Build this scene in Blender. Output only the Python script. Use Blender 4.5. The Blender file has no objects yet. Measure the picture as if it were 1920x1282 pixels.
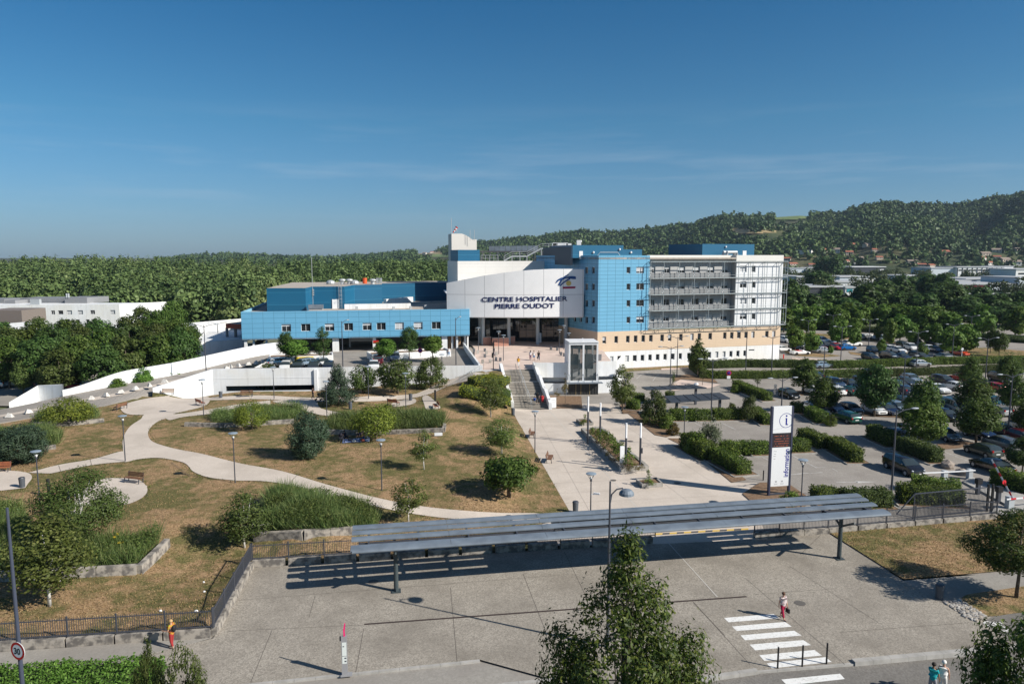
import bpy, bmesh, math, random
import numpy as np
from mathutils import Vector, Matrix
from mathutils.geometry import tessellate_polygon

SC = bpy.context.scene
COL = SC.collection
F_PX, CH = 1350.0, 22.0                      # focal length in photo pixels, camera height
PITCH = math.atan(163.0 / F_PX)
CP, SP = math.cos(PITCH), math.sin(PITCH)
E1, E2 = Vector((.984, .176, 0)), Vector((-.176, .984, 0))   # site axes
ROT = math.atan2(.176, .984)

# ---------------------------------------------------------------- surveying helpers
def ray(px, py):
    a, b = (px - 960) / F_PX, (641 - py) / F_PX
    return Vector((a, CP + b * SP, -SP + b * CP))
def G(px, py, z=0.0):
    d = ray(px, py); t = (z - CH) / d.z
    return Vector((d.x * t, d.y * t, z))
def ZT(y, py):
    k = (641 - py) / F_PX
    return CH + y * (k * CP - SP) / (CP + k * SP)
def depth(y, z): return y * CP - (z - CH) * SP
def XA(px, y, z=10.0): return (px - 960) / F_PX * depth(y, z)
def proj(x, y, z):
    d = depth(y, z); v = y * SP + (z - CH) * CP
    return 960 + F_PX * x / d, 641 - F_PX * v / d

def sstep(t):
    t = max(0., min(1., t)); return t * t * (3 - 2 * t)

# ---- park relief: control heights (photo-surveyed), inverse-distance weighted
_CTL = [(30,1180,.4),(200,1170,.4),(400,1150,.4),(437,905,1.1),(228,865,1.2),(72,940,.8),(0,1000,.7),(380,779,1.3),
 (613,781,1.2),(514,747,1.2),(691,747,1.45),(740,745,1.6),(800,745,1.8),(828,721,2.3),(905,698,3.8),(860,711,3.0),(885,745,2.0),(930,718,3.1),
 (935,765,1.2),(717,919,.8),(1000,962,.1),(780,980,.4),(470,1040,.4),(290,738,1.2),(0,795,1.0),(187,764,1.3),(350,738,1.2),
 (560,860,1.1),(640,820,1.1),(560,1000,.6),(300,1000,.8),(900,930,.5),(880,850,.9),(700,1030,.4),(900,1020,.4),(1180,1010,.3),
 (0,880,1.0),(-200,900,1.0),(-200,1100,.5),(-300,800,1.0),(760,820,1.3),(830,800,1.5),(450,735,1.2),(590,735,1.3),(240,735,1.5)]
_CX = np.array([[*G(a, b, z)] for a, b, z in _CTL])
_n = len(_CX); _D = np.hypot(_CX[:,None,0]-_CX[None,:,0], _CX[:,None,1]-_CX[None,:,1]); _A = np.zeros((_n+3,_n+3)); _A[:_n,:_n] = -_D-np.eye(_n)*3.; _A[:_n,_n] = 1; _A[:_n,_n+1:] = _CX[:,:2]/100; _A[_n:,:_n] = _A[:_n,_n:].T
_W = np.linalg.solve(_A, np.concatenate([_CX[:,2], [0,0,0]]))      # smooth radial interpolation of the relief
_ZE = [G(966, 775), G(1070, 962)]
PARK = None
def seg_d(x, y, a, b):
    ax, ay, bx, by = a[0], a[1], b[0], b[1]
    t = ((x-ax)*(bx-ax)+(y-ay)*(by-ay))/((bx-ax)**2+(by-ay)**2); t = max(0, min(1, t))
    return math.hypot(x-ax-t*(bx-ax), y-ay-t*(by-ay))
def inpoly(x, y, P):
    c = False; n = len(P)
    for i in range(n):
        x1, y1, x2, y2 = P[i][0], P[i][1], P[i-1][0], P[i-1][1]
        if (y1 > y) != (y2 > y) and x < (x2-x1)*(y-y1)/(y2-y1)+x1: c = not c
    return c
def T_park(x, y):
    z = float(-(_W[:_n]*np.hypot(_CX[:,0]-x, _CX[:,1]-y)).sum() + _W[_n] + (_W[_n+1]*x+_W[_n+2]*y)/100); z = max(.05, min(3.85, z))
    a, b = _ZE
    side = (b[0]-a[0])*(y-a[1])-(b[1]-a[1])*(x-a[0])      # positive east of the esplanade edge
    if side > 0: return 0.0
    return z * sstep(seg_d(x, y, a, b)/5.0)
def T(x, y):
    if PARK is not None and inpoly(x, y, PARK): return T_park(x, y)
    return 0.0
def P(px, py):
    if PARK is not None and px < 1085 and py > 690:
        hi = 4.2
        while hi > 0:                                       # first hit of the view ray on the relief
            lo = hi-.15; g = G(px, py, lo)
            if T(g.x, g.y) >= lo > 0:
                for _ in range(7):
                    mid = (lo+hi)/2; g = G(px, py, mid); lo, hi = (mid, hi) if T(g.x, g.y) >= mid else (lo, mid)
                return G(px, py, lo)
            hi = lo
        return G(px, py, 0.)
    z = 0.0
    for _ in range(25):
        g = G(px, py, z); z2 = T(g.x, g.y)
        if abs(z2-z) < .003: break
        z = z*.4 + z2*.6
    return Vector((g.x, g.y, z))

# ---------------------------------------------------------------- mesh builder
class MB:
    def __init__(s): s.v, s.f, s.m, s.uv = [], [], [], {}
    def add(s, vs, fs, m=0):
        o = len(s.v); s.v += [tuple(p) for p in vs]
        for f in fs: s.f.append(tuple(i+o for i in f)); s.m.append(m)
        return s
    def box(s, c, d, rz=0., m=0):
        cx, cy, cz = c; a, b, h = d[0]/2, d[1]/2, d[2]/2; co, si = math.cos(rz), math.sin(rz)
        vs = [(cx+co*x-si*y, cy+si*x+co*y, cz+z) for z in (-h, h) for x, y in ((-a,-b),(a,-b),(a,b),(-a,b))]
        return s.add(vs, [(0,3,2,1),(4,5,6,7),(0,1,5,4),(1,2,6,5),(2,3,7,6),(3,0,4,7)], m)
    def bar(s, p, q, w, h=None, m=0, up=(0,0,1)):
        p, q = Vector(p), Vector(q); d = (q-p); h = h or w
        if d.length < 1e-6: return s
        d.normalize(); u = Vector(up)
        if abs(d.dot(u)) > .98: u = Vector((1,0,0))
        r = d.cross(u).normalized(); u = r.cross(d)
        vs = [b + r*x*w/2 + u*y*h/2 for b in (p, q) for x, y in ((-1,-1),(1,-1),(1,1),(-1,1))]
        return s.add(vs, [(3,2,1,0),(4,5,6,7),(0,1,5,4),(1,2,6,5),(2,3,7,6),(3,0,4,7)], m)
    def tube(s, pts, rs, n=8, m=0, cap=True):
        pts = [Vector(p) for p in pts]
        if not isinstance(rs, (list, tuple)): rs = [rs]*len(pts)
        ring = []; prev = None
        for i, p in enumerate(pts):
            d = (pts[min(i+1, len(pts)-1)] - pts[max(i-1, 0)]).normalized()
            u = prev if prev is not None else (Vector((0,1,0)) if abs(d.y) < .9 else Vector((1,0,0)))
            r = d.cross(u)
            if r.length < 1e-4: r = d.cross(Vector((1,.3,.2)))
            r.normalize(); u = r.cross(d).normalized(); prev = u
            ring.append([p + (r*math.cos(t) + u*math.sin(t))*rs[i] for t in [2*math.pi*k/n for k in range(n)]])
        vs = [q for r in ring for q in r]; fs = []
        for i in range(len(pts)-1):
            for k in range(n):
                a, b = i*n+k, i*n+(k+1) % n
                fs.append((a, b, b+n, a+n))
        if cap: fs += [tuple(range(n))[::-1], tuple(range((len(pts)-1)*n, len(pts)*n))]
        return s.add(vs, fs, m)
    def cyl(s, c, r, h, n=12, m=0, r2=None):
        return s.tube([c, (c[0], c[1], c[2]+h)], [r, r if r2 is None else r2], n, m)
    def lathe(s, c, prof, n=12, m=0):
        vs, fs = [], []
        for r, z in prof: vs += [(c[0]+r*math.cos(2*math.pi*k/n), c[1]+r*math.sin(2*math.pi*k/n), c[2]+z) for k in range(n)]
        for i in range(len(prof)-1):
            for k in range(n): fs.append((i*n+k, i*n+(k+1)%n, (i+1)*n+(k+1)%n, (i+1)*n+k))
        fs += [tuple(range(n))[::-1], tuple(range((len(prof)-1)*n, len(prof)*n))]
        return s.add(vs, fs, m)
    def prism(s, poly, z0, z1, m=0, mtop=None):
        n = len(poly); A = sum(poly[i-1][0]*poly[i][1]-poly[i][0]*poly[i-1][1] for i in range(n))
        if A < 0: poly = poly[::-1]
        vs = [(p[0], p[1], z0) for p in poly] + [(p[0], p[1], z1) for p in poly]
        s.add(vs, [(i, (i+1) % n, (i+1) % n+n, i+n) for i in range(n)], m)
        tri = tessellate_polygon([[Vector((p[0], p[1], 0)) for p in poly]])
        top = []
        for t in tri:
            a, b, c = [Vector((poly[i][0], poly[i][1])) for i in t]
            t = t if (b-a).cross(c-a) > 0 else t[::-1]
            top.append(t)
        s.add([(p[0], p[1], z1) for p in poly], top, m if mtop is None else mtop)
        s.add([(p[0], p[1], z0) for p in poly], [t[::-1] for t in top], m)
        return s
    def disc(s, c, r, nrm, n=20, m=0, r2=None):
        nrm = Vector(nrm).normalized(); u = nrm.cross(Vector((0,0,1)))
        u = u.normalized() if u.length > 1e-3 else Vector((1,0,0)); w = u.cross(nrm) if False else nrm.cross(u)
        c = Vector(c); r2 = r2 or r
        return s.add([c + u*r*math.cos(2*math.pi*k/n) + w*r2*math.sin(2*math.pi*k/n) for k in range(n)], [tuple(range(n))], m)
    def sph(s, c, r, n=8, k=6, m=0):
        prof = [(max(1e-3, math.sin(math.pi*i/k))*r[0], -math.cos(math.pi*i/k)*r[2]) for i in range(k+1)]
        o = len(s.v); s.lathe((0,0,0), prof, n, m)
        for i in range(o, len(s.v)):
            x, y, z = s.v[i]; s.v[i] = (c[0]+x, c[1]+y*r[1]/r[0], c[2]+z)
        return s
    def mesh(s, name, mats, smooth=False):
        me = bpy.data.meshes.new(name); me.from_pydata(s.v, [], s.f)
        for m in (mats if isinstance(mats, (list, tuple)) else [mats]): me.materials.append(m)
        if any(s.m): me.polygons.foreach_set('material_index', s.m)
        if s.uv:
            ul = me.uv_layers.new(name='UVMap')
            for p in me.polygons:
                q = s.uv.get(p.index)
                if q:
                    for li, c in zip(p.loop_indices, q): ul.data[li].uv = c
        if smooth: me.polygons.foreach_set('use_smooth', [True]*len(me.polygons))
        me.update(); return me
    def build(s, name, mats, parent=None, smooth=False, loc=None):
        return link(name, s.mesh(name, mats, smooth), parent, loc)

def link(name, me, parent=None, loc=None):
    o = bpy.data.objects.new(name, me); COL.objects.link(o)
    if parent is not None: o.parent = parent
    if loc is not None: o.location = loc
    return o
def tag(o, label=None, cat=None, group=None, kind=None):
    if label: o['label'] = label
    if cat: o['category'] = cat
    if group: o['group'] = group
    if kind: o['kind'] = kind
    return o
def thing(name, label, cat, loc=(0,0,0), rz=0., group=None):
    o = bpy.data.objects.new(name, None); COL.objects.link(o); o.empty_display_size = .3
    o.location = loc; o.rotation_euler = (0, 0, rz)
    return tag(o, label, cat, group)
def struct(name, o): o['kind'] = 'structure'; return o
def copy_thing(root, loc, rz=None, label=None, group=None, scale=None):
    r = root.copy(); COL.objects.link(r); r.location = loc
    if rz is not None: r.rotation_euler = (0, 0, rz)
    if scale is not None: r.scale = scale
    if label: r['label'] = label
    if group: r['group'] = group
    def rec(a, b):
        for ch in list(a.children):
            c = ch.copy(); COL.objects.link(c); c.parent = b; rec(ch, c)
    rec(root, r); return r

# ---------------------------------------------------------------- materials
def newmat(name):
    m = bpy.data.materials.new(name); m.use_nodes = True
    nt = m.node_tree; b = nt.nodes['Principled BSDF']; return m, nt, b
def nd(nt, t, **kw):
    n = nt.nodes.new(t)
    for k, v in kw.items():
        if k in n.inputs.keys(): n.inputs[k].default_value = v
        else: setattr(n, k, v)
    return n
def C4(c): return (c[0], c[1], c[2], 1.0)
def pos(nt, obj=False):
    if obj: return nd(nt, 'ShaderNodeTexCoord').outputs['Object']
    return nd(nt, 'ShaderNodeNewGeometry').outputs['Position']
def noise(nt, vec, scale, detail=3, rough=.55):
    n = nd(nt, 'ShaderNodeTexNoise', Scale=scale, Detail=detail, Roughness=rough); nt.links.new(vec, n.inputs['Vector']); return n.outputs['Fac']
def ramp(nt, fac, stops):
    r = nd(nt, 'ShaderNodeValToRGB'); e = r.color_ramp.elements
    while len(e) < len(stops): e.new(.5)
    for i, (p, c) in enumerate(stops):
        e[i].position = p; e[i].color = C4(c) if isinstance(c, (tuple, list)) else (c, c, c, 1)
    nt.links.new(fac, r.inputs['Fac']); return r.outputs['Color']
def mix(nt, fac, a, b, mode='MIX'):
    n = nd(nt, 'ShaderNodeMix', data_type='RGBA', blend_type=mode)
    for s, v in ((n.inputs[0], fac), (n.inputs[6], a), (n.inputs[7], b)):
        if hasattr(v, 'is_linked'): nt.links.new(v, s)
        else: s.default_value = C4(v) if isinstance(v, (tuple, list)) else v
    return n.outputs[2]
def bump(nt, b, fac, strength=.3, dist=.05):
    n = nd(nt, 'ShaderNodeBump', Strength=strength, Distance=dist); nt.links.new(fac, n.inputs['Height']); nt.links.new(n.outputs[0], b.inputs['Normal'])
def mat(name, c, rough=.6, c2=None, scale=1.0, spec=.3, metal=0., bmp=0., obj=False, lo=.35, hi=.65, c3=None, scale3=.15):
    m, nt, b = newmat(name)
    b.inputs['Roughness'].default_value = rough; b.inputs['Metallic'].default_value = metal
    b.inputs['Specular IOR Level'].default_value = spec; b.inputs['Base Color'].default_value = C4(c)
    if c2:
        p = pos(nt, obj); n = noise(nt, p, scale, 4)
        col = ramp(nt, n, [(lo, c), (hi, c2)])
        if c3: col = mix(nt, ramp(nt, noise(nt, p, scale3, 3), [(.45, 0.), (.62, 1.)]), col, c3)
        nt.links.new(col, b.inputs['Base Color'])
        if bmp: bump(nt, b, n, bmp)
    return m
def gridmat(name, c, pw, ph, line=(.05,.1,.14), lw=.06, rough=.45, ou=0., oz=0., vary=.06, brick=False, spec=.35):
    """Cladding panels: joints from the facade's own metre coordinates (UV)."""
    m, nt, b = newmat(name); b.inputs['Roughness'].default_value = rough; b.inputs['Specular IOR Level'].default_value = spec
    uv = nd(nt, 'ShaderNodeTexCoord').outputs['UV']
    t = nd(nt, 'ShaderNodeTexBrick'); t.offset = .5 if brick else 0.; t.squash = 1.
    mp = nd(nt, 'ShaderNodeMapping'); mp.inputs['Location'].default_value = (ou, oz, 0)
    nt.links.new(uv, mp.inputs['Vector']); nt.links.new(mp.outputs[0], t.inputs['Vector'])
    t.inputs['Scale'].default_value = 1.; t.inputs['Mortar Size'].default_value = lw/2; t.inputs['Mortar Smooth'].default_value = .1
    t.inputs['Brick Width'].default_value = pw; t.inputs['Row Height'].default_value = ph
    k = 1-vary
    t.inputs['Color1'].default_value = C4(c); t.inputs['Color2'].default_value = C4([x*k for x in c]); t.inputs['Mortar'].default_value = C4(line)
    n = noise(nt, pos(nt), .6, 4)
    col = mix(nt, ramp(nt, n, [(.3, .0), (.8, .22)]), t.outputs['Color'], [x*.72 for x in c])
    nt.links.new(col, b.inputs['Base Color']); return m
def leafmat(name, a, b2, c=None, trans=.33, rough=.55, scale=.5, spec=.2, scale2=0.):
    a, b2, c = [tuple(x*k for x, k in zip(q, (1.20,1.14,1.02))) if q else q for q in (a, b2, c)]
    m, nt, b = newmat(name)
    rnd = nd(nt, 'ShaderNodeNewGeometry').outputs['Random Per Island']
    col = ramp(nt, rnd, [(0., a), (.55, b2), (1., c or [min(1, x*1.5) for x in b2])])
    oi = nd(nt, 'ShaderNodeObjectInfo').outputs['Random']
    n = noise(nt, pos(nt), scale, 2)
    col = mix(nt, ramp(nt, n, [(.35, 0.), (.7, .55)]), col, a)
    if scale2: col = mix(nt, ramp(nt, noise(nt, pos(nt), scale2, 4, .6), [(.42, 0.), (.66, .6)]), col, [x*1.25 for x in (c or b2)])
    hs = nd(nt, 'ShaderNodeHueSaturation'); nt.links.new(col, hs.inputs['Color'])
    mr = nd(nt, 'ShaderNodeMapRange'); mr.inputs[3].default_value = .78; mr.inputs[4].default_value = 1.2; nt.links.new(oi, mr.inputs[0]); nt.links.new(mr.outputs[0], hs.inputs['Value'])
    mh = nd(nt, 'ShaderNodeMapRange'); mh.inputs[3].default_value = .485; mh.inputs[4].default_value = .515; nt.links.new(oi, mh.inputs[0]); nt.links.new(mh.outputs[0], hs.inputs['Hue'])
    col = hs.outputs[0]
    nt.links.new(col, b.inputs['Base Color']); b.inputs['Roughness'].default_value = rough; b.inputs['Specular IOR Level'].default_value = spec
    tr = nd(nt, 'ShaderNodeBsdfTranslucent'); nt.links.new(col, tr.inputs['Color'])
    ms = nd(nt, 'ShaderNodeMixShader'); ms.inputs[0].default_value = trans
    out = nt.nodes['Material Output']
    nt.links.new(b.outputs[0], ms.inputs[1]); nt.links.new(tr.outputs[0], ms.inputs[2]); nt.links.new(ms.outputs[0], out.inputs['Surface'])
    return m
def glassmat(name, c=(.02,.025,.03), rough=.04, spec=.6):
    m, nt, b = newmat(name); b.inputs['Base Color'].default_value = C4(c); b.inputs['Roughness'].default_value = rough
    b.inputs['Specular IOR Level'].default_value = spec; return m
def emit(name, c, s=1.):
    m, nt, b = newmat(name); b.inputs['Base Color'].default_value = C4(c); b.inputs['Emission Color'].default_value = C4(c); b.inputs['Emission Strength'].default_value = s; return m

def lawnmat():
    m, nt, b = newmat('dry_lawn'); p = pos(nt)
    big = noise(nt, p, .14, 5, .6); mid = noise(nt, p, .9, 4, .6); fine = noise(nt, p, 7., 4, .75)
    dry = mix(nt, ramp(nt, fine, [(.35, 0.), (.65, 1.)]), (.16,.10,.052), (.47,.32,.185))
    grn = mix(nt, ramp(nt, fine, [(.35, 0.), (.65, 1.)]), (.045,.058,.018), (.16,.16,.06))
    a = nd(nt, 'ShaderNodeMath', operation='MULTIPLY_ADD'); nt.links.new(mid, a.inputs[0]); a.inputs[1].default_value = .8; nt.links.new(big, a.inputs[2])
    col = mix(nt, ramp(nt, a.outputs[0], [(.80, 0.), (1.0, .85)]), dry, grn)
    bald = ramp(nt, noise(nt, p, .32, 4), [(.60, 0.), (.72, .6)])
    col = mix(nt, bald, col, (.36,.235,.135))
    col = mix(nt, ramp(nt, noise(nt, p, 2.6, 4, .7), [(.5, 0.), (.68, .5)]), col, (.11,.085,.045))
    nt.links.new(col, b.inputs['Base Color']); b.inputs['Roughness'].default_value = .95; b.inputs['Specular IOR Level'].default_value = .05
    bump(nt, b, fine, .8, .12); return m
def aggmat(name, c1, c2, c3, sp=(.22,.2,.18), vs=9.):
    """exposed-aggregate / tarmac: fine speckle, broad stains"""
    m, nt, b = newmat(name); p = pos(nt)
    v = nd(nt, 'ShaderNodeTexVoronoi', Scale=vs); nt.links.new(p, v.inputs['Vector'])
    s = ramp(nt, v.outputs['Color'], [(.15, c1), (.85, c2)])
    s = mix(nt, ramp(nt, noise(nt, p, 30., 2), [(.45, 0.), (.75, .5)]), s, sp)
    s = mix(nt, ramp(nt, noise(nt, p, .25, 5, .6), [(.42, 0.), (.72, .8)]), s, c3)
    s = mix(nt, ramp(nt, noise(nt, p, 1.6, 4, .65), [(.55, 0.), (.75, .35)]), s, c3)
    nt.links.new(s, b.inputs['Base Color']); b.inputs['Roughness'].default_value = .9; b.inputs['Specular IOR Level'].default_value = .12
    return m

WHITE = mat('white_render', (.78,.79,.80), .6, (.68,.70,.72), .5, c3=(.72,.72,.70), scale3=.2)
def streaks(m):                                            # rain streaks running down the render
    nt = m.node_tree; b = nt.nodes['Principled BSDF']; src = b.inputs['Base Color'].links[0].from_socket
    mp = nd(nt, 'ShaderNodeMapping'); mp.inputs['Scale'].default_value = (1.6,1.6,.12); nt.links.new(pos(nt), mp.inputs[0])
    nt.links.new(mix(nt, ramp(nt, noise(nt, mp.outputs[0], 1.3, 5, .7), [(.48, 0.), (.78, .55)]), src, (.47,.455,.43)), b.inputs['Base Color'])
streaks(WHITE)
WHITE2 = mat('white_metal', (.75,.76,.77), .4)
LAWN = lawnmat()
AGG = aggmat('exposed_aggregate', (.20,.18,.154), (.375,.342,.292), (.185,.166,.14), (.46,.42,.36), 14.)
CONC = aggmat('brushed_concrete', (.52,.455,.39), (.61,.54,.47), (.42,.365,.31), (.44,.385,.33), 14.)
CONC2 = mat('cast_concrete', (.42,.40,.37), .85, (.30,.28,.25), 1.3, c3=(.2,.19,.17), scale3=.7)
CSTAIN = mat('stained_concrete', (.34,.31,.27), .9, (.13,.12,.11), 2.2, lo=.42, hi=.6)
ASPH = aggmat('worn_asphalt', (.27,.247,.222), (.36,.333,.30), (.215,.195,.175), (.20,.185,.165), 12.)
ASPHD = aggmat('road_asphalt', (.165,.155,.142), (.235,.222,.204), (.13,.122,.112), (.11,.105,.095), 12.)
STRIP = aggmat('layby_concrete', (.27,.255,.23), (.33,.31,.28), (.23,.21,.19), (.2,.19,.17))
PINK = mat('pink_paving', (.58,.45,.38), .85, (.66,.53,.46), .8, c3=(.52,.42,.36))
KERB = mat('kerb_stone', (.40,.385,.36), .85, (.30,.29,.27), 1.5)
PAINT = mat('road_paint', (.72,.72,.70), .7, (.55,.54,.52), 3.)
PAINTW = mat('worn_paint', (.55,.54,.52), .8, (.36,.345,.32), 2.)
STEEL = mat('dark_steel', (.055,.06,.075), .45, spec=.4)
STEELB = mat('blue_grey_steel', (.175,.21,.25), .42, (.125,.15,.18), .9, spec=.5)
GALV = mat('galvanised', (.45,.47,.48), .45, metal=.3)
BLACK = mat('black_plastic', (.02,.02,.022), .5)
RUBBER = mat('tyre_rubber', (.018,.018,.018), .8)
RIM = mat('alloy', (.5,.5,.52), .35, metal=.6)
GLASS = glassmat('window_glass')
GLASSD = glassmat('entrance_glass', (.012,.016,.02), .03, .7)
BLIND = mat('roller_blind', (.50,.51,.52), .6)
FRAME = mat('window_frame', (.78,.79,.80), .5)
SOIL = mat('bark_mulch', (.14,.085,.05), .95, (.24,.16,.10), 4.)
WOOD = mat('bench_wood', (.20,.10,.055), .6, (.14,.07,.04), 3.)
WOODR = mat('bench_wood_red', (.36,.13,.06), .6, (.26,.09,.05), 3.)
BARK = mat('bark', (.10,.08,.06), .95, (.17,.14,.11), 3.)
def birchmat():
    m, nt, b = newmat('birch_bark'); p = pos(nt, True); mp = nd(nt, 'ShaderNodeMapping'); mp.inputs['Scale'].default_value = (1,1,4)
    nt.links.new(p, mp.inputs[0]); col = ramp(nt, noise(nt, mp.outputs[0], 3., 3), [(.36, (.08,.07,.06)), (.44, (.75,.73,.70))])
    nt.links.new(col, b.inputs['Base Color']); b.inputs['Roughness'].default_value = .8; return m
BIRCH = birchmat()

# ---------------------------------------------------------------- draped ground sheets
def cr(pts, k=6, closed=False):
    """Catmull-Rom through 2-tuples; duplicate a point to get a sharp corner."""
    out = []; n = len(pts)
    for i in range(n if closed else n-1):
        p0, p1, p2, p3 = [pts[(j) % n] if closed else pts[max(0, min(n-1, j))] for j in (i-1, i, i+1, i+2)]
        for s in range(k):
            t = s/k
            out.append(tuple(.5*((2*b)+(-a+c)*t+(2*a-5*b+4*c-d)*t*t+(-a+3*b-3*c+d)*t**3) for a, b, c, d in zip(p0, p1, p2, p3)))
    if not closed: out.append(pts[-1])
    return out
def drape(name, poly, zoff, material, cell=2.0, zf=None, skirt=0.):
    zf = zf or T
    pp = []
    for p in poly:
        if not pp or math.hypot(p[0]-pp[-1][0], p[1]-pp[-1][1]) > .03: pp.append((p[0], p[1]))
    if math.hypot(pp[0][0]-pp[-1][0], pp[0][1]-pp[-1][1]) < .03: pp.pop()
    poly = pp
    bm = bmesh.new(); vs = [bm.verts.new((p[0], p[1], 0)) for p in poly]
    tri = tessellate_polygon([[Vector((p[0], p[1], 0)) for p in poly]])
    for t in tri:
        try: bm.faces.new([vs[i] for i in t])
        except ValueError: pass
    if cell:
        xs = [p[0] for p in poly]; ys = [p[1] for p in poly]
        for ax, lo, hi in ((0, min(xs), max(xs)), (1, min(ys), max(ys))):
            k = math.ceil(lo/cell)
            while k*cell < hi:
                co = [0,0,0]; no = [0,0,0]; co[ax] = k*cell; no[ax] = 1
                bmesh.ops.bisect_plane(bm, geom=bm.verts[:]+bm.edges[:]+bm.faces[:], plane_co=co, plane_no=no, dist=1e-4); k += 1
    for v in bm.verts: v.co.z = zf(v.co.x, v.co.y) + zoff
    bm.normal_update()
    for f in bm.faces:
        if f.normal.z < 0: f.normal_flip()
    me = bpy.data.meshes.new(name); bm.to_mesh(me); bm.free(); me.materials.append(material)
    return struct(name, link(name, me))
def wp(pts, f=None): return [(q.x, q.y) for q in [(f or P)(*p) for p in pts]]
def text_mesh(s, size=1., offset=0., extrude=0., align='LEFT', sx=1., space=1.):
    cu = bpy.data.curves.new('t', 'FONT'); cu.body = s; cu.size = size; cu.offset = offset; cu.extrude = extrude; cu.align_x = align; cu.space_character = space
    o = bpy.data.objects.new('t', cu); COL.objects.link(o); bpy.context.view_layer.update()
    me = bpy.data.meshes.new_from_object(o.evaluated_get(bpy.context.evaluated_depsgraph_get()))
    vs = [(v.co.x*sx, v.co.y, v.co.z) for v in me.vertices]; fs = [tuple(p.vertices) for p in me.polygons]
    bpy.data.objects.remove(o); bpy.data.curves.remove(cu); bpy.data.meshes.remove(me); return vs, fs
def place_text(mb, s, origin, ux, uz, size, m=0, offset=0., extrude=.01, align='LEFT', sx=1., space=1.):
    vs, fs = text_mesh(s, size, offset, extrude, align, sx, space); ux, uz, o = Vector(ux), Vector(uz), Vector(origin); n = ux.cross(uz)
    mb.add([o + ux*a + uz*b + n*c for a, b, c in vs], fs, m)
# ---------------------------------------------------------------- camera, sky, sun
cam = bpy.data.cameras.new('camera'); cam.sensor_width = 36.; cam.lens = 36.*F_PX/1920; cam.clip_end = 12000; cam.clip_start = .5
co = bpy.data.objects.new('camera', cam); COL.objects.link(co); co.location = (0, 0, CH); co.rotation_euler = (math.pi/2 - PITCH, 0, 0)
SC.camera = co
SUN_EL, SUN_AZ = math.radians(33.), math.atan2(.92, -.39)     # azimuth clockwise from +Y
w = bpy.data.worlds.new('World'); SC.world = w; w.use_nodes = True; nt = w.node_tree
bg = nt.nodes['Background']; bg.inputs['Strength'].default_value = .064
sky = nd(nt, 'ShaderNodeTexSky', sky_type='NISHITA', sun_disc=False, sun_elevation=SUN_EL, sun_rotation=SUN_AZ, altitude=200., air_density=1.0, dust_density=.5, ozone_density=2.2)
# thin cirrus streaks low in the sky
tc = nd(nt, 'ShaderNodeTexCoord').outputs['Generated']
mp = nd(nt, 'ShaderNodeMapping'); mp.inputs['Scale'].default_value = (2.2, 2.2, 26.); mp.inputs['Rotation'].default_value = (.0, .05, .2)
nt.links.new(tc, mp.inputs[0]); cn = noise(nt, mp.outputs[0], 1.7, 5, .55)
sep = nd(nt, 'ShaderNodeSeparateXYZ'); nt.links.new(tc, sep.inputs[0])
band = ramp(nt, sep.outputs['Z'], [(.04, 0.), (.09, 1.), (.13, .6), (.20, 0.)])
cf = nd(nt, 'ShaderNodeMath', operation='MULTIPLY'); nt.links.new(ramp(nt, cn, [(.5, 0.), (.8, .35)]), cf.inputs[0]); nt.links.new(band, cf.inputs[1])
hs = nd(nt, 'ShaderNodeHueSaturation'); hs.inputs['Saturation'].default_value = .92; nt.links.new(sky.outputs[0], hs.inputs['Color'])
tint = ramp(nt, sep.outputs['Z'], [(.0, (.46,.66,1.0)), (.06, (.43,.70,1.0)), (.17, (.30,.71,.95)), (.34, (.135,.60,.92)), (.5, (.42,.70,.92)), (1., (.80,.86,.92))])
col = mix(nt, 1., hs.outputs[0], tint, 'MULTIPLY')
col = mix(nt, cf.outputs[0], col, (6., 7., 8.)); nt.links.new(col, bg.inputs['Color'])
sl = bpy.data.lights.new('sun', 'SUN'); sl.energy = 5.0; sl.angle = math.radians(.53); sl.color = (1., .94, .85)
so = bpy.data.objects.new('sun', sl); COL.objects.link(so)
sd = Vector((.92*math.cos(SUN_EL), -.39*math.cos(SUN_EL), math.sin(SUN_EL))).normalized()
so.rotation_euler = sd.to_track_quat('Z', 'Y').to_euler(); so.location = (60, -40, 80)
vs_ = SC.view_settings; vs_.view_transform = 'Standard'; vs_.look = 'None'; vs_.exposure = .48; vs_.gamma = 1.
SC.cycles.max_bounces = 6; SC.cycles.diffuse_bounces = 3; SC.cycles.transparent_max_bounces = 8
SC.cycles.use_adaptive_sampling = True; SC.cycles.use_denoising = True; SC.render.use_persistent_data = False
# ---------------------------------------------------------------- park outline (metres, surveyed at known heights)
_pk = [(-1100,1275,.4),(-300,1225,.4),(0,1203,.4),(398,1178,.4),(470,1050,.4),(1000,1020,.35),(1012,984,0),(1070,962,0),(966,775,0),(960,766,0),(942,694,3.8),(905,696,3.8),
       (840,714,2.4),(400,737,1.2),(287,742,1.2),(187,764,1.3),(0,793,1.0),(-320,840,.8),(-1100,960,.6)]
PARK = [(q.x, q.y) for q in [G(*p) for p in _pk]]
DP = {}
# base ground to the horizon
gm, gnt, gb = newmat('valley_ground'); gp = pos(gnt)
gc = ramp(gnt, noise(gnt, gp, .02, 5, .6), [(.35, (.06,.08,.03)), (.5, (.10,.115,.05)), (.62, (.17,.16,.10)), (.75, (.08,.095,.04))])
gnt.links.new(gc, gb.inputs['Base Color']); gb.inputs['Roughness'].default_value = .95
b = MB(); R = 5200
b.add([(-R,-400,-.3),(R,-400,-.3),(R,R,-.3),(-R,R,-.3)], [(0,1,2,3)]); struct('ground', b.build('ground', gm))
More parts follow.
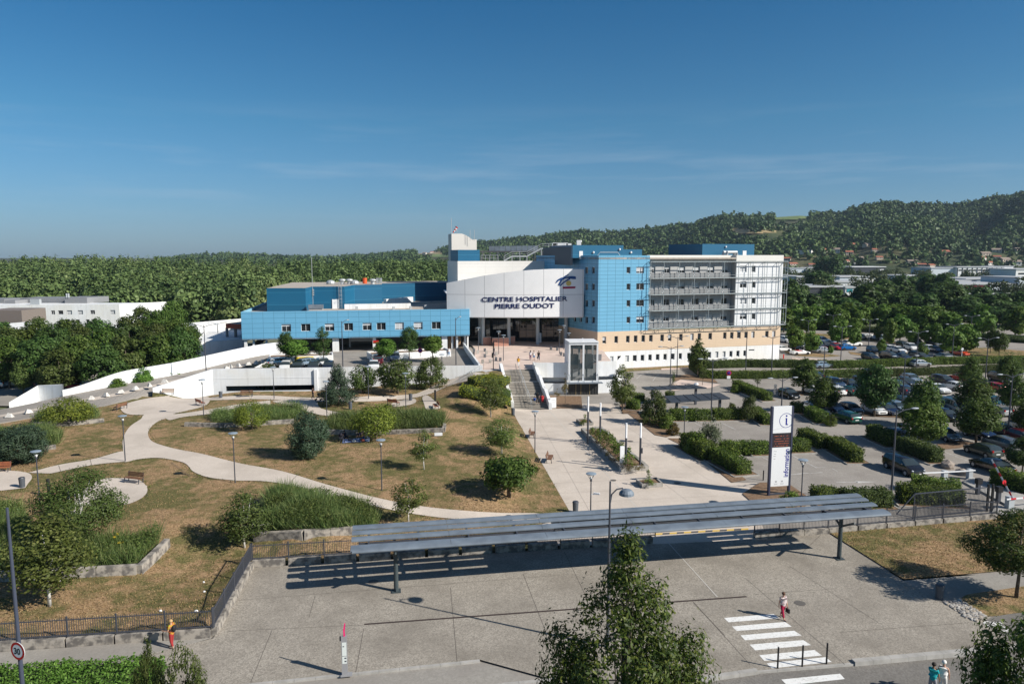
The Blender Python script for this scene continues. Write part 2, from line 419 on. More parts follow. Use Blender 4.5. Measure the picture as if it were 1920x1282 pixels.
# car park tarmac on the right
cpk = [(7.5, 50), (60, 45), (160, 60), (200, 215), (52, 205), (6, 170), (6, 112)]
drape('car_park_tarmac', cpk, 0., ASPH, 5.)
# parking on the far left under the trees
drape('left_car_park_tarmac', [(-230,112),(-72,104),(-60,122),(-49,140),(-56,175),(-230,180)], -.03, ASPH, 0)
# lawn
drape('park_lawn', PARK, 0., LAWN, 1.5)
# park paths: outlines in photo points projected on the relief
def path(name, pts, zoff=.05, k=5, closed=True, material=CONC): return drape(name, wp(cr(pts, k, closed)), zoff, material, 1.5)
path('park_path', [(226,766),(235,758),(262,750),(300,744),(352,741),(388,744),(394,750),(384,761),(352,770),(312,778),(285,778),(240,777)], .05)
path('park_path', [(274,777),(320,776),(332,779),(302,788),(286,798),(278,810),(280,822),(292,831),(330,842),(378,851),(450,869),(530,884),(610,908),(700,932),(780,948),(860,957),(940,962),(1010,963),(1012,972),(1010,979),
   (930,975),(850,973),(770,963),(700,949),(640,937),(560,914),(500,903),(440,901),(390,895),(362,884),(345,868),(300,859),(262,861),(232,866),(231,847),(230,828),(235,812),(246,798),(264,786)], .052)
path('park_path', [(234,846),(234,866),(234,866),(175,872),(110,885),(60,896),(60,896),(52,887),(52,887),(110,872),(175,861)], .056, 4)
path('park_path', [(276,911),(276,911),(350,890),(362,880),(362,880),(445,884),(445,884),(445,901),(445,901),(367,907),(276,924),(276,924)], .058, 4)
path('park_path', [(312,780),(360,773),(397,767),(450,758),(507,751),(507,751),(507,759),(507,759),(450,766),(397,776),(345,782),(318,788)], .06, 4)
def ribbon(pts, w):
    q = [P(*p) for p in cr(pts, 4)]; L, R_ = [], []
    for i, p in enumerate(q):
        d = q[min(i+1, len(q)-1)]-q[max(i-1, 0)]; d.z = 0; n = Vector((-d.y, d.x, 0)).normalized()*w/2; L.append(p+n); R_.append(p-n)
    return [(v.x, v.y) for v in L+R_[::-1]]
drape('upper_path', ribbon([(389,748),(440,746),(490,745),(540,747.5),(590,749),(640,749),(700,748),(745,746),(785,741),(808,733),(832,723),(862,713),(888,705),(904,699)], 2.6), .045, CONC, 1.2)
path('upper_path', [(512,752),(560,750),(592,753),(602,766),(642,775),(642,781),(600,778),(560,767),(530,758)], .048, 4)
path('upper_path', [(792,745),(802,742),(813,750),(826,764),(815,768),(800,768),(795,757)], .048, 4)
path('upper_path', [(778,748),(776,757),(742,763),(734,757),(755,750)], .05, 4)
path('round_terrace', [(188,900),(225,897),(258,899),(276,915),(270,931),(245,944),(215,950),(215,950),(140,950),(140,950),(150,925)], .055)
path('left_terrace', [(-20,884),(20,883),(52,887),(60,896),(52,908),(48,915),(48,915),(85,922),(150,928),(150,928),(150,950),(60,945),(-20,930),(-20,930)], .06)
# plaza, esplanade, forecourt
drape('esplanade', wp([(960,766),(1046,766),(1090,757),(1150,757),(1165,776),(1205,776),(1228,798),(1245,818),(1275,818),(1300,848),(1340,880),(1372,905),(1420,905),(1390,928),(1412,945),(1440,1010),(1180,1022),(1006,1022),(1012,984),(1070,962)]), .012, CONC, 4.)
FC = [(400,1196),(470,1064),(1230,1018),(1238,1000),(1408,992),(1415,1008),(1540,1000),(1552,1001),(1694,1088),(2000,1066),(2000,1205),(1830,1220),(1600,1241),(1420,1256),(1313,1272),(1038,1274),(900,1236),(470,1281),(330,1296),(270,1228)]
drape('forecourt', [(q.x, q.y) for q in [G(a, b_) for a, b_ in FC]], .006, AGG, 0)
def strip(name, pairs, width, material, z=.012, dashed=None, f=P, kind='structure'):
    b = MB()
    for pts in pairs:
        q = [f(*p) for p in pts]
        for a, c in zip(q, q[1:]):
            d = (c-a); d.z = 0; n = Vector((-d.y, d.x, 0)).normalized()*width/2
            b.add([a-n+Vector((0,0,z)), c-n+Vector((0,0,z)), c+n+Vector((0,0,z)), a+n+Vector((0,0,z))], [(0,1,2,3)])
    o = b.build(name, material); o['kind'] = kind; return o
JOINT = mat('joint_sealant', (.12,.105,.09), .9)
strip('paving_joints', [((510,1181),(470,1279)),((682,1178),(667,1260)),((844.6,1100.7),(857,1240)),((591,1116),(579.5,1157)),((447,1125),(535,1118)),((425,1183),(681,1171)),
   ((981,1076),(1023,1183)),((1058,1034),(1100,1120)),((1300,1129),(1360,1192)),((1397,1083),(1584,1245)),((1481,1061),(1647,1167)),((1300,1128),(1406,1245)),((1413,1114),(1568,1103)),((1574,1185),(1816,1167)),
   ((1500,1040),(1540,1001)),((535,1118),(1050,1078))], .035, JOINT, .0105)
strip('pale_paving_joint', [((1240,1003),(1345,1119)),((1030,770),(1225,985))], .07, mat('pale_joint', (.5,.48,.44), .8), .017)
strip('path_joints', [((110,873),(114,885)),((169,862),(172,873)),((322,868),(339,884) if False else (356,893)),((560,889),(540,909)),((700,932),(690,947)),((276,924),(276,932))], .04, JOINT, .07)
strip('drain_channel', [((683,1170),(1400,1118))], .17, mat('drain_grating', (.055,.04,.035), .6), .014)
b = MB(); n = 13
for i in range(n):
    p, q = G(1228+175*i/n, 1003-10*i/n), G(1228+175*(i+1)/n, 1003-10*(i+1)/n)
    k = Vector((.12,.33,0)); z = Vector((0,0,.026)); b.add([p+z, q+z, q+k+z, p+k+z], [(0,1,2,3)], i % 2)
o = b.build('hazard_strip', [mat('yellow_paint', (.62,.42,.10), .7), mat('black_paint', (.09,.085,.08), .8)]); o['kind'] = 'structure'
bars = [[(1357.5,1157.7),(1366,1165.8),(1462,1158),(1450,1150)],[(1372.6,1173.6),(1381,1182),(1484.6,1174),(1472,1165)],[(1388.4,1190.2),(1397,1199.5),(1503,1190.5),(1489,1181.5)],
        [(1405.5,1207.6),(1416,1218.3),(1521,1208.6),(1506,1199)],[(1423.6,1227.3),(1433,1238),(1541,1228),(1527,1217.6)],[(1437,1242.6),(1447,1252),(1559.5,1240),(1548,1231)]]
b = MB()
for q in bars: b.add([G(x, y, .011) for x, y in q], [(0,1,2,3)])
b.add([G(x, y, -.108) for x, y in [(1465,1273),(1476,1284),(1584,1272),(1575,1262)]], [(0,1,2,3)])
struct('crosswalk_markings', b.build('crosswalk_markings', mat('crosswalk_paint', (.74,.74,.72), .6, (.52,.51,.48), 6., lo=.5, hi=.72)))
# lay-by, road, kerbs
gz = lambda pts, z: [(q.x, q.y) for q in [G(a, c, z) for a, c in pts]]
zf = lambda h: (lambda x, y: h)
drape('layby', gz([(200,1325),(470,1281),(900,1237),(1050,1274),(900,1300),(300,1380)], -.1), 0, STRIP, 0, zf(-.1))
drape('road', gz([(-400,1480),(300,1372),(940,1284),(1040,1275),(1313,1273),(1420,1257),(1600,1242),(1830,1221),(2100,1195),(2600,1500),(900,3000),(-400,3000)], -.12), 0, ASPHD, 0, zf(-.12))
def kerb(pts, w=.18, h=.15, top=.03):
    b = MB()
    for (a, c) in zip(pts, pts[1:]):
        p, q = G(*a), G(*c); L = (q-p).length; n = max(1, round(L/1.05))
        for i in range(n):
            s, e = p.lerp(q, i/n), p.lerp(q, (i+1)/n-.012/L*1.05); b.bar(s+Vector((0,0,top-h/2)), e+Vector((0,0,top-h/2)), w, h)
    return b
struct('kerb', kerb([(-50,1340),(470,1282),(900,1237)], top=.01).build('kerb', KERB))
struct('kerb', kerb([(700,1322),(940,1283),(1038,1273.5)], .25, .2).build('kerb', KERB))
struct('kerb', kerb([(1313,1272.5),(1420,1256.5)], .3, .2, .07).build('kerb', KERB))
struct('kerb', kerb([(1420,1256.5),(1600,1242)], .2, .15, .0).build('kerb', KERB))
struct('kerb', kerb([(1600,1241.5),(1830,1220.5),(2050,1200)], .35, .3, .13).build('kerb', KERB))
# left pavement, right lawn, right footpath and cycle track
drape('pavement', gz([(-120,1270),(0,1254),(268,1231),(330,1296),(200,1325),(-120,1350)], 0), -.02, STRIP, 0, zf(0))
drape('pavement', gz([(-900,1300),(0,1222),(402,1194),(268,1232),(0,1255),(-900,1340)], 0), .0, STRIP, 0, zf(0))
drape('right_lawn', wp([(1556,1000),(1640,993),(1760,980),(1860,968),(2060,950),(2060,1052),(1870,1072),(1694,1087)]), .07, LAWN, 0)
drape('right_lawn_corner', wp(cr([(1806,1118),(1860,1108),(1960,1098),(1960,1140),(1900,1150),(1850,1155),(1815,1140)], 4, True)), .03, LAWN, 0)
drape('right_footpath', wp([(1694,1088),(2000,1064),(2000,1098),(1806,1118),(1790,1128),(1745,1122)]), .011, STRIP, 0)
drape('cycle_track', wp([(1838,1166),(1870,1152),(2000,1140),(2000,1202),(1900,1205)]), .012, ASPHD, 0)
mb_ = MB()                                                  # painted bicycle on the cycle track
for x, y in ((1857,1170),(1878,1178)):
    p = P(x, y); mb_.add([(p.x+r_*math.cos(t), p.y+r_*math.sin(t), .022) for t in [2*math.pi*k/18 for k in range(18)] for r_ in (.36,.24)], [(2*k, (2*k+2) % 36, (2*k+3) % 36, 2*k+1) for k in range(18)])
for a, c in (((1857,1170),(1866,1166)),((1866,1166),(1876,1170)),((1866,1166),(1868,1175)),((1857,1170),(1868,1175)),((1868,1175),(1876,1170)),((1876,1170),(1878,1178)),((1873,1166),(1879,1169))):
    a, c = P(*a), P(*c); d = (c-a); d.z = 0; n_ = Vector((-d.y,d.x,0)).normalized()*.05; mb_.add([Vector((v.x,v.y,.024)) for v in (a-n_,c-n_,c+n_,a+n_)], [(0,1,2,3)])
struct('bicycle_marking', mb_.build('bicycle_marking', PAINT))
# car park markings
ln = [((1483.5,852.7),(1531,876.5)),((1426.6,855.7),(1442,863)),((1350,791),(1380.6,805.8)),((1303,792.5),(1321,802)),((1765.6,845),(1813,863)),((1612.5,785),(1647.5,797)),((1642.5,784),(1677.5,794)),((1586,790),(1612,799)),
      ((1577.5,744),(1591,748)),((1716,819),(1762,837)),((1368,713),(1390,720)),((1402,712),(1418,717)),((1460,712),(1486,720)),((1600,748),(1630,757)),((1680,745),(1700,751)),((1531,876),(1548,876)),((1810,872),(1850,884)),((1905,884),(1925,884)),
      ((1193,710),(1203,702),(1215,697),(1234,693)),((1224,714),(1229,707),(1235,702)),((1440,735),(1462,741)),((1790,742),(1815,750)),((1560,878),(1570,883))]
strip('parking_lines', ln, .10, PAINTW, .008)
b = MB()
a = P(1568,904); c = P(1642,903); d = (c-a).normalized(); n_ = Vector((-d.y, d.x, 0)); z = Vector((0,0,.009)); L = (c-a).length
b.add([a-n_*.07+z, a+d*L*.55-n_*.07+z, a+d*L*.55+n_*.07+z, a+n_*.07+z], [(0,1,2,3)]); b.add([a+d*L*.5-n_*.32+z, c+z, a+d*L*.5+n_*.32+z], [(0,1,2)])
for (x, y) in ((1507,887),(1530,886),(1596,914),(1490,889)):
    p = P(x, y); b.box((p.x, p.y, .006+p.z), (1.5,.12,.004), ROT)
struct('road_arrow', b.build('road_arrow', PAINTW))
# hatched pink kerb splitter, grass verges and sandy beds in the car park
drape('splitter_island', wp([(1250,727),(1275,712),(1310,716),(1352,721),(1330,728),(1290,729),(1262,733)]), .05, PINK, 0)
drape('island_bed', wp([(1262,706),(1290,702),(1340,712),(1346,718),(1310,714),(1280,711),(1262,716)]), .06, SOIL, 0)
drape('building_verge', wp([(1170,692),(1180,690.5),(1459,676),(1484,676),(1482,680),(1455,682.5),(1290,689),(1170,697)]), .03, LAWN, 0)
drape('building_pavement', wp([(1455,683),(1488,676),(1484,671),(1520,672),(1560,675),(1580,683),(1560,690),(1400,687),(1240,694),(1240,691)]), .045, PINK, 0)
drape('far_verge', wp([(1475,622),(1560,627),(1680,642),(1690,646),(1600,637),(1530,634),(1475,630)]), .03, LAWN, 0)
drape('far_road', wp([(1480,617),(1600,622),(1760,634),(1940,648),(1940,657),(1820,648),(1690,637),(1560,626),(1480,622)]), .05, ASPH, 0)
drape('far_verge', wp([(1800,652),(1850,652),(1960,661),(1960,672),(1860,672),(1800,666)]), .035, LAWN, 0)
for q in ([(1495,662),(1545,663),(1580,667),(1545,670),(1490,667)], [(1590,659),(1630,664),(1625,668),(1595,664)], [(1660,675),(1700,667),(1706,662),(1685,661)], [(1470,659),(1490,655),(1500,660),(1478,664)]):
    drape('island_bed', wp(q), .03, LAWN, 0)
for q in ([(1620,774),(1660,772),(1720,778),(1712,784),(1660,782),(1620,780)], [(1757,833),(1800,826),(1830,832),(1800,840),(1765,843)], [(1480,733),(1515,732),(1530,738),(1500,742)], [(1880,792),(1900,788),(1925,796),(1925,803)],[(1860,848),(1925,830),(1925,838),(1870,856)]):
    drape('island_bed', wp(q), .05, SOIL, 0)
for q in ([(1010,745),(1028,742),(1090,743),(1092,766),(1032,766)], [(1158,748),(1200,747),(1198,774),(1168,776)], [(1178,776),(1230,774),(1262,816),(1250,820),(1228,816)], [(1252,822),(1290,822),(1400,900),(1372,905),(1300,846)], [(1392,926),(1425,905),(1475,905),(1520,935),(1500,965),(1430,960)]):
    drape('planting_bed', wp(q), .06, SOIL, 0)
# approach ramp on the left (road climbing to the deck)
fe = cr([(-1100,940,.5),(-300,815,.8),(0,768,1.0),(118,743,1.3),(250,717,2.0),(337,701,2.5),(467,671,3.5),(530,661,3.6)], 8)
ne = cr([(-1100,975,.5),(-320,845,.85),(0,793,1.05),(100,776,1.25),(187,764,1.35),(285,735,1.5),(340,722,2.2),(392,711,2.9),(520,690,3.6)], 8)
FE, NE = [G(*p) for p in fe], [G(*p) for p in ne]
b = MB(); b.add([v for p, q in zip(FE, NE) for v in (p+Vector((0,0,.03)), q+Vector((0,0,.03)))], [(2*i, 2*i+1, 2*i+3, 2*i+2) for i in range(len(FE)-1)])
b.add([v for q in NE for v in (q+Vector((0,0,.03)), Vector((q.x, q.y, -.3)))], [(2*i, 2*i+1, 2*i+3, 2*i+2) for i in range(len(NE)-1)])
struct('approach_ramp', b.build('approach_ramp', ASPH))
b = MB(); L_ = []
for p, q in zip(FE, NE): L_ += [p.lerp(q, .44)+Vector((0,0,.05)), p.lerp(q, .60)+Vector((0,0,.05))]
b.add(L_, [(2*i, 2*i+1, 2*i+3, 2*i+2) for i in range(len(FE)-1)]); struct('ramp_median', b.build('ramp_median', CONC))
DECKZ = 3.55
# ---------------------------------------------------------------- facade tools
def wlink(name, mb, mats, root, parent=None, smooth=False):
    o = mb.build(name, mats, parent or root, smooth)
    if parent is None and root is not None: o.matrix_parent_inverse = Matrix.Translation(-Vector(root.location))
    return o
class Plane:
    def __init__(s, A, B):
        s.A = Vector((A[0], A[1], 0)); s.B = Vector((B[0], B[1], 0)); s.d = (s.B-s.A); s.L = s.d.length; s.d.normalize(); s.n = Vector((s.d.y, -s.d.x, 0))
    def pt(s, u, z, off=0.): q = s.A + s.d*u + s.n*off; return Vector((q.x, q.y, z))
    def hit(s, px, py, off=0.):
        r = ray(px, py); o = Vector((0,0,CH)); A = s.A + s.n*off
        t = (A - o).dot(s.n)/r.dot(s.n); q = o + r*t; return (q-A).dot(s.d), q.z
    def rect(s, x0, y0, x1, y1, off=0.):
        xm = (x0+x1)/2; ym = (y0+y1)/2
        return (s.hit(x0, ym, off)[0], s.hit(x1, ym, off)[0], s.hit(xm, y1, off)[1], s.hit(xm, y0, off)[1])
def facade(mb, pl, u0, u1, z0, z1, wins, rec=.25, m=0, mr=1, off=0.):
    wins = [w for w in wins if w[0] > u0 and w[1] < u1 and w[2] > z0 and w[3] < z1]
    us = sorted({u0, u1, *[round(x, 4) for w in wins for x in w[:2]]}); zs = sorted({z0, z1, *[round(x, 4) for w in wins for x in w[2:4]]})
    for i in range(len(us)-1):
        for j in range(len(zs)-1):
            cu, cz = (us[i]+us[i+1])/2, (zs[j]+zs[j+1])/2
            if any(w[0] < cu < w[1] and w[2] < cz < w[3] for w in wins): continue
            q = [(us[i], zs[j]), (us[i+1], zs[j]), (us[i+1], zs[j+1]), (us[i], zs[j+1])]
            mb.uv[len(mb.f)] = q; mb.add([pl.pt(a, c, off) for a, c in q], [(0,1,2,3)], m)
    for a, c, e, f in [w[:4] for w in wins]:
        o, i_ = off, off-rec
        mb.add([pl.pt(a,e,o), pl.pt(c,e,o), pl.pt(c,f,o), pl.pt(a,f,o), pl.pt(a,e,i_), pl.pt(c,e,i_), pl.pt(c,f,i_), pl.pt(a,f,i_)],
               [(0,4,5,1),(1,5,6,2),(2,6,7,3),(3,7,4,0)], mr)
_wr = random.Random(5)
def window(root, pl, w, off=-.25, mull=1, blind=None, name='window'):
    a, c, e, f = w[:4]; t = .055; fr = MB()
    P_ = lambda u, z, k=0.: pl.pt(u, z, off+k)
    if blind is None: blind = _wr.choice([0, 0, 0, .25, .5, .3, 1.]) if len(w) < 5 else w[4]
    for (u0, z0, u1, z1) in ((a,e,c,e+t),(a,f-t,c,f),(a,e+t,a+t,f-t),(c-t,e+t,c,f-t)) + (((a+c)/2-t/2,e+t,(a+c)/2+t/2,f-t),)*mull:
        q = [P_(u0,z0,.05), P_(u1,z0,.05), P_(u1,z1,.05), P_(u0,z1,.05), P_(u0,z0), P_(u1,z0), P_(u1,z1), P_(u0,z1)]
        fr.add(q, [(0,1,2,3),(0,4,5,1),(1,5,6,2),(2,6,7,3),(3,7,4,0)])
    q = [P_(a-.03,e-.05,-off-.0), P_(c+.03,e-.05,-off), P_(c+.03,e,-off), P_(a-.03,e,-off)]
    o = wlink(name, fr, FRAME, root)
    g = MB(); g.add([P_(a+t,e+t,.02), P_(c-t,e+t,.02), P_(c-t,f-t,.02), P_(a+t,f-t,.02)], [(0,1,2,3)]); g.build('pane', GLASS, o)
    if blind > 0:
        h = (f-e-2*t)*blind; bl = MB(); bl.add([P_(a+t,f-t-h,.035), P_(c-t,f-t-h,.035), P_(c-t,f-t,.035), P_(a+t,f-t,.035)], [(0,1,2,3)])
        bl.build('roller_blind', BLIND, o)
    return o

LBLUE = gridmat('pale_blue_cladding', (.155,.40,.585), 1.62, .70, (.07,.19,.29), .07, vary=.03)
LBLUE2 = gridmat('pale_blue_cladding', (.14,.38,.57), 1.95, .93, (.06,.18,.28), .06, vary=.04)
DBLUE = gridmat('petrol_blue_cladding', (.012,.125,.24), 30., 2.45, (.03,.18,.30), .10, vary=.25, spec=.45)
BEIGE = gridmat('beige_cladding', (.66,.51,.365), 2.4, .32, (.54,.41,.29), .03, vary=.03)
WPAN = gridmat('white_cladding', (.72,.73,.74), 1.5, .6, (.58,.59,.6), .03, vary=.02)
CREAM = gridmat('cream_panels', (.70,.68,.64), 6., 1.3, (.5,.48,.45), .03, vary=.02)
DRUM = gridmat('drum_panels', (.80,.80,.80), 3.9, 9., (.25,.25,.26), .07, ou=.2, oz=3.7, vary=.02)
GREYP = mat('grey_panel', (.235,.24,.245), .6, (.20,.205,.21), .8)
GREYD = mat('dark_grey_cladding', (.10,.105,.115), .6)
ROOFG = mat('roof_gravel', (.36,.32,.28), .95, (.44,.39,.34), 1.5)
BRICKP = gridmat('pink_brick', (.42,.20,.145), .8, .25, (.5,.36,.3), .03, brick=True)
RED = mat('red_fascia', (.35,.06,.03), .5)
NAVY = mat('navy_letters', (.005,.012,.085), .45)

# ---------------------------------------------------------------- main ward building
ZW, ZG = 3.4, 7.3
PM = Plane(G(1180, 657.4, ZW), G(1461, 645.8, ZW))
u0 = PM.hit(1120, 660)[0]; uR = PM.hit(1462, 646)[0]; uB = PM.hit(1217, 560)[0]; uS = PM.hit(1378, 560)[0]
C0, C1 = PM.pt(u0, 0), PM.pt(uR, 0)
sd_ = Vector((-.446, .895, 0)); SB = C0 + sd_*25; rb = PM.n*-17
hosp = thing('hospital_building', 'large blue, white and beige hospital block with a curved entrance front bearing its name', 'hospital', (C0.x, C0.y, 0))
ZB = [ZT(PM.pt(PM.hit(1310, 580)[0], 0).y, y) for y in (490.5, 520.8, 550.8, 580.2, 612.5)]   # gallery rail heights
ROOFZ = 21.9
bw = [PM.rect(1174.9, 500.6+31.1*i, 1181.9, 512.5+31.1*i) for i in range(4)]
bw2 = [PM.rect(1193.1, 500.3+30.9*i, 1207.6, 512.4+30.9*i) for i in range(4)]
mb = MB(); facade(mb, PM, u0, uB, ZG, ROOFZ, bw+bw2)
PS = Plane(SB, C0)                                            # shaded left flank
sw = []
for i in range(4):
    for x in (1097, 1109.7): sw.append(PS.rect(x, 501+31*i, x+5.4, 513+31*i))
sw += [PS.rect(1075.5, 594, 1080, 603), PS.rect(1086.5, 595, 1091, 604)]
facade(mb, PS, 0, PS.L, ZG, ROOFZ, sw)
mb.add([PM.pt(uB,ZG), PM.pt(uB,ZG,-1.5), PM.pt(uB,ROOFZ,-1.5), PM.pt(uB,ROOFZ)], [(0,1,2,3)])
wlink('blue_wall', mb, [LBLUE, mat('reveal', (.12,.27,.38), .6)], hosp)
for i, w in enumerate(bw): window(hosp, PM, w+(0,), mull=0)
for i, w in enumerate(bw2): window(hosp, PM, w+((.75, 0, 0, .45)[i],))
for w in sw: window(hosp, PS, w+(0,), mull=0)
# beige first floor and white ground floor
xs = [(142,175),(250,282),(355,387),(425,457),(493,525),(562,594),(663,695),(732,763),(832,863),(932,963),(998,1028),(1095,1127),(1228,1257),(1290,1320),(1353,1385),(1418,1448),(1480,1510),(1605,1635),(1667,1697)]
zb0, zb1 = PM.hit(1130, 644)[1], PM.hit(1130, 631)[1]
ww = [(PM.hit(1100+a/4.8, 637)[0], PM.hit(1100+c/4.8, 637)[0], zb0, zb1) for a, c in xs]
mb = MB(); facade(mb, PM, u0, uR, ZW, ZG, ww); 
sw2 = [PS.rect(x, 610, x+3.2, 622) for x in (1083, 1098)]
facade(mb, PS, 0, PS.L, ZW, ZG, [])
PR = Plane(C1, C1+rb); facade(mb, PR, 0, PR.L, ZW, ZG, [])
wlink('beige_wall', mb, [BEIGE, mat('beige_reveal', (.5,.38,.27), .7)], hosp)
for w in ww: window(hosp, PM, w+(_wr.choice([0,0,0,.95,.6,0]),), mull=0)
xs = [(210,243),(278,312),(348,382),(417,452),(487,520),(556,587),(624,656),(692,722),(760,792),(830,858),(905,933),(960,990),(1088,1120),(1157,1185),(1222,1250),(1285,1312),(1347,1375),(1410,1435)]
zb0, zb1 = PM.hit(1162, 678.5)[1], PM.hit(1162, 667)[1]
ww = [(PM.hit(1100+a/4.8, 670)[0], PM.hit(1100+c/4.8, 670)[0], zb0, zb1) for a, c in xs]
slot = PM.rect(1404, 655, 1414.5, 657.2)
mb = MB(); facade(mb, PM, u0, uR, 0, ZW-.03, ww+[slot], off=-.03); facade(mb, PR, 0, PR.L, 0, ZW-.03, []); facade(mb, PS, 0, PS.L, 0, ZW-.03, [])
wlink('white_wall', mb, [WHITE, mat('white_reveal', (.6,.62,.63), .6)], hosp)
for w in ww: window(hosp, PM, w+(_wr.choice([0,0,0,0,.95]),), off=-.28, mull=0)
g = MB(); g.add([PM.pt(slot[0],slot[2],-.28), PM.pt(slot[1],slot[2],-.28), PM.pt(slot[1],slot[3],-.28), PM.pt(slot[0],slot[3],-.28)], [(0,1,2,3)]); wlink('louvre', g, BLACK, hosp)
# galleries: recessed wards between the blue tower and the white end bay
gw = []
for r, (y0, y1) in enumerate(((499.6,511.7),(530,541.6),(560,571.5),(590.4,601))):
    zc = [ZT(PM.pt(PM.hit(1304, 560)[0], 0, -1.5).y, y) for y in (y1, y0)]
    for k, (a, c) in enumerate(((1221,1227.6),(1243.4,1255.6),(1270.6,1283.2),(1298,1310.8),(1324.4,1337.6),(1352,1364))):
        gw.append((PM.hit(a, 560, -1.5)[0], PM.hit(c, 560, -1.5)[0], zc[0], zc[1], _wr.choice([.35,.6,1.,.4,.8]) if r != 2 else 0))
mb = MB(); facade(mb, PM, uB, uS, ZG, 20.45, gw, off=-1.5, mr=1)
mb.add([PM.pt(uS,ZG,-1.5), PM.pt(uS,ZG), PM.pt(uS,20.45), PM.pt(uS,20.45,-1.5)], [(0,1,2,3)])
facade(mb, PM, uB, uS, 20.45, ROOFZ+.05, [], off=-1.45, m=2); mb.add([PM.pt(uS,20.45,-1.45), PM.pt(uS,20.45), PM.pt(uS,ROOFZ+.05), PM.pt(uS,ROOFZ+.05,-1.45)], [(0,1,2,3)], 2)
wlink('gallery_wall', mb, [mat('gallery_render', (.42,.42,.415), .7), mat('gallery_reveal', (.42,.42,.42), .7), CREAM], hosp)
for w in gw: window(hosp, PM, w, off=-1.75)
ew = []
for r, (y0, y1) in enumerate(((498.4,510.2),(528,539.6),(558,569.4),(588,598.6))):
    ew.append(PM.rect(1387.4, y0, 1400, y1)+((1., .4, .9, .45)[r],)); ew.append(PM.rect(1409.6, y0, 1416.8, y1)+(0,))
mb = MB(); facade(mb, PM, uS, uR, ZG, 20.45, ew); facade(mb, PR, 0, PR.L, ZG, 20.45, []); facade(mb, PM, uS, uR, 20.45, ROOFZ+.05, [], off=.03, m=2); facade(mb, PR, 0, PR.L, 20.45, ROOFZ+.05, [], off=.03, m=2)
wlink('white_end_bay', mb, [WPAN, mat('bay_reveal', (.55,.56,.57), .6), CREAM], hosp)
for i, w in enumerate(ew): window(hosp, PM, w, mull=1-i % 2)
mb = MB()
for i in range(4):
    zt = ZB[i+1]; uq = PM.hit(1368, 560)[0]
    q = [PM.pt(uB+.05,zt,-.1), PM.pt(uq,zt,-.1), PM.pt(uq,zt+1.0,-.1), PM.pt(uB+.05,zt+1.0,-.1), PM.pt(uB+.05,zt,-.18), PM.pt(uq,zt,-.18), PM.pt(uq,zt+1.0,-.18), PM.pt(uB+.05,zt+1.0,-.18)]
    mb.add(q, [(0,1,2,3),(5,4,7,6),(3,2,6,7),(1,5,6,2)])
    q = [PM.pt(uB,zt-.16,-1.5), PM.pt(uS,zt-.16,-1.5), PM.pt(uS,zt-.16,-.05), PM.pt(uB,zt-.16,-.05)]; mb.add(q+[v+Vector((0,0,.12)) for v in q], [(0,1,2,3),(4,7,6,5),(3,2,6,7)])
wlink('balustrade', mb, GREYP, hosp)
mb = MB(); uE = PM.hit(1475, 560, 1.1)[0]
for i, z in enumerate(ZB):
    for off in (.25, 1.05):
        mb.bar(PM.pt(uB+.1, z, off), PM.pt(uE, z, off), .10, .13)
    mb.bar(PM.pt(uE, z, 1.05), PM.pt(uE, z, -9), .10, .13)
    if i: mb.bar(PM.pt(uB+.1, z+.55, 1.05), PM.pt(uE, z+.55, 1.05), .05, .05)
for px in (1219, 1244, 1272.6, 1301, 1329, 1356.4, 1383, 1409.5, 1436, 1462, 1475):
    u = min(uE, PM.hit(px, 560, 1.05)[0])
    mb.bar(PM.pt(u, ZB[4], 1.05), PM.pt(u, ZB[0], 1.05), .09); mb.bar(PM.pt(u, ZB[4], .25), PM.pt(u, ZB[0], .25), .07)
    for z in ZB: mb.bar(PM.pt(u, z, 0), PM.pt(u, z, 1.05), .07); mb.bar(PM.pt(u, z+.05, .3), PM.pt(u+.9, z+.05, 1.0), .05)
    for z in ZB[1:]: mb.box(tuple(PM.pt(u-.30, z+.35, 1.12)), (.15,.05,.10), ROT, 1); mb.box(tuple(PM.pt(u-.12, z+.65, 1.12)), (.15,.05,.10), ROT, 1)
for k in range(3):
    mb.bar(PM.pt(uE, ZB[4], -1-3*k), PM.pt(uE, ZB[0], -1-3*k), .08)
wlink('sunshade_frame', mb, [mat('frame_grey', (.30,.34,.35), .45), mat('white_bracket', (.8,.8,.8), .4)], hosp)
# roof and rooftop volumes
mb = MB(); ft = [C0, C1, C1+rb, SB+PM.d*12, SB]; mb.prism(ft, 21.2, 21.5); wlink('roof', mb, ROOFG, hosp)
def boxpx(x0, x1, y, ytop, zb, dpt, dirv=None):
    """footprint polygon from two photo columns at distance y"""
    A = Vector((XA(x0, y), y, 0)); B = Vector((XA(x1, y), y, 0)); return A, B
mb = MB()
A = Vector((XA(1074, 143, 23), 143, 0)); d = PM.d; B = A + d*10.9; Bk = Vector((-.25,.97,0))*14
P1 = Plane(A, B); z1 = ZT(143, 459.5); facade(mb, P1, 0, P1.L, 21.4, z1, []); Lf = Plane(A+Bk, A); facade(mb, Lf, 0, Lf.L, 21.4, z1, []); P1b = Plane(B, B+Bk); facade(mb, P1b, 0, P1b.L, 21.4, z1, [])
mb.prism([A, B, B+Bk, A+Bk], z1-.02, z1)
P2 = Plane(B+Vector((.02,.3,0)), B+d*4.2+Vector((0,.3,0))); z2 = ZT(146, 467.5); facade(mb, P2, 0, P2.L, 21.4, z2, []); mb.prism([P2.A, P2.B, P2.B+Bk, P2.A+Bk], z2-.02, z2)
wlink('rooftop_plant_room', mb, [DBLUE], hosp)
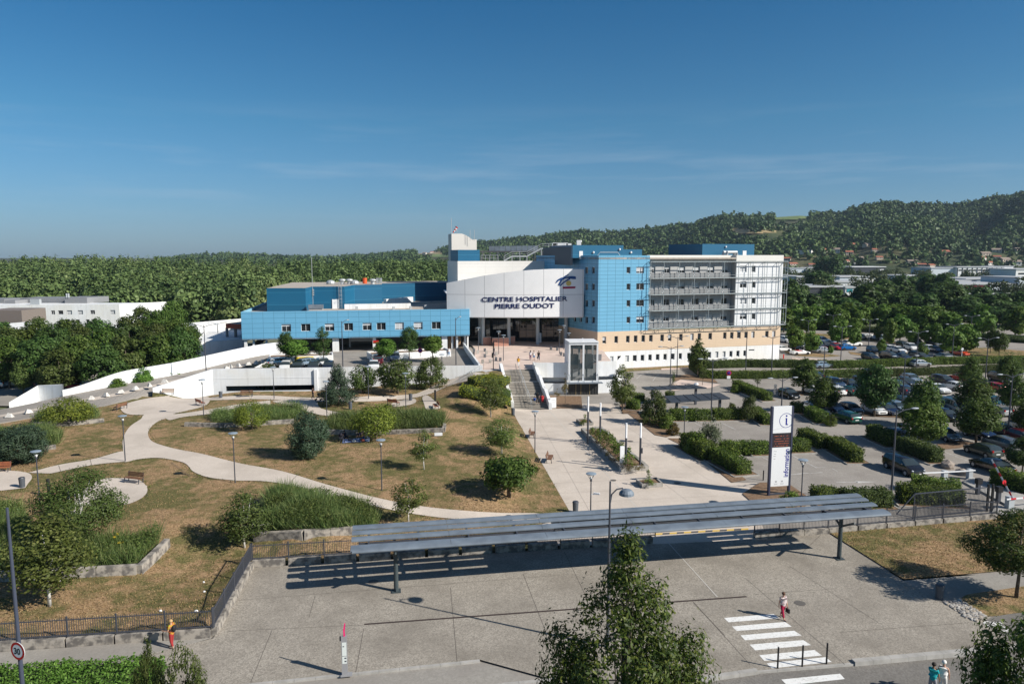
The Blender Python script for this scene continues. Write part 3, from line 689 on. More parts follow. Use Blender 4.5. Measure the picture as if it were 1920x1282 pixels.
mb = MB(); mb.bar(P1.pt(P1.L*.16,21.5,.03), P1.pt(P1.L*.16,22.75,.03), .75, .05, 0, up=P1.n); mb.box(tuple(P1.pt(P1.L*.16,21.95,.05)), (.7,.06,1.5), ROT); wlink('plant_door', mb, WHITE2, hosp)
mb = MB(); A = Vector((XA(1317, 162, 23), 162, 0)); B = A + d*13.4; P3 = Plane(A, B); z3 = ZT(163, 457.5); facade(mb, P3, 0, P3.L, 21.4, z3, []); Bk = Vector((-.50,.86,0))*11
Lf = Plane(A+Bk, A); facade(mb, Lf, 0, Lf.L, 21.4, z3, []); P3b = Plane(B, B-PM.n*8); facade(mb, P3b, 0, P3b.L, 21.4, z3, []); mb.prism([A, B, B-PM.n*8, A+Bk], z3-.02, z3); wlink('rooftop_plant_room', mb, [DBLUE], hosp)
mb = MB(); mb.box(tuple(P3.pt(P3.L*.81,22.1,.05)), (.9,.06,1.7), ROT); wlink('plant_door', mb, WHITE2, hosp)
mb = MB()
for k in (0, 1.0): mb.tube([P3.pt(P3.L*.32+k*.3,21.6,1.5+k), P3.pt(P3.L*.33+k*.3,22.6,1.5+k), P3.pt(P3.L*.53,22.6,1.5+k), P3.pt(P3.L*.54,21.6,1.5+k)], .35, 8)
wlink('roof_duct', mb, GALV, hosp)
mb = MB()
for a, c in ((1118,1165),):
    u, v = PM.hit(a, 480, -2)[0], PM.hit(c, 480, -2)[0]
    mb.tube([PM.pt(u,21.6,-2), PM.pt(u+.8,22.5,-2), PM.pt(v-.8,22.5,-2), PM.pt(v,21.6,-2)], .05, 6)
wlink('roof_guardrail', mb, GALV, hosp)
mb = MB()
for pl, u, z in ((P1,P1.L*.92,23.1),(P2,P2.L*.4,22.5),(P1,P1.L*.4,22.5),(P3,P3.L*.44,23.8)): mb.sph(tuple(pl.pt(u,z,.15)), (.22,.18,.22), 8, 6)
wlink('floodlight', mb, WHITE2, hosp)
# white block behind the drum, lift tower, blue cube, helipad steps
mb = MB(); A = Vector((XA(858,151,20),151,0)); B = Vector((XA(1052,158,20),158,0)); PWb = Plane(A, B); zw = ZT(153, 489.5)
facade(mb, PWb, 0, PWb.L, 9, zw, []); L2 = Plane(A+Vector((-3,10,0)), A); facade(mb, L2, 0, L2.L, 9, zw, []); mb.prism([A, B, B+Vector((0,14,0)), A+Vector((-3,12,0))], zw-.5, zw-.45)
wlink('white_upper_block', mb, [CREAM], hosp)
mb = MB(); A2_ = Vector((XA(859,152.5,22),152.5,0)); B2_ = Vector((XA(899.5,154,22),154,0)); Pc = Plane(A2_, B2_); zc1 = ZT(153, 468.5)
facade(mb, Pc, 0, Pc.L, zw-.6, zc1, []); L3 = Plane(A2_+Vector((-2.2,7,0)), A2_); facade(mb, L3, 0, L3.L, zw-.6, zc1, []); mb.prism([A2_, B2_, B2_+Vector((0,7,0)), A2_+Vector((-2.2,7,0))], zc1-.02, zc1)
wlink('rooftop_cube', mb, [DBLUE], hosp)
mb = MB(); yT = 169.; prof = [(847,560),(847,438.2),(866,438.2),(872,440),(878,443.5),(884,448),(887.5,450.5),(887.5,449),(894,449),(894,560)]
fr = [Vector((XA(a, yT+(a-847)*.06, 22), yT+(a-847)*.06, ZT(yT+(a-847)*.06, c))) for a, c in prof]; n = len(fr); bk = [v+Vector((-1.2,5,0)) for v in fr]
mb.add(fr+bk, [tuple(range(n))]+[(i, i+n, (i+1) % n+n, (i+1) % n) for i in range(n)]); wlink('lift_tower', mb, CREAM, hosp)
mb = MB(); mb.cyl((XA(846.5,170,26),170,ZT(170,438)), .06, 3.6, 6); mb.cyl((XA(857,171,26),171,ZT(171,438)), .04, 1.6, 6)
for x in (881.5, 889.5): mb.cyl((XA(x,170,25),170,ZT(170,452)), .05, 2.6, 6)
wlink('antenna', mb, GALV, hosp)
a_ = Vector((XA(857,171,27),171,ZT(171,425.5))); e_ = Vector((XA(849.5,171,27),171,ZT(171,436)))
for k in range(5):
    mb = MB(); mb.tube([a_.lerp(e_, k/5), a_.lerp(e_, (k+1)/5)], [.34-.04*k, .34-.04*(k+1)], 8); wlink('windsock_band', mb, mat('windsock_red' if k % 2 == 0 else 'windsock_white', (.6,.04,.03) if k % 2 == 0 else (.8,.8,.8), .7), hosp)
mb = MB(); yH = 176.
def hp(x, y, yy=yH): return Vector((XA(x, yy, 22), yy, ZT(yy, y)))
for k in range(9):
    x0, x1 = 917+k*10.3, 917+(k+1)*10.3-.6; t = (1.1*k/9)
    mb.add([hp(x0,471-t), hp(x1,471-t), hp(x1,461.5-t), hp(x0,461.5-t)], [(0,1,2,3)]); 
mb.prism([hp(900,470).xy, hp(1025,468).xy, (hp(1025,468)+Vector((3,22,0))).xy, (hp(900,470)+Vector((-3,22,0))).xy], ZT(yH,472.5), ZT(yH,470.5), 1)
for x in range(905, 1020, 14): mb.bar(hp(x,472), hp(x,492), .25, m=1)
for x in range(905, 1010, 28): mb.bar(hp(x,472), hp(x+14,490), .12, m=1)
wlink('helipad', mb, [STEELB, GREYD], hosp)
mb = MB(); yS = 166.
st = [(945,489),(960,480.5),(988,480.5),(1015,466),(1058,464)]
for off in (0, 1.6):
    pp = [hp(x,y,yS)+Vector((0,off,0)) for x, y in st]
    for p, q in zip(pp, pp[1:]):
        mb.bar(p, q, .12, .3); mb.bar(p+Vector((0,0,1.05)), q+Vector((0,0,1.05)), .08); mb.bar(p+Vector((0,0,.55)), q+Vector((0,0,.55)), .05)
        n_ = max(1, int((q-p).length/1.4))
        for k in range(n_+1): r_ = p.lerp(q, k/n_); mb.bar(r_, r_+Vector((0,0,1.05)), .06)
for x, y in ((960,481),(975,481),(988,481),(1015,467)): mb.bar(hp(x,y,yS), hp(x,492,yS), .14)
for x in range(902, 935, 8): mb.bar(hp(x,478,yS), hp(x,490,yS), .08)
mb.bar(hp(902,478.5,yS), hp(934,478.5,yS), .08); mb.bar(hp(902,484,yS), hp(934,484,yS), .06)
wlink('access_stair', mb, GALV, hosp)
mb = MB()
for x, y, w_, h_ in ((1050,461,3.5,.9),(1066,461.5,1.2,.8),(1085,458,1.,1.2),(1040,463,1.2,1.)): c = hp(x,y,172); mb.box(tuple(c), (w_,1.5,h_*1.6), 0)
mb.sph(tuple(hp(1088.5,452.5,172)), (.28,.28,.28)); wlink('roof_cooler', mb, WHITE2, hosp)
mb = MB(); A = Vector((XA(1018,160,22),160,0)); B = Vector((XA(1074,143.1,22),143.1,0)); Pd = Plane(A, B); facade(mb, Pd, 0, Pd.L-.05, 20, ZT(151,463.5), []); wlink('shaded_plant_wall', mb, [mat('shade_darkened_blue', (.03,.055,.085), .5)], hosp)  # receding flank of the plant room, its shade put into a darker blue

# ---------------------------------------------------------------- curved entrance drum
AL = Vector((XA(838,142.1), 142.1, 0)); AR = Vector((XA(1094.5,141.6,15), 141.6, 0)); SAG = 1.4
chd = AR-AL; nn = Vector((chd.y, -chd.x, 0)).normalized()
def arc(a, off=0.): q = AL + chd*a + nn*(SAG*4*a*(1-a)+off); return q
NA = 48; apx = []
for i in range(241):
    a = i/240; q = arc(a); apx.append((proj(q.x, q.y, 14)[0], a))
def a_of(px):
    for (x0, a0), (x1, a1) in zip(apx, apx[1:]):
        if x0 <= px <= x1: return a0+(a1-a0)*(px-x0)/(x1-x0)
    return 0. if px < apx[0][0] else 1.
def dh(px, py, off=.06): q = arc(a_of(px), off); p = arc(a_of(px)); return Vector((q.x, q.y, ZT(p.y, py)))
top = [(838,530.5),(874,523.5),(903,517.5),(934,513),(967,508.5),(1000,505.8),(1035,504.2),(1070,504.2),(1095,505)]
def interp(tab, x):
    for (x0, y0), (x1, y1) in zip(tab, tab[1:]):
        if x <= x1: return y0+(y1-y0)*(x-x0)/(x1-x0)
    return tab[-1][1]
mb = MB(); s_ = 0
for i in range(NA):
    r = []
    for a in (i/NA, (i+1)/NA):
        q = arc(a); px = proj(q.x, q.y, 14)[0]; zt = ZT(q.y, interp(top, px)); zb = 9.86+.1*a; qi = arc(a, -.5); r.append((q, zb, zt, qi, a*chd.length*1.012))
    (q, zb, zt, qi, s0), (Q, ZB_, ZT_, QI, s1) = r
    mb.uv[len(mb.f)] = [(s0,zb),(s1,ZB_),(s1,ZT_),(s0,zt)]
    mb.add([(q.x,q.y,zb),(Q.x,Q.y,ZB_),(Q.x,Q.y,ZT_),(q.x,q.y,zt),(qi.x,qi.y,zb),(QI.x,QI.y,ZB_),(QI.x,QI.y,ZT_),(qi.x,qi.y,zt)], [(0,1,2,3),(5,4,7,6),(3,2,6,7),(0,4,5,1)])
mb.add([(q.x,q.y,9.6),(Q.x,Q.y,9.6)], [])
e = arc(1); ei = arc(1,-.5); mb.add([(e.x,e.y,9.97),(ei.x,ei.y,9.97),(ei.x,ei.y,ZT(e.y,505)),(e.x,e.y,ZT(e.y,505))], [(0,1,2,3)])
wlink('entrance_drum', mb, [DRUM], hosp)
pl_ = [arc(i/24, -.3) for i in range(25)]
mb = MB(); mb.prism([(p.x, p.y) for p in pl_]+[(13,158),(-15,158)], 9.75, 9.95); mb.prism([(p.x, p.y) for p in pl_]+[(13,156),(-15,158)], 14.2, 14.4); wlink('entrance_soffit', mb, WHITE, hosp)
mb = MB()
for px, y in ((906,145.5),(954,146.2),(1008,146.6),(1061,147.2),(900,149)): mb = MB(); x = XA(px, y, 4); mb.cyl((x, y, 3.8), .36, 6., 14); wlink('entrance_column', mb, mat('column_paint', (.42,.46,.48), .5), hosp)
GA, GB = Vector((XA(872,153),153,0)), Vector((XA(1064,151),151,0)); PG = Plane(GA, GB)
mb = MB(); mb.add([PG.pt(0,3.8), PG.pt(PG.L,3.8), PG.pt(PG.L,9.8), PG.pt(0,9.8)], [(0,1,2,3)])
ent = wlink('entrance_glazing', mb, GLASSD, hosp)
mb = MB(); k = 0.
while k < PG.L: mb.bar(PG.pt(k,3.8,.06), PG.pt(k,9.8,.06), .07); k += 1.45
for z in (6.3, 8.2): mb.bar(PG.pt(0,z,.06), PG.pt(PG.L,z,.06), .07)
mb.build('mullion', BLACK, ent)
# lettering and emblem on the drum
for s, x0, x1, yb0, yb1, hgt in (('CENTRE HOSPITALIER', 903.2, 1064, 565.6, 563.9, 8.4), ('PIERRE OUDOT', 927.5, 1039.5, 578.3, 577., 8.5)):
    vs, fs = text_mesh(s, 1., .018, .02); wx = max(v[0] for v in vs); wn = min(v[0] for v in vs); cap = max(v[1] for v in vs)
    gap = (wn+(wx-wn)*(.372 if 'CENTRE' in s else .49))
    out = []
    for a, c, e in vs:
        t = (a-wn)/(wx-wn); px = x0+(x1-x0)*t; yb = yb0+(yb1-yb0)*t
        out.append(dh(px, yb-hgt*c/cap, .07+e))
    for k in (0, 1): mb = MB(); mb.add(out, [f for f in fs if (vs[f[0]][0] > gap) == bool(k)]); wlink('lettering', mb, NAVY, hosp)
mb = MB()
def stroke(pts, w0, w1, m):
    L = []
    for i, (x, y) in enumerate(pts):
        t = i/(len(pts)-1); j = min(i, len(pts)-2); dx, dy = pts[j+1][0]-pts[j][0], pts[j+1][1]-pts[j][1]; l = math.hypot(dx, dy); w_ = (w0+(w1-w0)*t)/2*(.35 if i == 0 else 1)
        L += [dh(x-dy/l*w_, y+dx/l*w_, .08), dh(x+dy/l*w_, y-dx/l*w_, .08)]
    mb.add(L, [(2*i, 2*i+1, 2*i+3, 2*i+2) for i in range(len(pts)-1)], m)
stroke(cr([(1042,530.5),(1047,525.5),(1055,522),(1065,520.5),(1073,521.5),(1079.5,521.5)], 4), 1.6, 3.6, 0)
stroke(cr([(1066,514.5),(1058,519),(1052,526),(1047.5,535)], 4), 2., 2.6, 0); stroke(cr([(1069,522),(1062,526),(1055,531),(1050,536)], 4), 2.6, 2.2, 0)
stroke(cr([(1044,526),(1052,521.5),(1060,520.5),(1070,518.8),(1079,519.5)], 4), 1.6, 2.2, 0); stroke([(1043,528),(1050,524.5),(1058,523)], 1., 1.4, 0)
c = [dh(1066+4.8*math.cos(t), 531+4.9*math.sin(t), .09) for t in [2*math.pi*k/20 for k in range(20)]]; mb.add(c, [tuple(range(20))[::-1]], 1)
mb.add([dh(1055,541.3), dh(1079.5,540.6), dh(1077.5,538.8), dh(1080,536.9), dh(1055,537.6)], [(0,1,2,3,4)], 2)
wlink('emblem', mb, [mat('emblem_blue', (.01,.055,.20), .5), mat('emblem_yellow', (.62,.45,.13), .5), mat('emblem_crimson', (.30,.01,.06), .5)], hosp)

# ---------------------------------------------------------------- low blue wing on the left
WA = Vector((XA(453,133.6,8),133.6,0)); WB = Vector((XA(880.5,141,8),141,0)); PW = Plane(WA, WB); wz0, wz1 = 6.2, 11.45
wing = thing('hospital_wing', 'low pale blue panelled wing on piers over the deck with petrol blue rooftop rooms', 'hospital wing', (WA.x, WA.y, 0))
ww = [PW.rect(430+a/4, 420+748/4+(2.5-5.5*i/8), 430+c/4, 420+798/4+(3-6*i/8)) for i, (a, c) in enumerate(((392,463),(538,608),(717,787),(860,928),(1000,1068),(1105,1173),(1243,1310),(1383,1450),(1518,1586)))]
zz0, zz1 = PW.rect(600,606.5,610,620.5)[2:]
ww = [(w[0], w[1], zz0, zz1, bl) for w, bl in zip(ww, (.3, 0, .45, 0, .35, 0, .9, .8, 0))]
bk = -PW.n*34
mb = MB(); facade(mb, PW, 0, PW.L, wz0, wz1, ww)
for a, c in ((WB, WB+bk), (WA+bk, WA)): q = Plane(a, c); facade(mb, q, 0, q.L, wz0, wz1, [])
wlink('blue_wall', mb, [LBLUE2, mat('reveal', (.12,.27,.38), .6)], wing)
for w in ww: window(wing, PW, w)
mb = MB(); mb.prism([WA+PW.n*-.35+PW.d*.35, WB+PW.n*-.35-PW.d*.35, WB+bk-PW.d*.35, WA+bk+PW.d*.35], 10.7, 10.95); wlink('roof', mb, ROOFG, wing)
mb = MB()
for a, c in ((PW.pt(0,wz1,-.18), PW.pt(PW.L,wz1,-.18)), (PW.pt(.18,wz1,-.36), PW.pt(.18,wz1,-34)), (PW.pt(PW.L-.18,wz1,-.36), PW.pt(PW.L-.18,wz1,-34))):
    mb.bar(Vector(a)-Vector((0,0,.30)), Vector(c)-Vector((0,0,.30)), .34, .66)
wlink('parapet', mb, mat('parapet_blue', (.22,.45,.60), .5), wing)
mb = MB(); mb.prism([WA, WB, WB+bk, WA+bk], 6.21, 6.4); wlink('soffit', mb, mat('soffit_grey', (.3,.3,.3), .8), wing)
mb = MB()
for px, w_, off in ((461,.5,-.6),(476,.35,-1.),(500,.35,-1.),(629.5,1.2,-.8),(702,.6,-.8),(833.5,1.1,-.8),(848,.35,-1.5),(857,.35,-1.),(872,.35,-1.),(877,.3,-.5)):
    u = PW.hit(px, 645, off)[0]; c = PW.pt(u, (DECKZ+wz0)/2-.2, off); mb.box(tuple(c), (w_,.5,wz0-DECKZ+.4), ROT)
wlink('pier', mb, WHITE, wing)
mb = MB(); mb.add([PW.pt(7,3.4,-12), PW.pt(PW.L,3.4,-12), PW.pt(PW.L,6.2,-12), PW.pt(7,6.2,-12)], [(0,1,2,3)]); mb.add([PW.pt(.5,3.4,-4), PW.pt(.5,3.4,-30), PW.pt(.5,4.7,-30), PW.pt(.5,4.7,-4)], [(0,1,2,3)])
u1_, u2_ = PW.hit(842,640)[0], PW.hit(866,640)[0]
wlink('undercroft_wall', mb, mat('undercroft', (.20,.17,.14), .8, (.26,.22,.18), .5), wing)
mb = MB(); a, c = PW.hit(656,640,-7)[0], PW.hit(701,640,-7)[0]; mb.add([PW.pt(a,4.7,-7), PW.pt(c,4.7,-7), PW.pt(c,6.2,-7), PW.pt(a,6.2,-7)], [(0,1,2,3)]); mb.bar(PW.pt(a,3.6,-7), PW.pt(a,6.2,-7), .3)
mb.add([PW.pt(u1_,3.7,-2.2), PW.pt(u2_,3.7,-2.2), PW.pt(u2_,6.2,-2.2), PW.pt(u1_,6.2,-2.2)], [(0,1,2,3)], 1)
wlink('undercroft_screen', mb, [CREAM, mat('tan_cladding', (.30,.19,.11), .7)], wing)
fp = [(501.5,584),(574,583.5),(586,579),(647,578.5),(665,573.5),(717,572)]
fpw = [G(x, y, 10.95) for x, y in fp]; fpw = [Vector((p.x, p.y, 0)) for p in fpw]
zU = ZT(fpw[0].y, 540.2); mb = MB()
for a, c in zip(fpw, fpw[1:]): q = Plane(a, c); facade(mb, q, 0, q.L, 10.9, zU, [])
e = fpw[-1]; q = Plane(e, e+Vector((-3,14,0))); facade(mb, q, 0, q.L, 10.9, zU, [])
mb.prism(fpw+[e+Vector((-3,16,0)), fpw[0]+Vector((-4,30,0))], zU-.03, zU-.01, 1)
wlink('upper_room', mb, [DBLUE, ROOFG], wing)
A = Vector((XA(716,170,13),170,0)); B = Vector((XA(842,176,13),176,0)); q = Plane(A, B); mb = MB(); zq = ZT(172, 530.8); facade(mb, q, 0, q.L, 10.9, zq, []); mb.prism([A, B, B+Vector((0,12,0)), A+Vector((-3,12,0))], zq-.03, zq-.01, 1)
q2 = Plane(A+Vector((-3,12,0)), A); facade(mb, q2, 0, q2.L, 10.9, zq, []); wlink('upper_room', mb, [DBLUE, ROOFG], wing)
pf = Plane(fpw[2], fpw[3])
mb = MB(); u = pf.hit(629,570)[0]; mb.box(tuple(pf.pt(u,11.9,.05)), (1.3,.08,2.0), ROT); wlink('plant_door', mb, WHITE2, wing)
mb = MB(); u = pf.hit(638.5,560)[0]
for s in (-.28,.28): mb.bar(pf.pt(u+s,10.95,.25), pf.pt(u+s,zU+1.0,.25), .06)
for k in range(18): mb.bar(pf.pt(u-.28,11.2+.3*k,.25), pf.pt(u+.28,11.2+.3*k,.25), .04)
for k in range(5):
    z = 13+.8*k; mb.tube([pf.pt(u+.35*math.cos(t),z,.25+.6*math.sin(t)) for t in [math.pi*j/6 for j in range(7)]], .025, 5)
wlink('caged_ladder', mb, GALV, wing)
mb = MB(); u = pf.hit(587,560)[0]; mb.cyl(tuple(pf.pt(u,11,.3)), .05, 10.5, 6)
for k in range(4): mb.box(tuple(pf.pt(u+.1,14.9-.35*k,.2)), (.3,.3,.2), ROT)
wlink('antenna', mb, GALV, wing)
mb = MB(); c = G(594,580,11.3); mb.box((c.x,c.y-.6,11.9), (2.8,1.2,.75), ROT); mb.box((c.x,c.y-.6,11.35), (2.5,.9,.25), ROT, 1); wlink('air_handler', mb, [STEELB, GALV], wing)
mb = MB(); 
for (x0,y0,x1,y1,h) in ((646,579.5,770,577.5,1.0),(722,571,772,566,1.2)):
    mb = MB(); p, q_ = G(x0,y0,10.95), G(x1,y1,10.95); mb.bar(p+Vector((0,0,h/2)), q_+Vector((0,0,h/2)), .8, h); wlink('white_duct', mb, WHITE, wing)
for x, y, kind in ((620,533,0),(642,531,1),(655,530,1),(665,531.5,0),(699,530,1)):
    yy = fpw[2].y+12; xx = XA(x, yy, zU); mb = MB()
    if kind: mb.cyl((xx,yy,zU), .45, .8, 10); mb.lathe((xx,yy,zU+.8), [(.85,0),(.7,.28),(.25,.42)], 12)
    else: mb.sph((xx,yy,zU+.3), (1.,.8,.65), 10, 8)
    wlink('roof_vent', mb, GALV, wing)
mb = MB(); yy = fpw[2].y+16; mb.cyl((XA(684,yy,zU),yy,zU), .5, 1.25, 10); wlink('orange_flue', mb, mat('orange_paint', (.65,.10,.03), .5), wing)
mb = MB()
for x in (708, 714): mb.box((XA(x,yy,zU),yy,zU+.6), (.5,.5,1.3))
for x, y in ((800,551),(819,553)): p = G(x, y+4, 10.95); mb.box((p.x,p.y,11.9), (1.4,1.,1.9), .2)
wlink('roof_cooler', mb, GALV, wing)
mb = MB()
for x0, y0, x1 in ((760,562,830),(765,568,842)): p, q_ = G(x0,y0,11.2), G(x1,y0-3,11.2); mb.bar(p, q_, .5, .4)
for x, y in ((669,580),(738,580.5),(770,579.5),(798,577),(604,581)): p = G(x,y,10.95); mb.box((p.x,p.y,11.25), (.5,.5,.6), .3)
wlink('roof_duct', mb, GALV, wing)
mb = MB(); mb.cyl((XA(683,yy+6,15),yy+6,15), .04, 4.5, 5) if False else None

# ---------------------------------------------------------------- deck, plaza, stairs, lift
DA, DB = Vector((XA(400,109.6,2),109.6,0)), Vector((XA(905,113.2,3),113.2,0)); PD = Plane(DA, DB)
deck = thing('parking_deck', 'white walled raised parking deck in front of the low blue wing', 'parking deck', (DA.x, DA.y, 0))
op = [PD.rect(424,722.5,589,732), PD.rect(712,723,758,731), PD.rect(828,712,848,719)]
op = [(a, c, max(e, .3), f) for a, c, e, f in op]
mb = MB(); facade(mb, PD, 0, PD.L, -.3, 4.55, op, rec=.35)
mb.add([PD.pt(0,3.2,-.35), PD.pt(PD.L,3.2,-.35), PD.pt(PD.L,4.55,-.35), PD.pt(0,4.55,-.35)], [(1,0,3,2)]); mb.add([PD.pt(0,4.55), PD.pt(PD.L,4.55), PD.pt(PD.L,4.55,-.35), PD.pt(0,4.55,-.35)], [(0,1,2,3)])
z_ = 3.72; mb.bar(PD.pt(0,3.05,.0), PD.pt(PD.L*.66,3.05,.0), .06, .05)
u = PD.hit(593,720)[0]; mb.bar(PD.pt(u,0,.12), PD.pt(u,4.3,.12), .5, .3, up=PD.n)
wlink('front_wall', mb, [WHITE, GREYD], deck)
rampw = [G(287,742,1.15), G(400,738,1.15)]; Pr = Plane(rampw[0], (DA.x, DA.y))
mb = MB(); mb.add([Pr.pt(0,-.3), Pr.pt(Pr.L,-.3), Pr.pt(Pr.L,4.55), Pr.pt(0,2.35)], [(0,1,2,3)]); mb.add([Pr.pt(0,-.3,-.35), Pr.pt(Pr.L,-.3,-.35), Pr.pt(Pr.L,4.55,-.35), Pr.pt(0,2.35,-.35)], [(1,0,3,2)])
mb.add([Pr.pt(0,2.35), Pr.pt(Pr.L,4.55), Pr.pt(Pr.L,4.55,-.35), Pr.pt(0,2.35,-.35)], [(0,1,2,3)]); mb.add([Pr.pt(0,-.3), Pr.pt(0,2.35), Pr.pt(0,2.35,-.35), Pr.pt(0,-.3,-.35)], [(0,1,2,3)])
wlink('ramp_wall', mb, WHITE, deck)
mb = MB(); e0 = NE[-1]; mb.prism([(PD.pt(.2,0,-.35).x,PD.pt(.2,0,-.35).y), (PD.B.x-1.2,PD.B.y+.3), (-7.4,141), (-12,165), (-52,165), (FE[-1].x,FE[-1].y), (NE[-1].x-.3,NE[-1].y)], DECKZ-.3, DECKZ); wlink('deck_slab', mb, ASPH, deck)
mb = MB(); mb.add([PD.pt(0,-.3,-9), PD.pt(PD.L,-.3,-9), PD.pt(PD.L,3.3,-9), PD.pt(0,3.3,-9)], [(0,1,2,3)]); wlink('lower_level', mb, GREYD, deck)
for k, (x0, y0, x1, y1) in enumerate(((505,682,624,677.5),(696.5,676,845,668))):
    p, q = G(x0,y0,DECKZ), G(x1,y1,DECKZ); d_ = (q-p).normalized(); n_ = Vector((-d_.y,d_.x,0))
    r = thing('planter_box', ('white planter box on the deck holding two tall trees and a round one', 'white planter box on the deck beside the no parking disc')[k], 'planter', p)
    mb = MB(); h = 1.15
    mb.bar(p+Vector((0,0,h/2)), q+Vector((0,0,h/2)), .2, h); mb.bar(p+n_*4+Vector((0,0,h/2)), q+n_*4+Vector((0,0,h/2)), .2, h); mb.bar(p+n_*.1+Vector((0,0,h/2)), p+n_*3.9+Vector((0,0,h/2)), .2, h); mb.bar(q+n_*.1+Vector((0,0,h/2)), q+n_*3.9+Vector((0,0,h/2)), .2, h)
    wlink('planter_wall', mb, WHITE, r); mb = MB(); mb.prism([(v.x,v.y) for v in (p+n_*.1, q+n_*.1, q+n_*3.9, p+n_*3.9)], DECKZ+.02, DECKZ+.9); wlink('planter_soil', mb, SOIL, r)
    if k == 0:
        mb = MB(); c = p.lerp(q,.55)-n_*.13+Vector((0,0,.75)); mb.bar(c-d_*1.5, c+d_*1.5, .03, .55); wlink('yellow_board', mb, mat('yellow_board', (.75,.55,.04), .5), r)
# no-parking discs
# plaza slab and its retaining wall right of the stairs
s0L, s0R = G(963.5,767,0), G(1028.5,767,0); s1L, s1R = G(942,693.5,3.8), G(1000,691.5,3.8)
RWy = s1R.y+.2
pz = [(PD.B.x-1.2, PD.B.y+.2), (s1L.x, s1L.y), (s1R.x, s1R.y), (XA(1061,RWy,2), RWy), (XA(1061,RWy,2), RWy+5), (XA(1150,RWy+5,2), RWy+5), (C0.x+1, C0.y), (C0.x-.3, C0.y-.3), (SB.x, SB.y), (-12,165), (-7.4,141)]
mb = MB(); mb.prism(pz, -.2, 3.8, 1, 0); struct('plaza', mb.build('plaza', [PINK, WHITE]))
rw = thing('retaining_wall', 'white plaza retaining wall with a dark slot between the stairs and the glass lift', 'retaining wall', (s1R.x, RWy, 0))
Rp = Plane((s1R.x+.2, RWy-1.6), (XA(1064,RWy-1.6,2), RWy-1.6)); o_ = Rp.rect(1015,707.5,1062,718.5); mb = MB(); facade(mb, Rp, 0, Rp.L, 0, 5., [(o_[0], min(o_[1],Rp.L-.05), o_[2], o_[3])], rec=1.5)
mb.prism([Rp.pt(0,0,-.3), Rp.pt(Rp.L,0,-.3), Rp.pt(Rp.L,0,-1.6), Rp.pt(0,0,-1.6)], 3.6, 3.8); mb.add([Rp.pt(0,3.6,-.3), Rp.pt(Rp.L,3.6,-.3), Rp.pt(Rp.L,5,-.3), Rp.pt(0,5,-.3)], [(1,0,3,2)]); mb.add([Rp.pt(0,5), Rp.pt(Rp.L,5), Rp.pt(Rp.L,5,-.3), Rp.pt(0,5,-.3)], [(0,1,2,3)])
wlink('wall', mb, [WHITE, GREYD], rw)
rw2 = thing('retaining_wall', 'white wall block with a dark slot on the right of the glass lift', 'retaining wall', (XA(1122,RWy,0), RWy, 0))
Rq = Plane((XA(1121,RWy-1,2), RWy-1.), (XA(1156,RWy-.4,2), RWy-.4)); o_ = Rq.rect(1123,705,1155,711.5); mb = MB(); facade(mb, Rq, 0, Rq.L, 0, 5.1, [(.1, Rq.L-.1, o_[2], o_[3])], rec=1.5); q = Plane(Rq.B, Rq.B+Vector((2.5,9,0))); facade(mb, q, 0, q.L, 0, 5.1, [])
mb.add([Rq.pt(0,5.1), Rq.pt(Rq.L,5.1), Rq.pt(Rq.L,5.1,-.3), Rq.pt(0,5.1,-.3)], [(0,1,2,3)]); mb.add([Rq.pt(0,3.,-.3), Rq.pt(Rq.L,3.,-.3), Rq.pt(Rq.L,5.1,-.3), Rq.pt(0,5.1,-.3)], [(1,0,3,2)])
mb.bar(Rq.pt(.1,5.1,-4), Rq.pt(Rq.L,4.6,-8), .1, 1.1, 1); wlink('wall', mb, [WHITE, GREYD], rw2)
stairs = thing('outdoor_stairs', 'wide grey outdoor stairs in three flights between white walls up to the plaza', 'stairs', tuple((s0L+s0R)/2))
prof = [(0,0),(.27,1.27),(.37,1.27),(.63,2.53),(.73,2.53),(1.,3.8)]
mb = MB()
def stair_pt(t, side, z): a = s0L.lerp(s1L, t) if side == 0 else s0R.lerp(s1R, t); return Vector((a.x, a.y, z))
steps = []
for (t0, z0), (t1, z1) in zip(prof, prof[1:]):
    if z1 > z0:
        n = 8
        for k in range(n): steps.append((t0+(t1-t0)*k/n, t0+(t1-t0)*(k+1)/n, z0+(z1-z0)*(k+1)/n))
    else: steps.append((t0, t1, z1))
zp = 0.
for t0, t1, z in steps:
    a, c, e, f = stair_pt(t0,0,zp), stair_pt(t0,1,zp), stair_pt(t0,1,z), stair_pt(t0,0,z); mb.add([a,c,e,f], [(0,1,2,3)], 1)
    mb.add([stair_pt(t0,0,z), stair_pt(t0,1,z), stair_pt(t1,1,z), stair_pt(t1,0,z)], [(0,1,2,3)], 0); zp = z
wlink('steps', mb, [mat('step_tread', (.40,.37,.32), .85, (.33,.30,.26), 2.), mat('step_riser', (.17,.155,.135), .9)], stairs)
for side in (0, 1):
    mb = MB(); o = -.22 if side == 0 else .22
    ring = []
    for t, z in [(-.02,0)]+prof[1:]+[(1.06,3.8)]: a = stair_pt(t,side,0); ring.append((a, z+1.0))
    for (a, za), (c, zc) in zip(ring, ring[1:]):
        dx = Vector((o,0,0)); q = [a+Vector((0,0,-.2)), c+Vector((0,0,-.2)), Vector((c.x,c.y,zc)), Vector((a.x,a.y,za))]; mb.add(q+[v+dx*2 for v in q], [(0,1,2,3),(4,7,6,5),(3,2,6,7)])
    a, za = ring[0]; mb.add([a+Vector((0,0,-.2)), a+Vector((2*o,0,-.2)), Vector((a.x+2*o,a.y,za)), Vector((a.x,a.y,za))], [(0,1,2,3)]); wlink('side_wall', mb, WHITE, stairs)
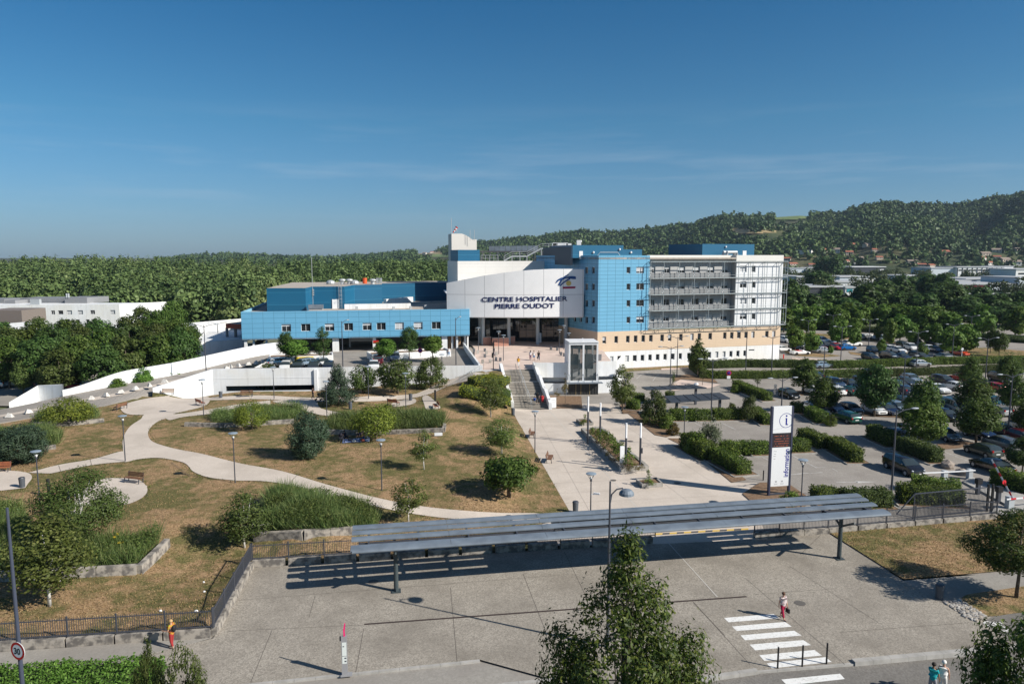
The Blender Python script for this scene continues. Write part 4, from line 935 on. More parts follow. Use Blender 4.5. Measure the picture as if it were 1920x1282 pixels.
for f_ in (.42, .52):
    mb = MB(); pp = []
    for t, z in prof: a = s0L.lerp(s1L,t).lerp(s0R.lerp(s1R,t), f_); pp.append(Vector((a.x,a.y,z+.9)))
    for p, q in zip(pp, pp[1:]):
        mb.bar(p, q, .05)
        for k in range(3): r = p.lerp(q, k/3); mb.bar(r, r-Vector((0,0,.9)), .04)
    mb.bar(pp[-1], pp[-1]-Vector((0,0,.9)), .04); wlink('handrail', mb, mat('rail_steel', (.12,.12,.12), .5) if f_ == .42 else GALV, stairs)
# glass lift
lz = 8.35; LA = Vector((XA(1066,RWy-2.6,3), RWy-2.6, 0)); LB = Vector((XA(1121.5,RWy-2.2,3), RWy-2.2, 0)); PL = Plane(LA, LB)
lift = thing('glass_lift', 'free standing white framed glass lift tower beside the stairs', 'lift', tuple(LA))
mb = MB(); Lb = -4.0
for u in (.14, PL.L/2, PL.L-.14):
    for off in (-.14, Lb): mb.bar(PL.pt(u,0 if off < -1 else 2.0,off), PL.pt(u,lz,off), .28)
for off in (-.14, Lb):
    for z in (lz-.2, 2.05): mb.bar(PL.pt(.28,z,off), PL.pt(PL.L-.28,z,off), .26, .38)
for u in (.14, PL.L-.14): mb.bar(PL.pt(u,lz-.2,-.28), PL.pt(u,lz-.2,Lb+.1), .26, .38); mb.bar(PL.pt(u,5.2,-.28), PL.pt(u,5.2,Lb+.1), .12)
mb.bar(PL.pt(0,lz+.05,-2.), PL.pt(PL.L,lz+.05,-2.), 4.3, .14); mb.cyl(tuple(PL.pt(PL.L/2,lz+.1,-1)), .05, .5, 6)
wlink('frame', mb, WHITE2, lift)
mb = MB()
for a, c in ((.3, PL.L/2-.16), (PL.L/2+.16, PL.L-.3)): mb.add([PL.pt(a,2.3,-.12), PL.pt(c,2.3,-.12), PL.pt(c,lz-.4,-.12), PL.pt(a,lz-.4,-.12)], [(0,1,2,3)])
gm_, gnt_, gb_ = newmat('lift_glass'); gb_.inputs['Base Color'].default_value = (.035,.05,.055,1); gb_.inputs['Roughness'].default_value = .02; gb_.inputs['Alpha'].default_value = .72; gb_.inputs['Specular IOR Level'].default_value = .7
wlink('glazing', mb, gm_, lift)
mb = MB(); mb.add([PL.pt(-.02,2.3,-.2), PL.pt(-.02,2.3,Lb), PL.pt(-.02,lz-.4,Lb), PL.pt(-.02,lz-.4,-.2)], [(0,1,2,3)]); wlink('side_panel', mb, WHITE2, lift)
mb = MB()
for a in (.9, PL.L/2+.9): mb.bar(PL.pt(a,.2,-2.2), PL.pt(a,lz-.4,-2.2), .25, m=0); mb.box(tuple(PL.pt(a+.3,5.0,-2.4)), (1.3,1.3,2.3), ROT, 1)
wlink('lift_car', mb, [GREYP, GREYD], lift)
mb = MB(); mb.add([PL.pt(0,0,-.1), PL.pt(PL.L,0,-.1), PL.pt(PL.L,1.95,-.1), PL.pt(0,1.95,-.1)], [(0,1,2,3)])
for k in range(12): u = PL.L*k/11; mb.bar(PL.pt(u,0,-.05), PL.pt(u,1.95,-.05), .08)
for u in (1.2,2.,3.4): mb.bar(PL.pt(u,0,-.03), PL.pt(u,1.9,-.03), .06, m=1)
wlink('door', mb, [mat('bronze_door', (.05,.05,.05), .4), mat('brass_trim', (.35,.25,.12), .4)], lift)
mb = MB(); mb.bar(PL.pt(-.6,2.0,.5), PL.pt(PL.L+.6,2.0,.5), 1.1, .1)
for u in (.1, PL.L/2, PL.L-.1): mb.bar(PL.pt(u,2.05,.9), PL.pt(u,3.3,-.0), .06)
wlink('canopy', mb, STEELB, lift)
# brick screens by the entrance
for k, (x0, x1, y, lab) in enumerate(((906,921,647.5,'short pink brick screen wall left of the entrance column'),(923,954,649,'long pink brick screen wall in front of the entrance'),(955,966,645.5,'shaded brick screen wall by the entrance doors'))):
    p, q = G(x0,y,3.8), G(x1,y-.6,3.8); mb = MB(); pl = Plane(p, q); h = 1.65 if k < 2 else 1.6
    facade(mb, pl, 0, pl.L, 3.8, 3.8+h, []); facade(mb, Plane(q, q+Vector((-.1,.5,0))), 0, .5, 3.8, 3.8+h, []); mb.bar(pl.pt(-.03,3.8+h,-.25), pl.pt(pl.L+.03,3.8+h,-.25), .6, .08, 1); mb.add([pl.pt(0,3.8,-.5), pl.pt(pl.L,3.8,-.5), pl.pt(pl.L,3.8+h,-.5), pl.pt(0,3.8+h,-.5)], [(1,0,3,2)])
    tag(mb.build('brick_screen', [BRICKP, KERB]), lab, 'wall')

# ---------------------------------------------------------------- ramp parapet, garage block and buildings far left
mb = MB(); FEe = [p for p in FE if p.x > XA(112, p.y, p.z)]
for p, q in zip(FEe, FEe[1:]):
    hp_, hq = [ .9+1.15*sstep((v.x-FEe[0].x)/6) for v in (p, q)]; n_ = Vector((-(q-p).y,(q-p).x,0)).normalized()*.3
    a = [Vector((p.x,p.y,-.3)), Vector((q.x,q.y,-.3)), Vector((q.x,q.y,q.z+hq)), Vector((p.x,p.y,p.z+hp_))]; mb.add(a+[v+n_ for v in a], [(0,1,2,3),(4,7,6,5),(3,2,6,7)])
p = FEe[0]; n_ = Vector((0,.3,0)); mb.add([Vector((p.x,p.y,-.3)), Vector((p.x,p.y,p.z+.9)), Vector((p.x,p.y,p.z+.9))+n_, Vector((p.x,p.y,-.3))+n_], [(0,1,2,3)])
tag(mb.build('ramp_parapet', WHITE), 'long curved white parapet wall along the approach ramp', 'wall')
mb = MB(); a, c, e = G(17,758,.9), G(72,741,.9), G(118,743,1.0)
for p, q, h0, h1 in ((a,c,.3,1.5),(c,e,1.5,1.8)): mb.add([p+Vector((0,0,-1)), q+Vector((0,0,-1)), q+Vector((0,0,h1)), p+Vector((0,0,h0))], [(0,1,2,3)]); mb.add([v+Vector((0,.3,0)) for v in (p+Vector((0,0,-1)), q+Vector((0,0,-1)), q+Vector((0,0,h1)), p+Vector((0,0,h0)))], [(3,2,1,0)]); mb.add([p+Vector((0,0,h0)), q+Vector((0,0,h1)), q+Vector((0,.3,h1)), p+Vector((0,.3,h0))], [(0,1,2,3)])
tag(mb.build('low_ramp_wall', WHITE), 'low tapering pale wall at the foot of the ramp, left of the parapet', 'wall')
gar = thing('garage_block', 'grey and white garage block with a red edged canopy behind the ramp', 'garage', (-58,140,0))
A = Vector((XA(368,139,3),139,0)); B = Vector((XA(464,144,3),144,0)); q = Plane(A, B); mb = MB(); dz = ZT(141, 639)
facade(mb, q, 0, q.L, -.3, dz, [q.rect(393.5,666.5,401,674), (*q.rect(430,658.5,457,672)[:2], q.rect(430,660,457,672)[2], q.rect(430,660,457,672)[3])], rec=1.)
mb.prism([A+Vector((0,.02,0)), B+Vector((0,.02,0)), B+Vector((0,22,0)), A+Vector((-8,24,0))], dz-.4, dz-.3); q2 = Plane(A+Vector((-8,24,0)), A); facade(mb, q2, 0, q2.L, -.3, dz, [])
wlink('wall', mb, [WHITE, BLACK], gar)
mb = MB(); A = Vector((XA(423,150,8),150,0)); B = Vector((XA(460,148,8),148,0)); z = ZT(150,606.5); mb.prism([A, B, B+Vector((4,10,0)), A+Vector((4,12,0))], z-1.0, z, 0, 1); wlink('canopy', mb, [RED, ROOFG], gar)
mb = MB()
for px in (426, 442): x = XA(px,150.8,5); mb.cyl((x,150.8,dz-.4), .3, z-1.-dz+.4, 10)
wlink('column', mb, GREYP, gar)
mb = MB(); A = Vector((XA(340,160,6),160,0)); B = Vector((XA(458,170,6),170,0)); q = Plane(A, B); a0, a1 = ZT(160,607), ZT(170,597)
for off in (0,-.4): mb.add([q.pt(0,-.3,off), q.pt(q.L,-.3,off), q.pt(q.L,a1,off), q.pt(0,a0,off)], [(0,1,2,3) if off == 0 else (1,0,3,2)])
mb.add([q.pt(0,a0), q.pt(q.L,a1), q.pt(q.L,a1,-.4), q.pt(0,a0,-.4)], [(0,1,2,3)]); mb.bar(q.pt(q.L*.5,ZT(169,626),.3), q.pt(q.L,ZT(166,622),.3), .3, .5, 1); tag(mb.build('ramp_back_wall', [WHITE, GREYD]), 'tall plain white wall of the upper ramp left of the blue wing', 'wall')
lw = thing('clinic_building', 'long white two storey clinic with grey rooftop rooms behind the trees at far left', 'clinic', (-100,200,0))
A = Vector((XA(-60,199,5),199,0)); B = Vector((XA(225,203,5),203,0)); q = Plane(A, B); z = ZT(202,571); mb = MB()
wl = [(44,50),(52,58.5),(79,86),(96,103),(109,118.5),(125.5,135),(146,155.5),(169.5,178),(207,216)]
ws = [q.rect(a, 582, c, 589.5) for a, c in wl]; ws = [(w[0],w[1],ws[4][2],ws[4][3]) for w in ws]
w2 = [q.rect(a, 599, c, 606) for a, c in ((115,121),(124,131),(134,140),(143,149.5),(161,168),(172,179))]; w2 = [(w[0],w[1],w2[2][2],w2[2][3]) for w in w2]
facade(mb, q, 0, q.L, -.3, z, ws+w2); q2 = Plane(B, B+Vector((7.5,12,0))); facade(mb, q2, 0, q2.L, -.3, z+.0, []); mb.prism([A+Vector((0,.05,0)),B+Vector((-.05,.05,0)),B+Vector((7.4,12,0)),A+Vector((0,14,0))], z-.4, z-.3)
wlink('wall', mb, [WHITE, GREYP], lw)
for i, w in enumerate(ws): window(lw, q, w+((.9 if i in (0,5,6,8) else 0),), mull=i % 2)
for w in w2: window(lw, q, w+(0,), mull=0)
mb = MB()
for x0, x1, y0, yy in ((38,121,559,214),(121,163,558,212),(-40,8,561,212),(9,28,563,210)):
    A = Vector((XA(x0,yy,9),yy,0)); B = Vector((XA(x1,yy,9),yy,0)); mb.prism([A,B,B+Vector((2,8,0)),A+Vector((0,8,0))], z-.35, ZT(yy,y0))
wlink('rooftop_room', mb, mat('grey_rooftop', (.22,.225,.235), .6), lw)
mb = MB(); 
for x in (125, 128.5): mb.cyl((XA(x,212,10),212,ZT(212,558)), .25, 1.2, 8)
mb.box((XA(67,206,9),206,z+.5), (2.6,1,1.6)); wlink('flue', mb, GALV, lw)
mb = MB(); A = Vector((XA(-30,172,8),172,0)); B = Vector((XA(40.5,172,8),172,0)); mb.prism([A,B,B+Vector((0,9,0)),A+Vector((0,9,0))], -.3, ZT(172,582)); tag(mb.build('brown_shed', mat('taupe_cladding', (.19,.16,.14), .7)), 'plain taupe box building at the left edge in front of the clinic', 'shed')
mb = MB(); A = Vector((XA(-30,168,6),168,0)); B = Vector((XA(90,171,6),171,0)); q = Plane(A,B)
for off in (0,-.4): mb.add([q.pt(0,-.3,off), q.pt(q.L,-.3,off), q.pt(q.L,ZT(171,600),off), q.pt(0,ZT(168,610),off)], [(0,1,2,3) if off == 0 else (1,0,3,2)])
mb.add([q.pt(0,ZT(168,610)), q.pt(q.L,ZT(171,600)), q.pt(q.L,ZT(171,600),-.4), q.pt(0,ZT(168,610),-.4)], [(0,1,2,3)]); tag(mb.build('yard_wall', WHITE), 'sloping white yard wall in front of the taupe shed', 'wall')
# ---------------------------------------------------------------- foliage
L_STREET = leafmat('leaf_hornbeam', (.028,.054,.010), (.064,.112,.022), (.125,.18,.045))
L_BIRCH = leafmat('leaf_birch', (.05,.078,.018), (.10,.14,.034), (.19,.23,.08))
L_PINE = leafmat('leaf_blue_pine', (.020,.042,.026), (.042,.076,.046), (.08,.125,.08), trans=.1)
L_LIME = leafmat('leaf_lime', (.045,.095,.014), (.095,.18,.03), (.18,.28,.07))
L_DARK = leafmat('leaf_dark', (.024,.050,.012), (.052,.100,.026), (.10,.165,.05))
L_OLIVE = leafmat('leaf_olive', (.035,.058,.014), (.072,.105,.028), (.125,.16,.055))
L_HEDGE = leafmat('leaf_hedge', (.036,.064,.010), (.090,.145,.022), (.21,.26,.06))
L_GRASS = leafmat('leaf_grass_shrub', (.055,.095,.032), (.11,.165,.055), (.24,.27,.12), trans=.3, scale=.8)
L_BEDLEAF = leafmat('leaf_bed_shrub', (.045,.078,.022), (.09,.14,.035), (.17,.21,.07))
L_SILVER = leafmat('leaf_silver', (.06,.085,.05), (.115,.145,.09), (.22,.25,.17))
L_MAG = leafmat('leaf_glossy', (.022,.046,.009), (.052,.095,.016), (.15,.19,.04), trans=.25, rough=.5, spec=.22)
L_GOLD = leafmat('leaf_gold_green', (.15,.19,.015), (.27,.31,.03), (.42,.45,.08))
L_GOLD2 = leafmat('leaf_yellow_shrub', (.06,.085,.012), (.125,.155,.022), (.23,.26,.05))
L_RUST = leafmat('leaf_rust', (.07,.06,.02), (.12,.10,.03), (.20,.13,.05))
L_WOOD = leafmat('leaf_woodland', (.030,.055,.020), (.068,.105,.036), (.12,.16,.06), trans=.15, scale=.09, scale2=.02)
L_WILLOW = leafmat('leaf_willow', (.075,.105,.038), (.135,.17,.065), (.21,.25,.11), trans=.15, scale=.08)
L_HILL = leafmat('leaf_hill', (.026,.062,.026), (.048,.098,.038), (.10,.16,.055), trans=.1, scale=.03, scale2=.007)
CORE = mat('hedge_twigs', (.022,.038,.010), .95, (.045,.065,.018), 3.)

def unit(a): return a/np.maximum(np.linalg.norm(a, axis=1, keepdims=True), 1e-6)
def quads(name, C, N, S, aspect, mats, rng, long_axis=None, extra=None, mi=None):
    n = len(C); R = rng.normal(size=(n,3)) if long_axis is None else long_axis
    V = unit(R - (R*N).sum(1, keepdims=True)*N); U = np.cross(N, V); S = np.broadcast_to(S, (n,)).reshape(-1,1)
    a = S*.5; w = a*aspect
    co = np.stack([C-V*a, C+U*w-V*a*.1, C+V*a, C-U*w-V*a*.1], 1).reshape(-1,3)
    idx = np.arange(4*n); ls = np.arange(n)*4; ev, ef = ([], []) if extra is None else extra
    if len(ev):
        ev = np.array(ev, float); fi = np.array(ef).reshape(-1) + 4*n
        co = np.vstack([co, ev]); idx = np.concatenate([idx, fi]); ls = np.concatenate([ls, 4*n+np.arange(len(ef))*4])
    me = bpy.data.meshes.new(name); me.vertices.add(len(co)); me.loops.add(len(idx)); me.polygons.add(len(ls))
    me.vertices.foreach_set('co', co.astype(np.float32).ravel()); me.loops.foreach_set('vertex_index', idx.astype(np.int32)); me.polygons.foreach_set('loop_start', ls.astype(np.int32))
    for m in (mats if isinstance(mats, list) else [mats]): me.materials.append(m)
    if len(ev): k = np.zeros(len(ls), np.int32); k[n:] = 1; me.polygons.foreach_set('material_index', k)
    elif mi is not None: me.polygons.foreach_set('material_index', mi.astype(np.int32))
    me.update(calc_edges=True); return me
def crown(rng, n, prof, z0, z1, R, nc, cr_, flat=.8, spike=0., inner=.3):
    """leaf centres and normals clustered in clumps through a crown of profile prof(t)"""
    ts = np.linspace(.02, .98, 60); pr = np.array([prof(t) for t in ts]); wgt = pr**1.3+.03; wgt /= wgt.sum()
    t = rng.choice(ts, nc, p=wgt)+rng.uniform(-.01,.01,nc); r = np.interp(t, ts, pr)*R*np.sqrt(rng.uniform(inner,1,nc)); ph = rng.uniform(0, 2*np.pi, nc)
    K = np.stack([r*np.cos(ph), r*np.sin(ph), z0+(z1-z0)*t], 1); cs = cr_*rng.uniform(.6,1.35,nc)
    which = rng.choice(nc, n, p=cs**2/(cs**2).sum()); D = unit(rng.normal(size=(n,3))); rad = cs[which]*rng.uniform(.35,1.05,n)**.6
    D2 = D.copy(); D2[:,2] *= flat; C = K[which]+D2*rad[:,None]
    if spike: C[:,2] += np.abs(rng.normal(size=n))*spike*(rng.uniform(size=n) < .25)
    axis = np.array([0,0,z0+.35*(z1-z0)]); out = unit(K[which]-axis)
    N = unit(D*.8+out*.55+rng.normal(size=(n,3))*.45+np.array([0,0,.25])); return C, N, K
def trunk_mb(rng, H, r0, z_split, K, nl=7, lean=0., stems=1, top=.8):
    mb = MB()
    for s in range(stems):
        ph = rng.uniform(0, 6.28); sx = 0 if stems == 1 else .16*H*.5; bx, by = math.cos(ph+s*2.1)*sx, math.sin(ph+s*2.1)*sx
        pts = [Vector((0 if stems == 1 else math.cos(ph+s*2.1)*r0, 0 if stems == 1 else math.sin(ph+s*2.1)*r0, -.15)), Vector((bx*.35+rng.normal()*.03*H*.2, by*.35+rng.normal()*.03*H*.2, z_split)), Vector((bx*.8+rng.normal()*.03*H*.3, by*.8+rng.normal()*.03*H*.3, z_split+(H-z_split)*.45)), Vector((bx+rng.normal()*.1, by, H*top))]
        mb.tube(pts, [r0, r0*.72, r0*.4, r0*.08], 7)
        if len(K):
            for k in rng.choice(len(K), min(nl, len(K)), replace=False):
                e = Vector(K[k]); b0 = pts[1].lerp(pts[2], rng.uniform(0,.9)); b0.z = min(b0.z, e.z-.05*H) if e.z-.05*H > z_split*.8 else b0.z
                m_ = b0.lerp(e, .5)+Vector((0,0,-.03*H)); mb.tube([b0, m_, e], [r0*.33, r0*.2, r0*.05], 5)
    return mb
PROF = {
 'street': lambda t: max(0, math.sin(math.pi*min(1, t**.62)))**.75*(1-.25*t),
 'round': lambda t: math.sqrt(max(0, 1-(2*t-1)**2)),
 'column': lambda t: max(0, math.sin(math.pi*t**.7))**.8,
 'cone': lambda t: (1-t)**.75*min(1, t*9+.35),
 'birch': lambda t: max(0, math.sin(math.pi*t**.7))**.7,
 'dome': lambda t: math.sqrt(max(0, 1-t**2))*min(1, .75+t*2),
 'spread': lambda t: max(0, math.sin(math.pi*t**.85))**.6,
 'forepyr': lambda t: float(np.interp(t, [0,.3,.51,.62,.71,.84,.93,1.], [.7,.92,.88,.72,.46,.20,.10,.02])),
 'pyramid': lambda t: (1-t)**.8*min(1, .3+t*4)+.10*math.sin(9*t),
}
KIND = {}
def kind(name, H, W, prof, n, nc, cs, leaf, size, aspect, trunkh, r0, bark=None, variants=2, flat=.8, spike=0., z0=None, stems=1, nl=7, inner=.3, top=.8, droop=False, tw=0):
    out = []
    for v in range(variants):
        rng = np.random.default_rng(abs(hash(name)) % 1000 + v*17 if False else sum(map(ord, name))*7+v*17)
        C, N, K = crown(rng, n, PROF[prof], trunkh if z0 is None else z0, H-cs*.6, W/2-cs*.55, nc, cs, flat, spike, inner)
        S = size*rng.uniform(.6,1.35,len(C)); la = None
        if droop: la = unit(rng.normal(size=(len(C),3))*.5+np.array([0,0,-1]))
        if tw: la = unit((C-np.array([0,0,z0 or trunkh]))*np.array([1,1,.6])+rng.normal(size=(len(C),3))*.5)
        cm = quads(name+'_crown', C, N, S, aspect, leaf, rng, la)
        tm = trunk_mb(rng, H, r0, trunkh, K, nl, stems=stems, top=top).mesh(name+'_trunk', bark or BARK, True)
        out.append((tm, cm))
    KIND[name] = (H, W, out)
kind('street_tree', 7., 5., 'street', 6840, 75, 0.69, L_STREET, 0.31, .5, 1.6, .13, variants=3, spike=.7)
kind('oval_tree', 7., 4., 'column', 5200, 60, 0.67, L_STREET, 0.34, .5, 1.2, .12, variants=2, spike=.3)
kind('broad_tree', 9., 8., 'spread', 7480, 70, 1.06, L_DARK, 0.46, .55, 2., .2, variants=3)
kind('lime_tree', 8., 5.2, 'spread', 6000, 60, 0.9, L_LIME, 0.40, .6, 1.8, .13, variants=2)
kind('far_tree', 9., 7., 'spread', 2470, 45, 1.23, L_DARK, 0.86, .6, 1.5, .2, variants=3)
kind('far_lime_tree', 8., 5.5, 'spread', 2280, 40, 1.01, L_LIME, 0.69, .6, 1.5, .15, variants=2)
kind('tall_ash', 11., 6., 'column', 6000, 60, 0.95, L_BIRCH, 0.37, .45, 2., .18, variants=2)
kind('birch_tree', 7., 4.2, 'birch', 6283, 60, 0.73, L_BIRCH, 0.18, .6, 1.5, .09, BIRCH, variants=3, inner=.05, nl=12)
kind('young_birch', 5., 3., 'birch', 2850, 36, 0.5, L_BIRCH, 0.16, .6, 1.3, .06, BIRCH, variants=2, inner=.1, nl=10)
kind('multistem_birch', 8., 6.4, 'spread', 20000, 90, 0.9, L_OLIVE, 0.16, .6, 1.4, .12, BIRCH, variants=1, inner=.1, stems=3, nl=10, z0=1.6)
kind('blue_pine', 4.2, 4.2, 'round', 12012, 150, 0.56, L_PINE, 0.28, .22, .3, .12, variants=2, z0=.1, tw=1)
kind('blue_spruce', 4.6, 5.4, 'pyramid', 9240, 90, 0.56, L_PINE, 0.32, .2, .3, .12, variants=1, z0=.1, tw=1)
kind('round_bush', 2.6, 3., 'dome', 2700, 45, 0.47, L_HEDGE, 0.21, .55, .2, .06, variants=3, z0=.1, top=.6)
kind('olive_bush', 3., 3.6, 'round', 3600, 50, 0.5, L_OLIVE, 0.20, .55, .5, .08, variants=2, z0=.4, top=.6, stems=3)
kind('gold_bush', 3.2, 4.4, 'spread', 4800, 55, 0.56, L_GOLD2, 0.18, .45, .5, .08, variants=2, z0=.5, top=.6, stems=3)
kind('silver_shrub', 2.2, 2.4, 'round', 2210, 30, 0.45, L_SILVER, 0.21, .3, .2, .04, variants=1, z0=.1, spike=.5, tw=1)
kind('maple_shrub', 3.6, 4.2, 'spread', 4940, 45, 0.62, L_STREET, 0.23, .6, .9, .09, variants=1, z0=1., stems=3, nl=9)
kind('dark_bush', 3.8, 4.4, 'dome', 5700, 70, 0.56, L_OLIVE, 0.22, .5, .4, .1, variants=2, z0=.3)
kind('box_ball', 1., 1.1, 'round', 420, 14, .2, L_HEDGE, .10, .6, .1, .03, variants=2, z0=.1, top=.5)
kind('dwarf_cone', 1.2, .7, 'cone', 380, 14, .14, L_HEDGE, .09, .5, .1, .03, variants=1, z0=.05)
kind('heather', .5, .8, 'dome', 260, 10, .14, L_RUST, .09, .4, .05, .02, variants=1, z0=.02, top=.5)
kind('young_tree', 4.5, 1.6, 'column', 500, 20, .35, L_OLIVE, .2, .5, 1.6, .05, variants=1, inner=.05)
kind('dry_sapling', 4.2, 1.5, 'column', 420, 18, .3, L_RUST, .17, .5, 1., .05, variants=1, inner=.05)
kind('fore_tree', 11., 8.2, 'forepyr', 36000, 280, .56, L_MAG, .19, .36, 2.2, .16, variants=1, inner=.02, nl=40, z0=2.2, top=.97, spike=.25)
kind('fore_tree_wide', 7.5, 6.5, 'spread', 16200, 80, 0.67, L_MAG, 0.23, .36, 2.2, .12, variants=2, inner=.15, nl=24, top=.85)

_vi = {}
def plant(kn, loc, H=None, W=None, label=None, cat='tree', group=None, rz=None, name=None, crown_mat=None, v=None):
    h0, w0, vs = KIND[kn]; i = _vi.get(kn, 0); _vi[kn] = i+1; v = i % len(vs) if v is None else v; tm, cm = vs[v]
    r = thing(name or kn, label, cat, loc, (i*2.4) % 6.28 if rz is None else rz, group); r.scale = ((W or w0)/w0, (W or w0)/w0, (H or h0)/h0)
    link('trunk', tm, r); c = link('crown', cm, r)
    if crown_mat: c.material_slots[0].link = 'OBJECT'; c.material_slots[0].material = crown_mat
    return r
def plant_px(kn, x0, x1, ytop, ybase, label, cat='tree', group=None, f=P, **kw):
    p = f((x0+x1)/2, ybase); H = ZT(p.y, ytop)-p.z; W = 1.13*(x1-x0)/F_PX*depth(p.y, p.z+H*.6)
    return plant(kn, p, H, W, label, cat, group, **kw)
PZ = lambda z: (lambda x, y: G(x, y, z))
# ---- park trees and shrubs
plant_px('multistem_birch', 78, 228, 872, 1030, 'large many stemmed birch with a dark spreading crown above the lower left flower bed')
plant_px('birch_tree', 16, 170, 955, 1136, 'birch with a clean white trunk in front of the low wall at lower left', v=0)
plant_px('birch_tree', 413, 505, 912, 1030, 'bushy birch at the left end of the tall grass bed by the fence corner', crown_mat=L_OLIVE, v=2)
plant_px('young_birch', 732, 800, 885, 982, 'thin twin stemmed birch beside the lower path behind the bus canopy', v=0)
plant_px('young_birch', 770, 820, 803, 880, 'small birch with a white trunk on the dry lawn, shadow to its left', v=1)
plant_px('birch_tree', 890, 950, 705, 782, 'birch on the slope in front of the yellow green hedge beside the stairs', v=1)
plant_px('birch_tree', 905, 976, 778, 852, 'rounded birch halfway down the slope beside the esplanade lamp', v=2)
plant_px('maple_shrub', 903, 1008, 850, 931, 'multi stemmed green shrub tree lowest on the slope beside the esplanade', cat='shrub')
plant_px('blue_pine', 541, 614, 770, 858, 'round dark blue green pine alone on the dry lawn', v=0)
plant_px('blue_spruce', 597, 670, 682, 758, 'blue spruce with spreading tiers beside the upper path')
plant_px('blue_pine', -10, 86, 795, 868, 'wide dark blue pine at the left edge of the park', v=1)
for x0, x1, yt, yb, k, l in ((80,172,742,796,'gold_bush','yellow green bush in the grass bed next to the ramp'),(440,505,748,805,'gold_bush','yellow green bush in the middle of the narrow grass bed'),(660,748,752,822,'gold_bush','broad yellow green tree shrub above the picnic blanket'),
    (475,538,678,732,'dark_bush','rounded dark bush against the white deck wall above a red bench'),(655,705,684,738,'olive_bush','olive bush against the deck wall right of the spruce'),(706,782,672,738,'olive_bush','wide olive bush in the middle of the deck wall'),(778,838,666,726,'dark_bush','grey green bush at the right end of the deck wall')):
    plant_px(k, x0, x1, yt, yb, l, 'shrub')
# ---- ornamental grass beds
def blades(name, poly, n, h, mats, rng, size=.05, lean=.25):
    xs = [p[0] for p in poly]; ys = [p[1] for p in poly]; L = []
    while len(L) < n:
        x, y = rng.uniform(min(xs), max(xs)), rng.uniform(min(ys), max(ys))
        if inpoly(x, y, poly): L.append((x, y))
    L = np.array(L); z = np.array([T(x, y) for x, y in L]); hh = h*rng.uniform(.55,1.12,n)*(.8+.3*np.sin(L[:,0]*.9)*np.sin(L[:,1]*1.1))
    ld = rng.normal(size=(n,2))*lean+np.array([-.12,.0]); A = np.stack([ld[:,0], ld[:,1], np.ones(n)], 1); A = unit(A)
    C = np.stack([L[:,0], L[:,1], z], 1)+A*(hh*.5)[:,None]; N = unit(rng.normal(size=(n,3))*np.array([1,1,.3])); N = unit(N-(N*A).sum(1,keepdims=True)*A)
    return quads(name, C, N, hh*1.05, size, mats, rng, A)
rngb = np.random.default_rng(3)
for pts, h, n, l in (([(398,795),(440,798),(560,789),(575,775),(560,766),(480,768),(400,778)],1.7,3200,'narrow bed of tall ornamental grass along the low wall left of the pine'),
    ([(612,808),(700,810),(832,805),(834,790),(815,783),(740,782),(660,784),(620,790)],2.1,5200,'long bed of tall green ornamental grass above the picnic spot'),
    ([(64,796),(130,795),(186,788),(188,778),(160,770),(100,775),(70,785)],1.7,2200,'ornamental grass bed beside the ramp road'),
    ([(-20,842),(60,842),(112,836),(118,818),(80,810),(-20,815)],2.0,2400,'ornamental grass bed behind the dark pine at left'),
    ([(505,1002),(600,1003),(706,994),(706,968),(640,950),(560,938),(510,940),(500,960)],2.1,6500,'big bed of tall feathery grass along the fence behind the forecourt'),
    ([(-30,1078),(100,1076),(200,1072),(255,1066),(300,1022),(296,1005),(250,1020),(180,1030),(60,1000),(40,960),(-30,955)],2.0,6500,'overgrown grass and shrub bed behind the angled low wall at lower left')):
    pp = wp(pts); bed = tag(link('grass_bed', blades('grass_bed', pp, int(n*2.2), h*.95, L_GRASS, rngb, .022, .42)), l, 'grass bed')
    xs = [p[0] for p in pp]; ys = [p[1] for p in pp]; L = []
    while len(L) < n*2:                                     # leafy understorey filling the bed
        x, y = rngb.uniform(min(xs), max(xs)), rngb.uniform(min(ys), max(ys))
        if inpoly(x, y, pp): L.append((x, y, T(x, y)+h*(.62+.14*math.sin(x*1.3)*math.sin(y*1.7))*rngb.uniform()**.6))
    L = np.array(L)+rngb.normal(size=(len(L),3))*.05; link('understorey', quads('understorey', L, unit(rngb.normal(size=(len(L),3))+np.array([.2,-.3,.9])), .2*rngb.uniform(.6,1.3,len(L)), .4, L_BEDLEAF, rngb), bed)
for x, y in ((222,1024),(230,1040),(225,1041),(216,1030)):
    p = P(x, y); mb = MB(); mb.tube([p, p+Vector((0,0,.9))], .015, 5, 1); mb.sph((p.x,p.y,p.z+.95), (.16,.16,.08), 8, 4, 0)
    tag(mb.build('yellow_flower', [mat('yellow_petal', (.75,.50,.02), .6), CORE]), 'yellow flower head standing in the lower left grass bed', 'flower', 'yellow flowers in the lower left bed')
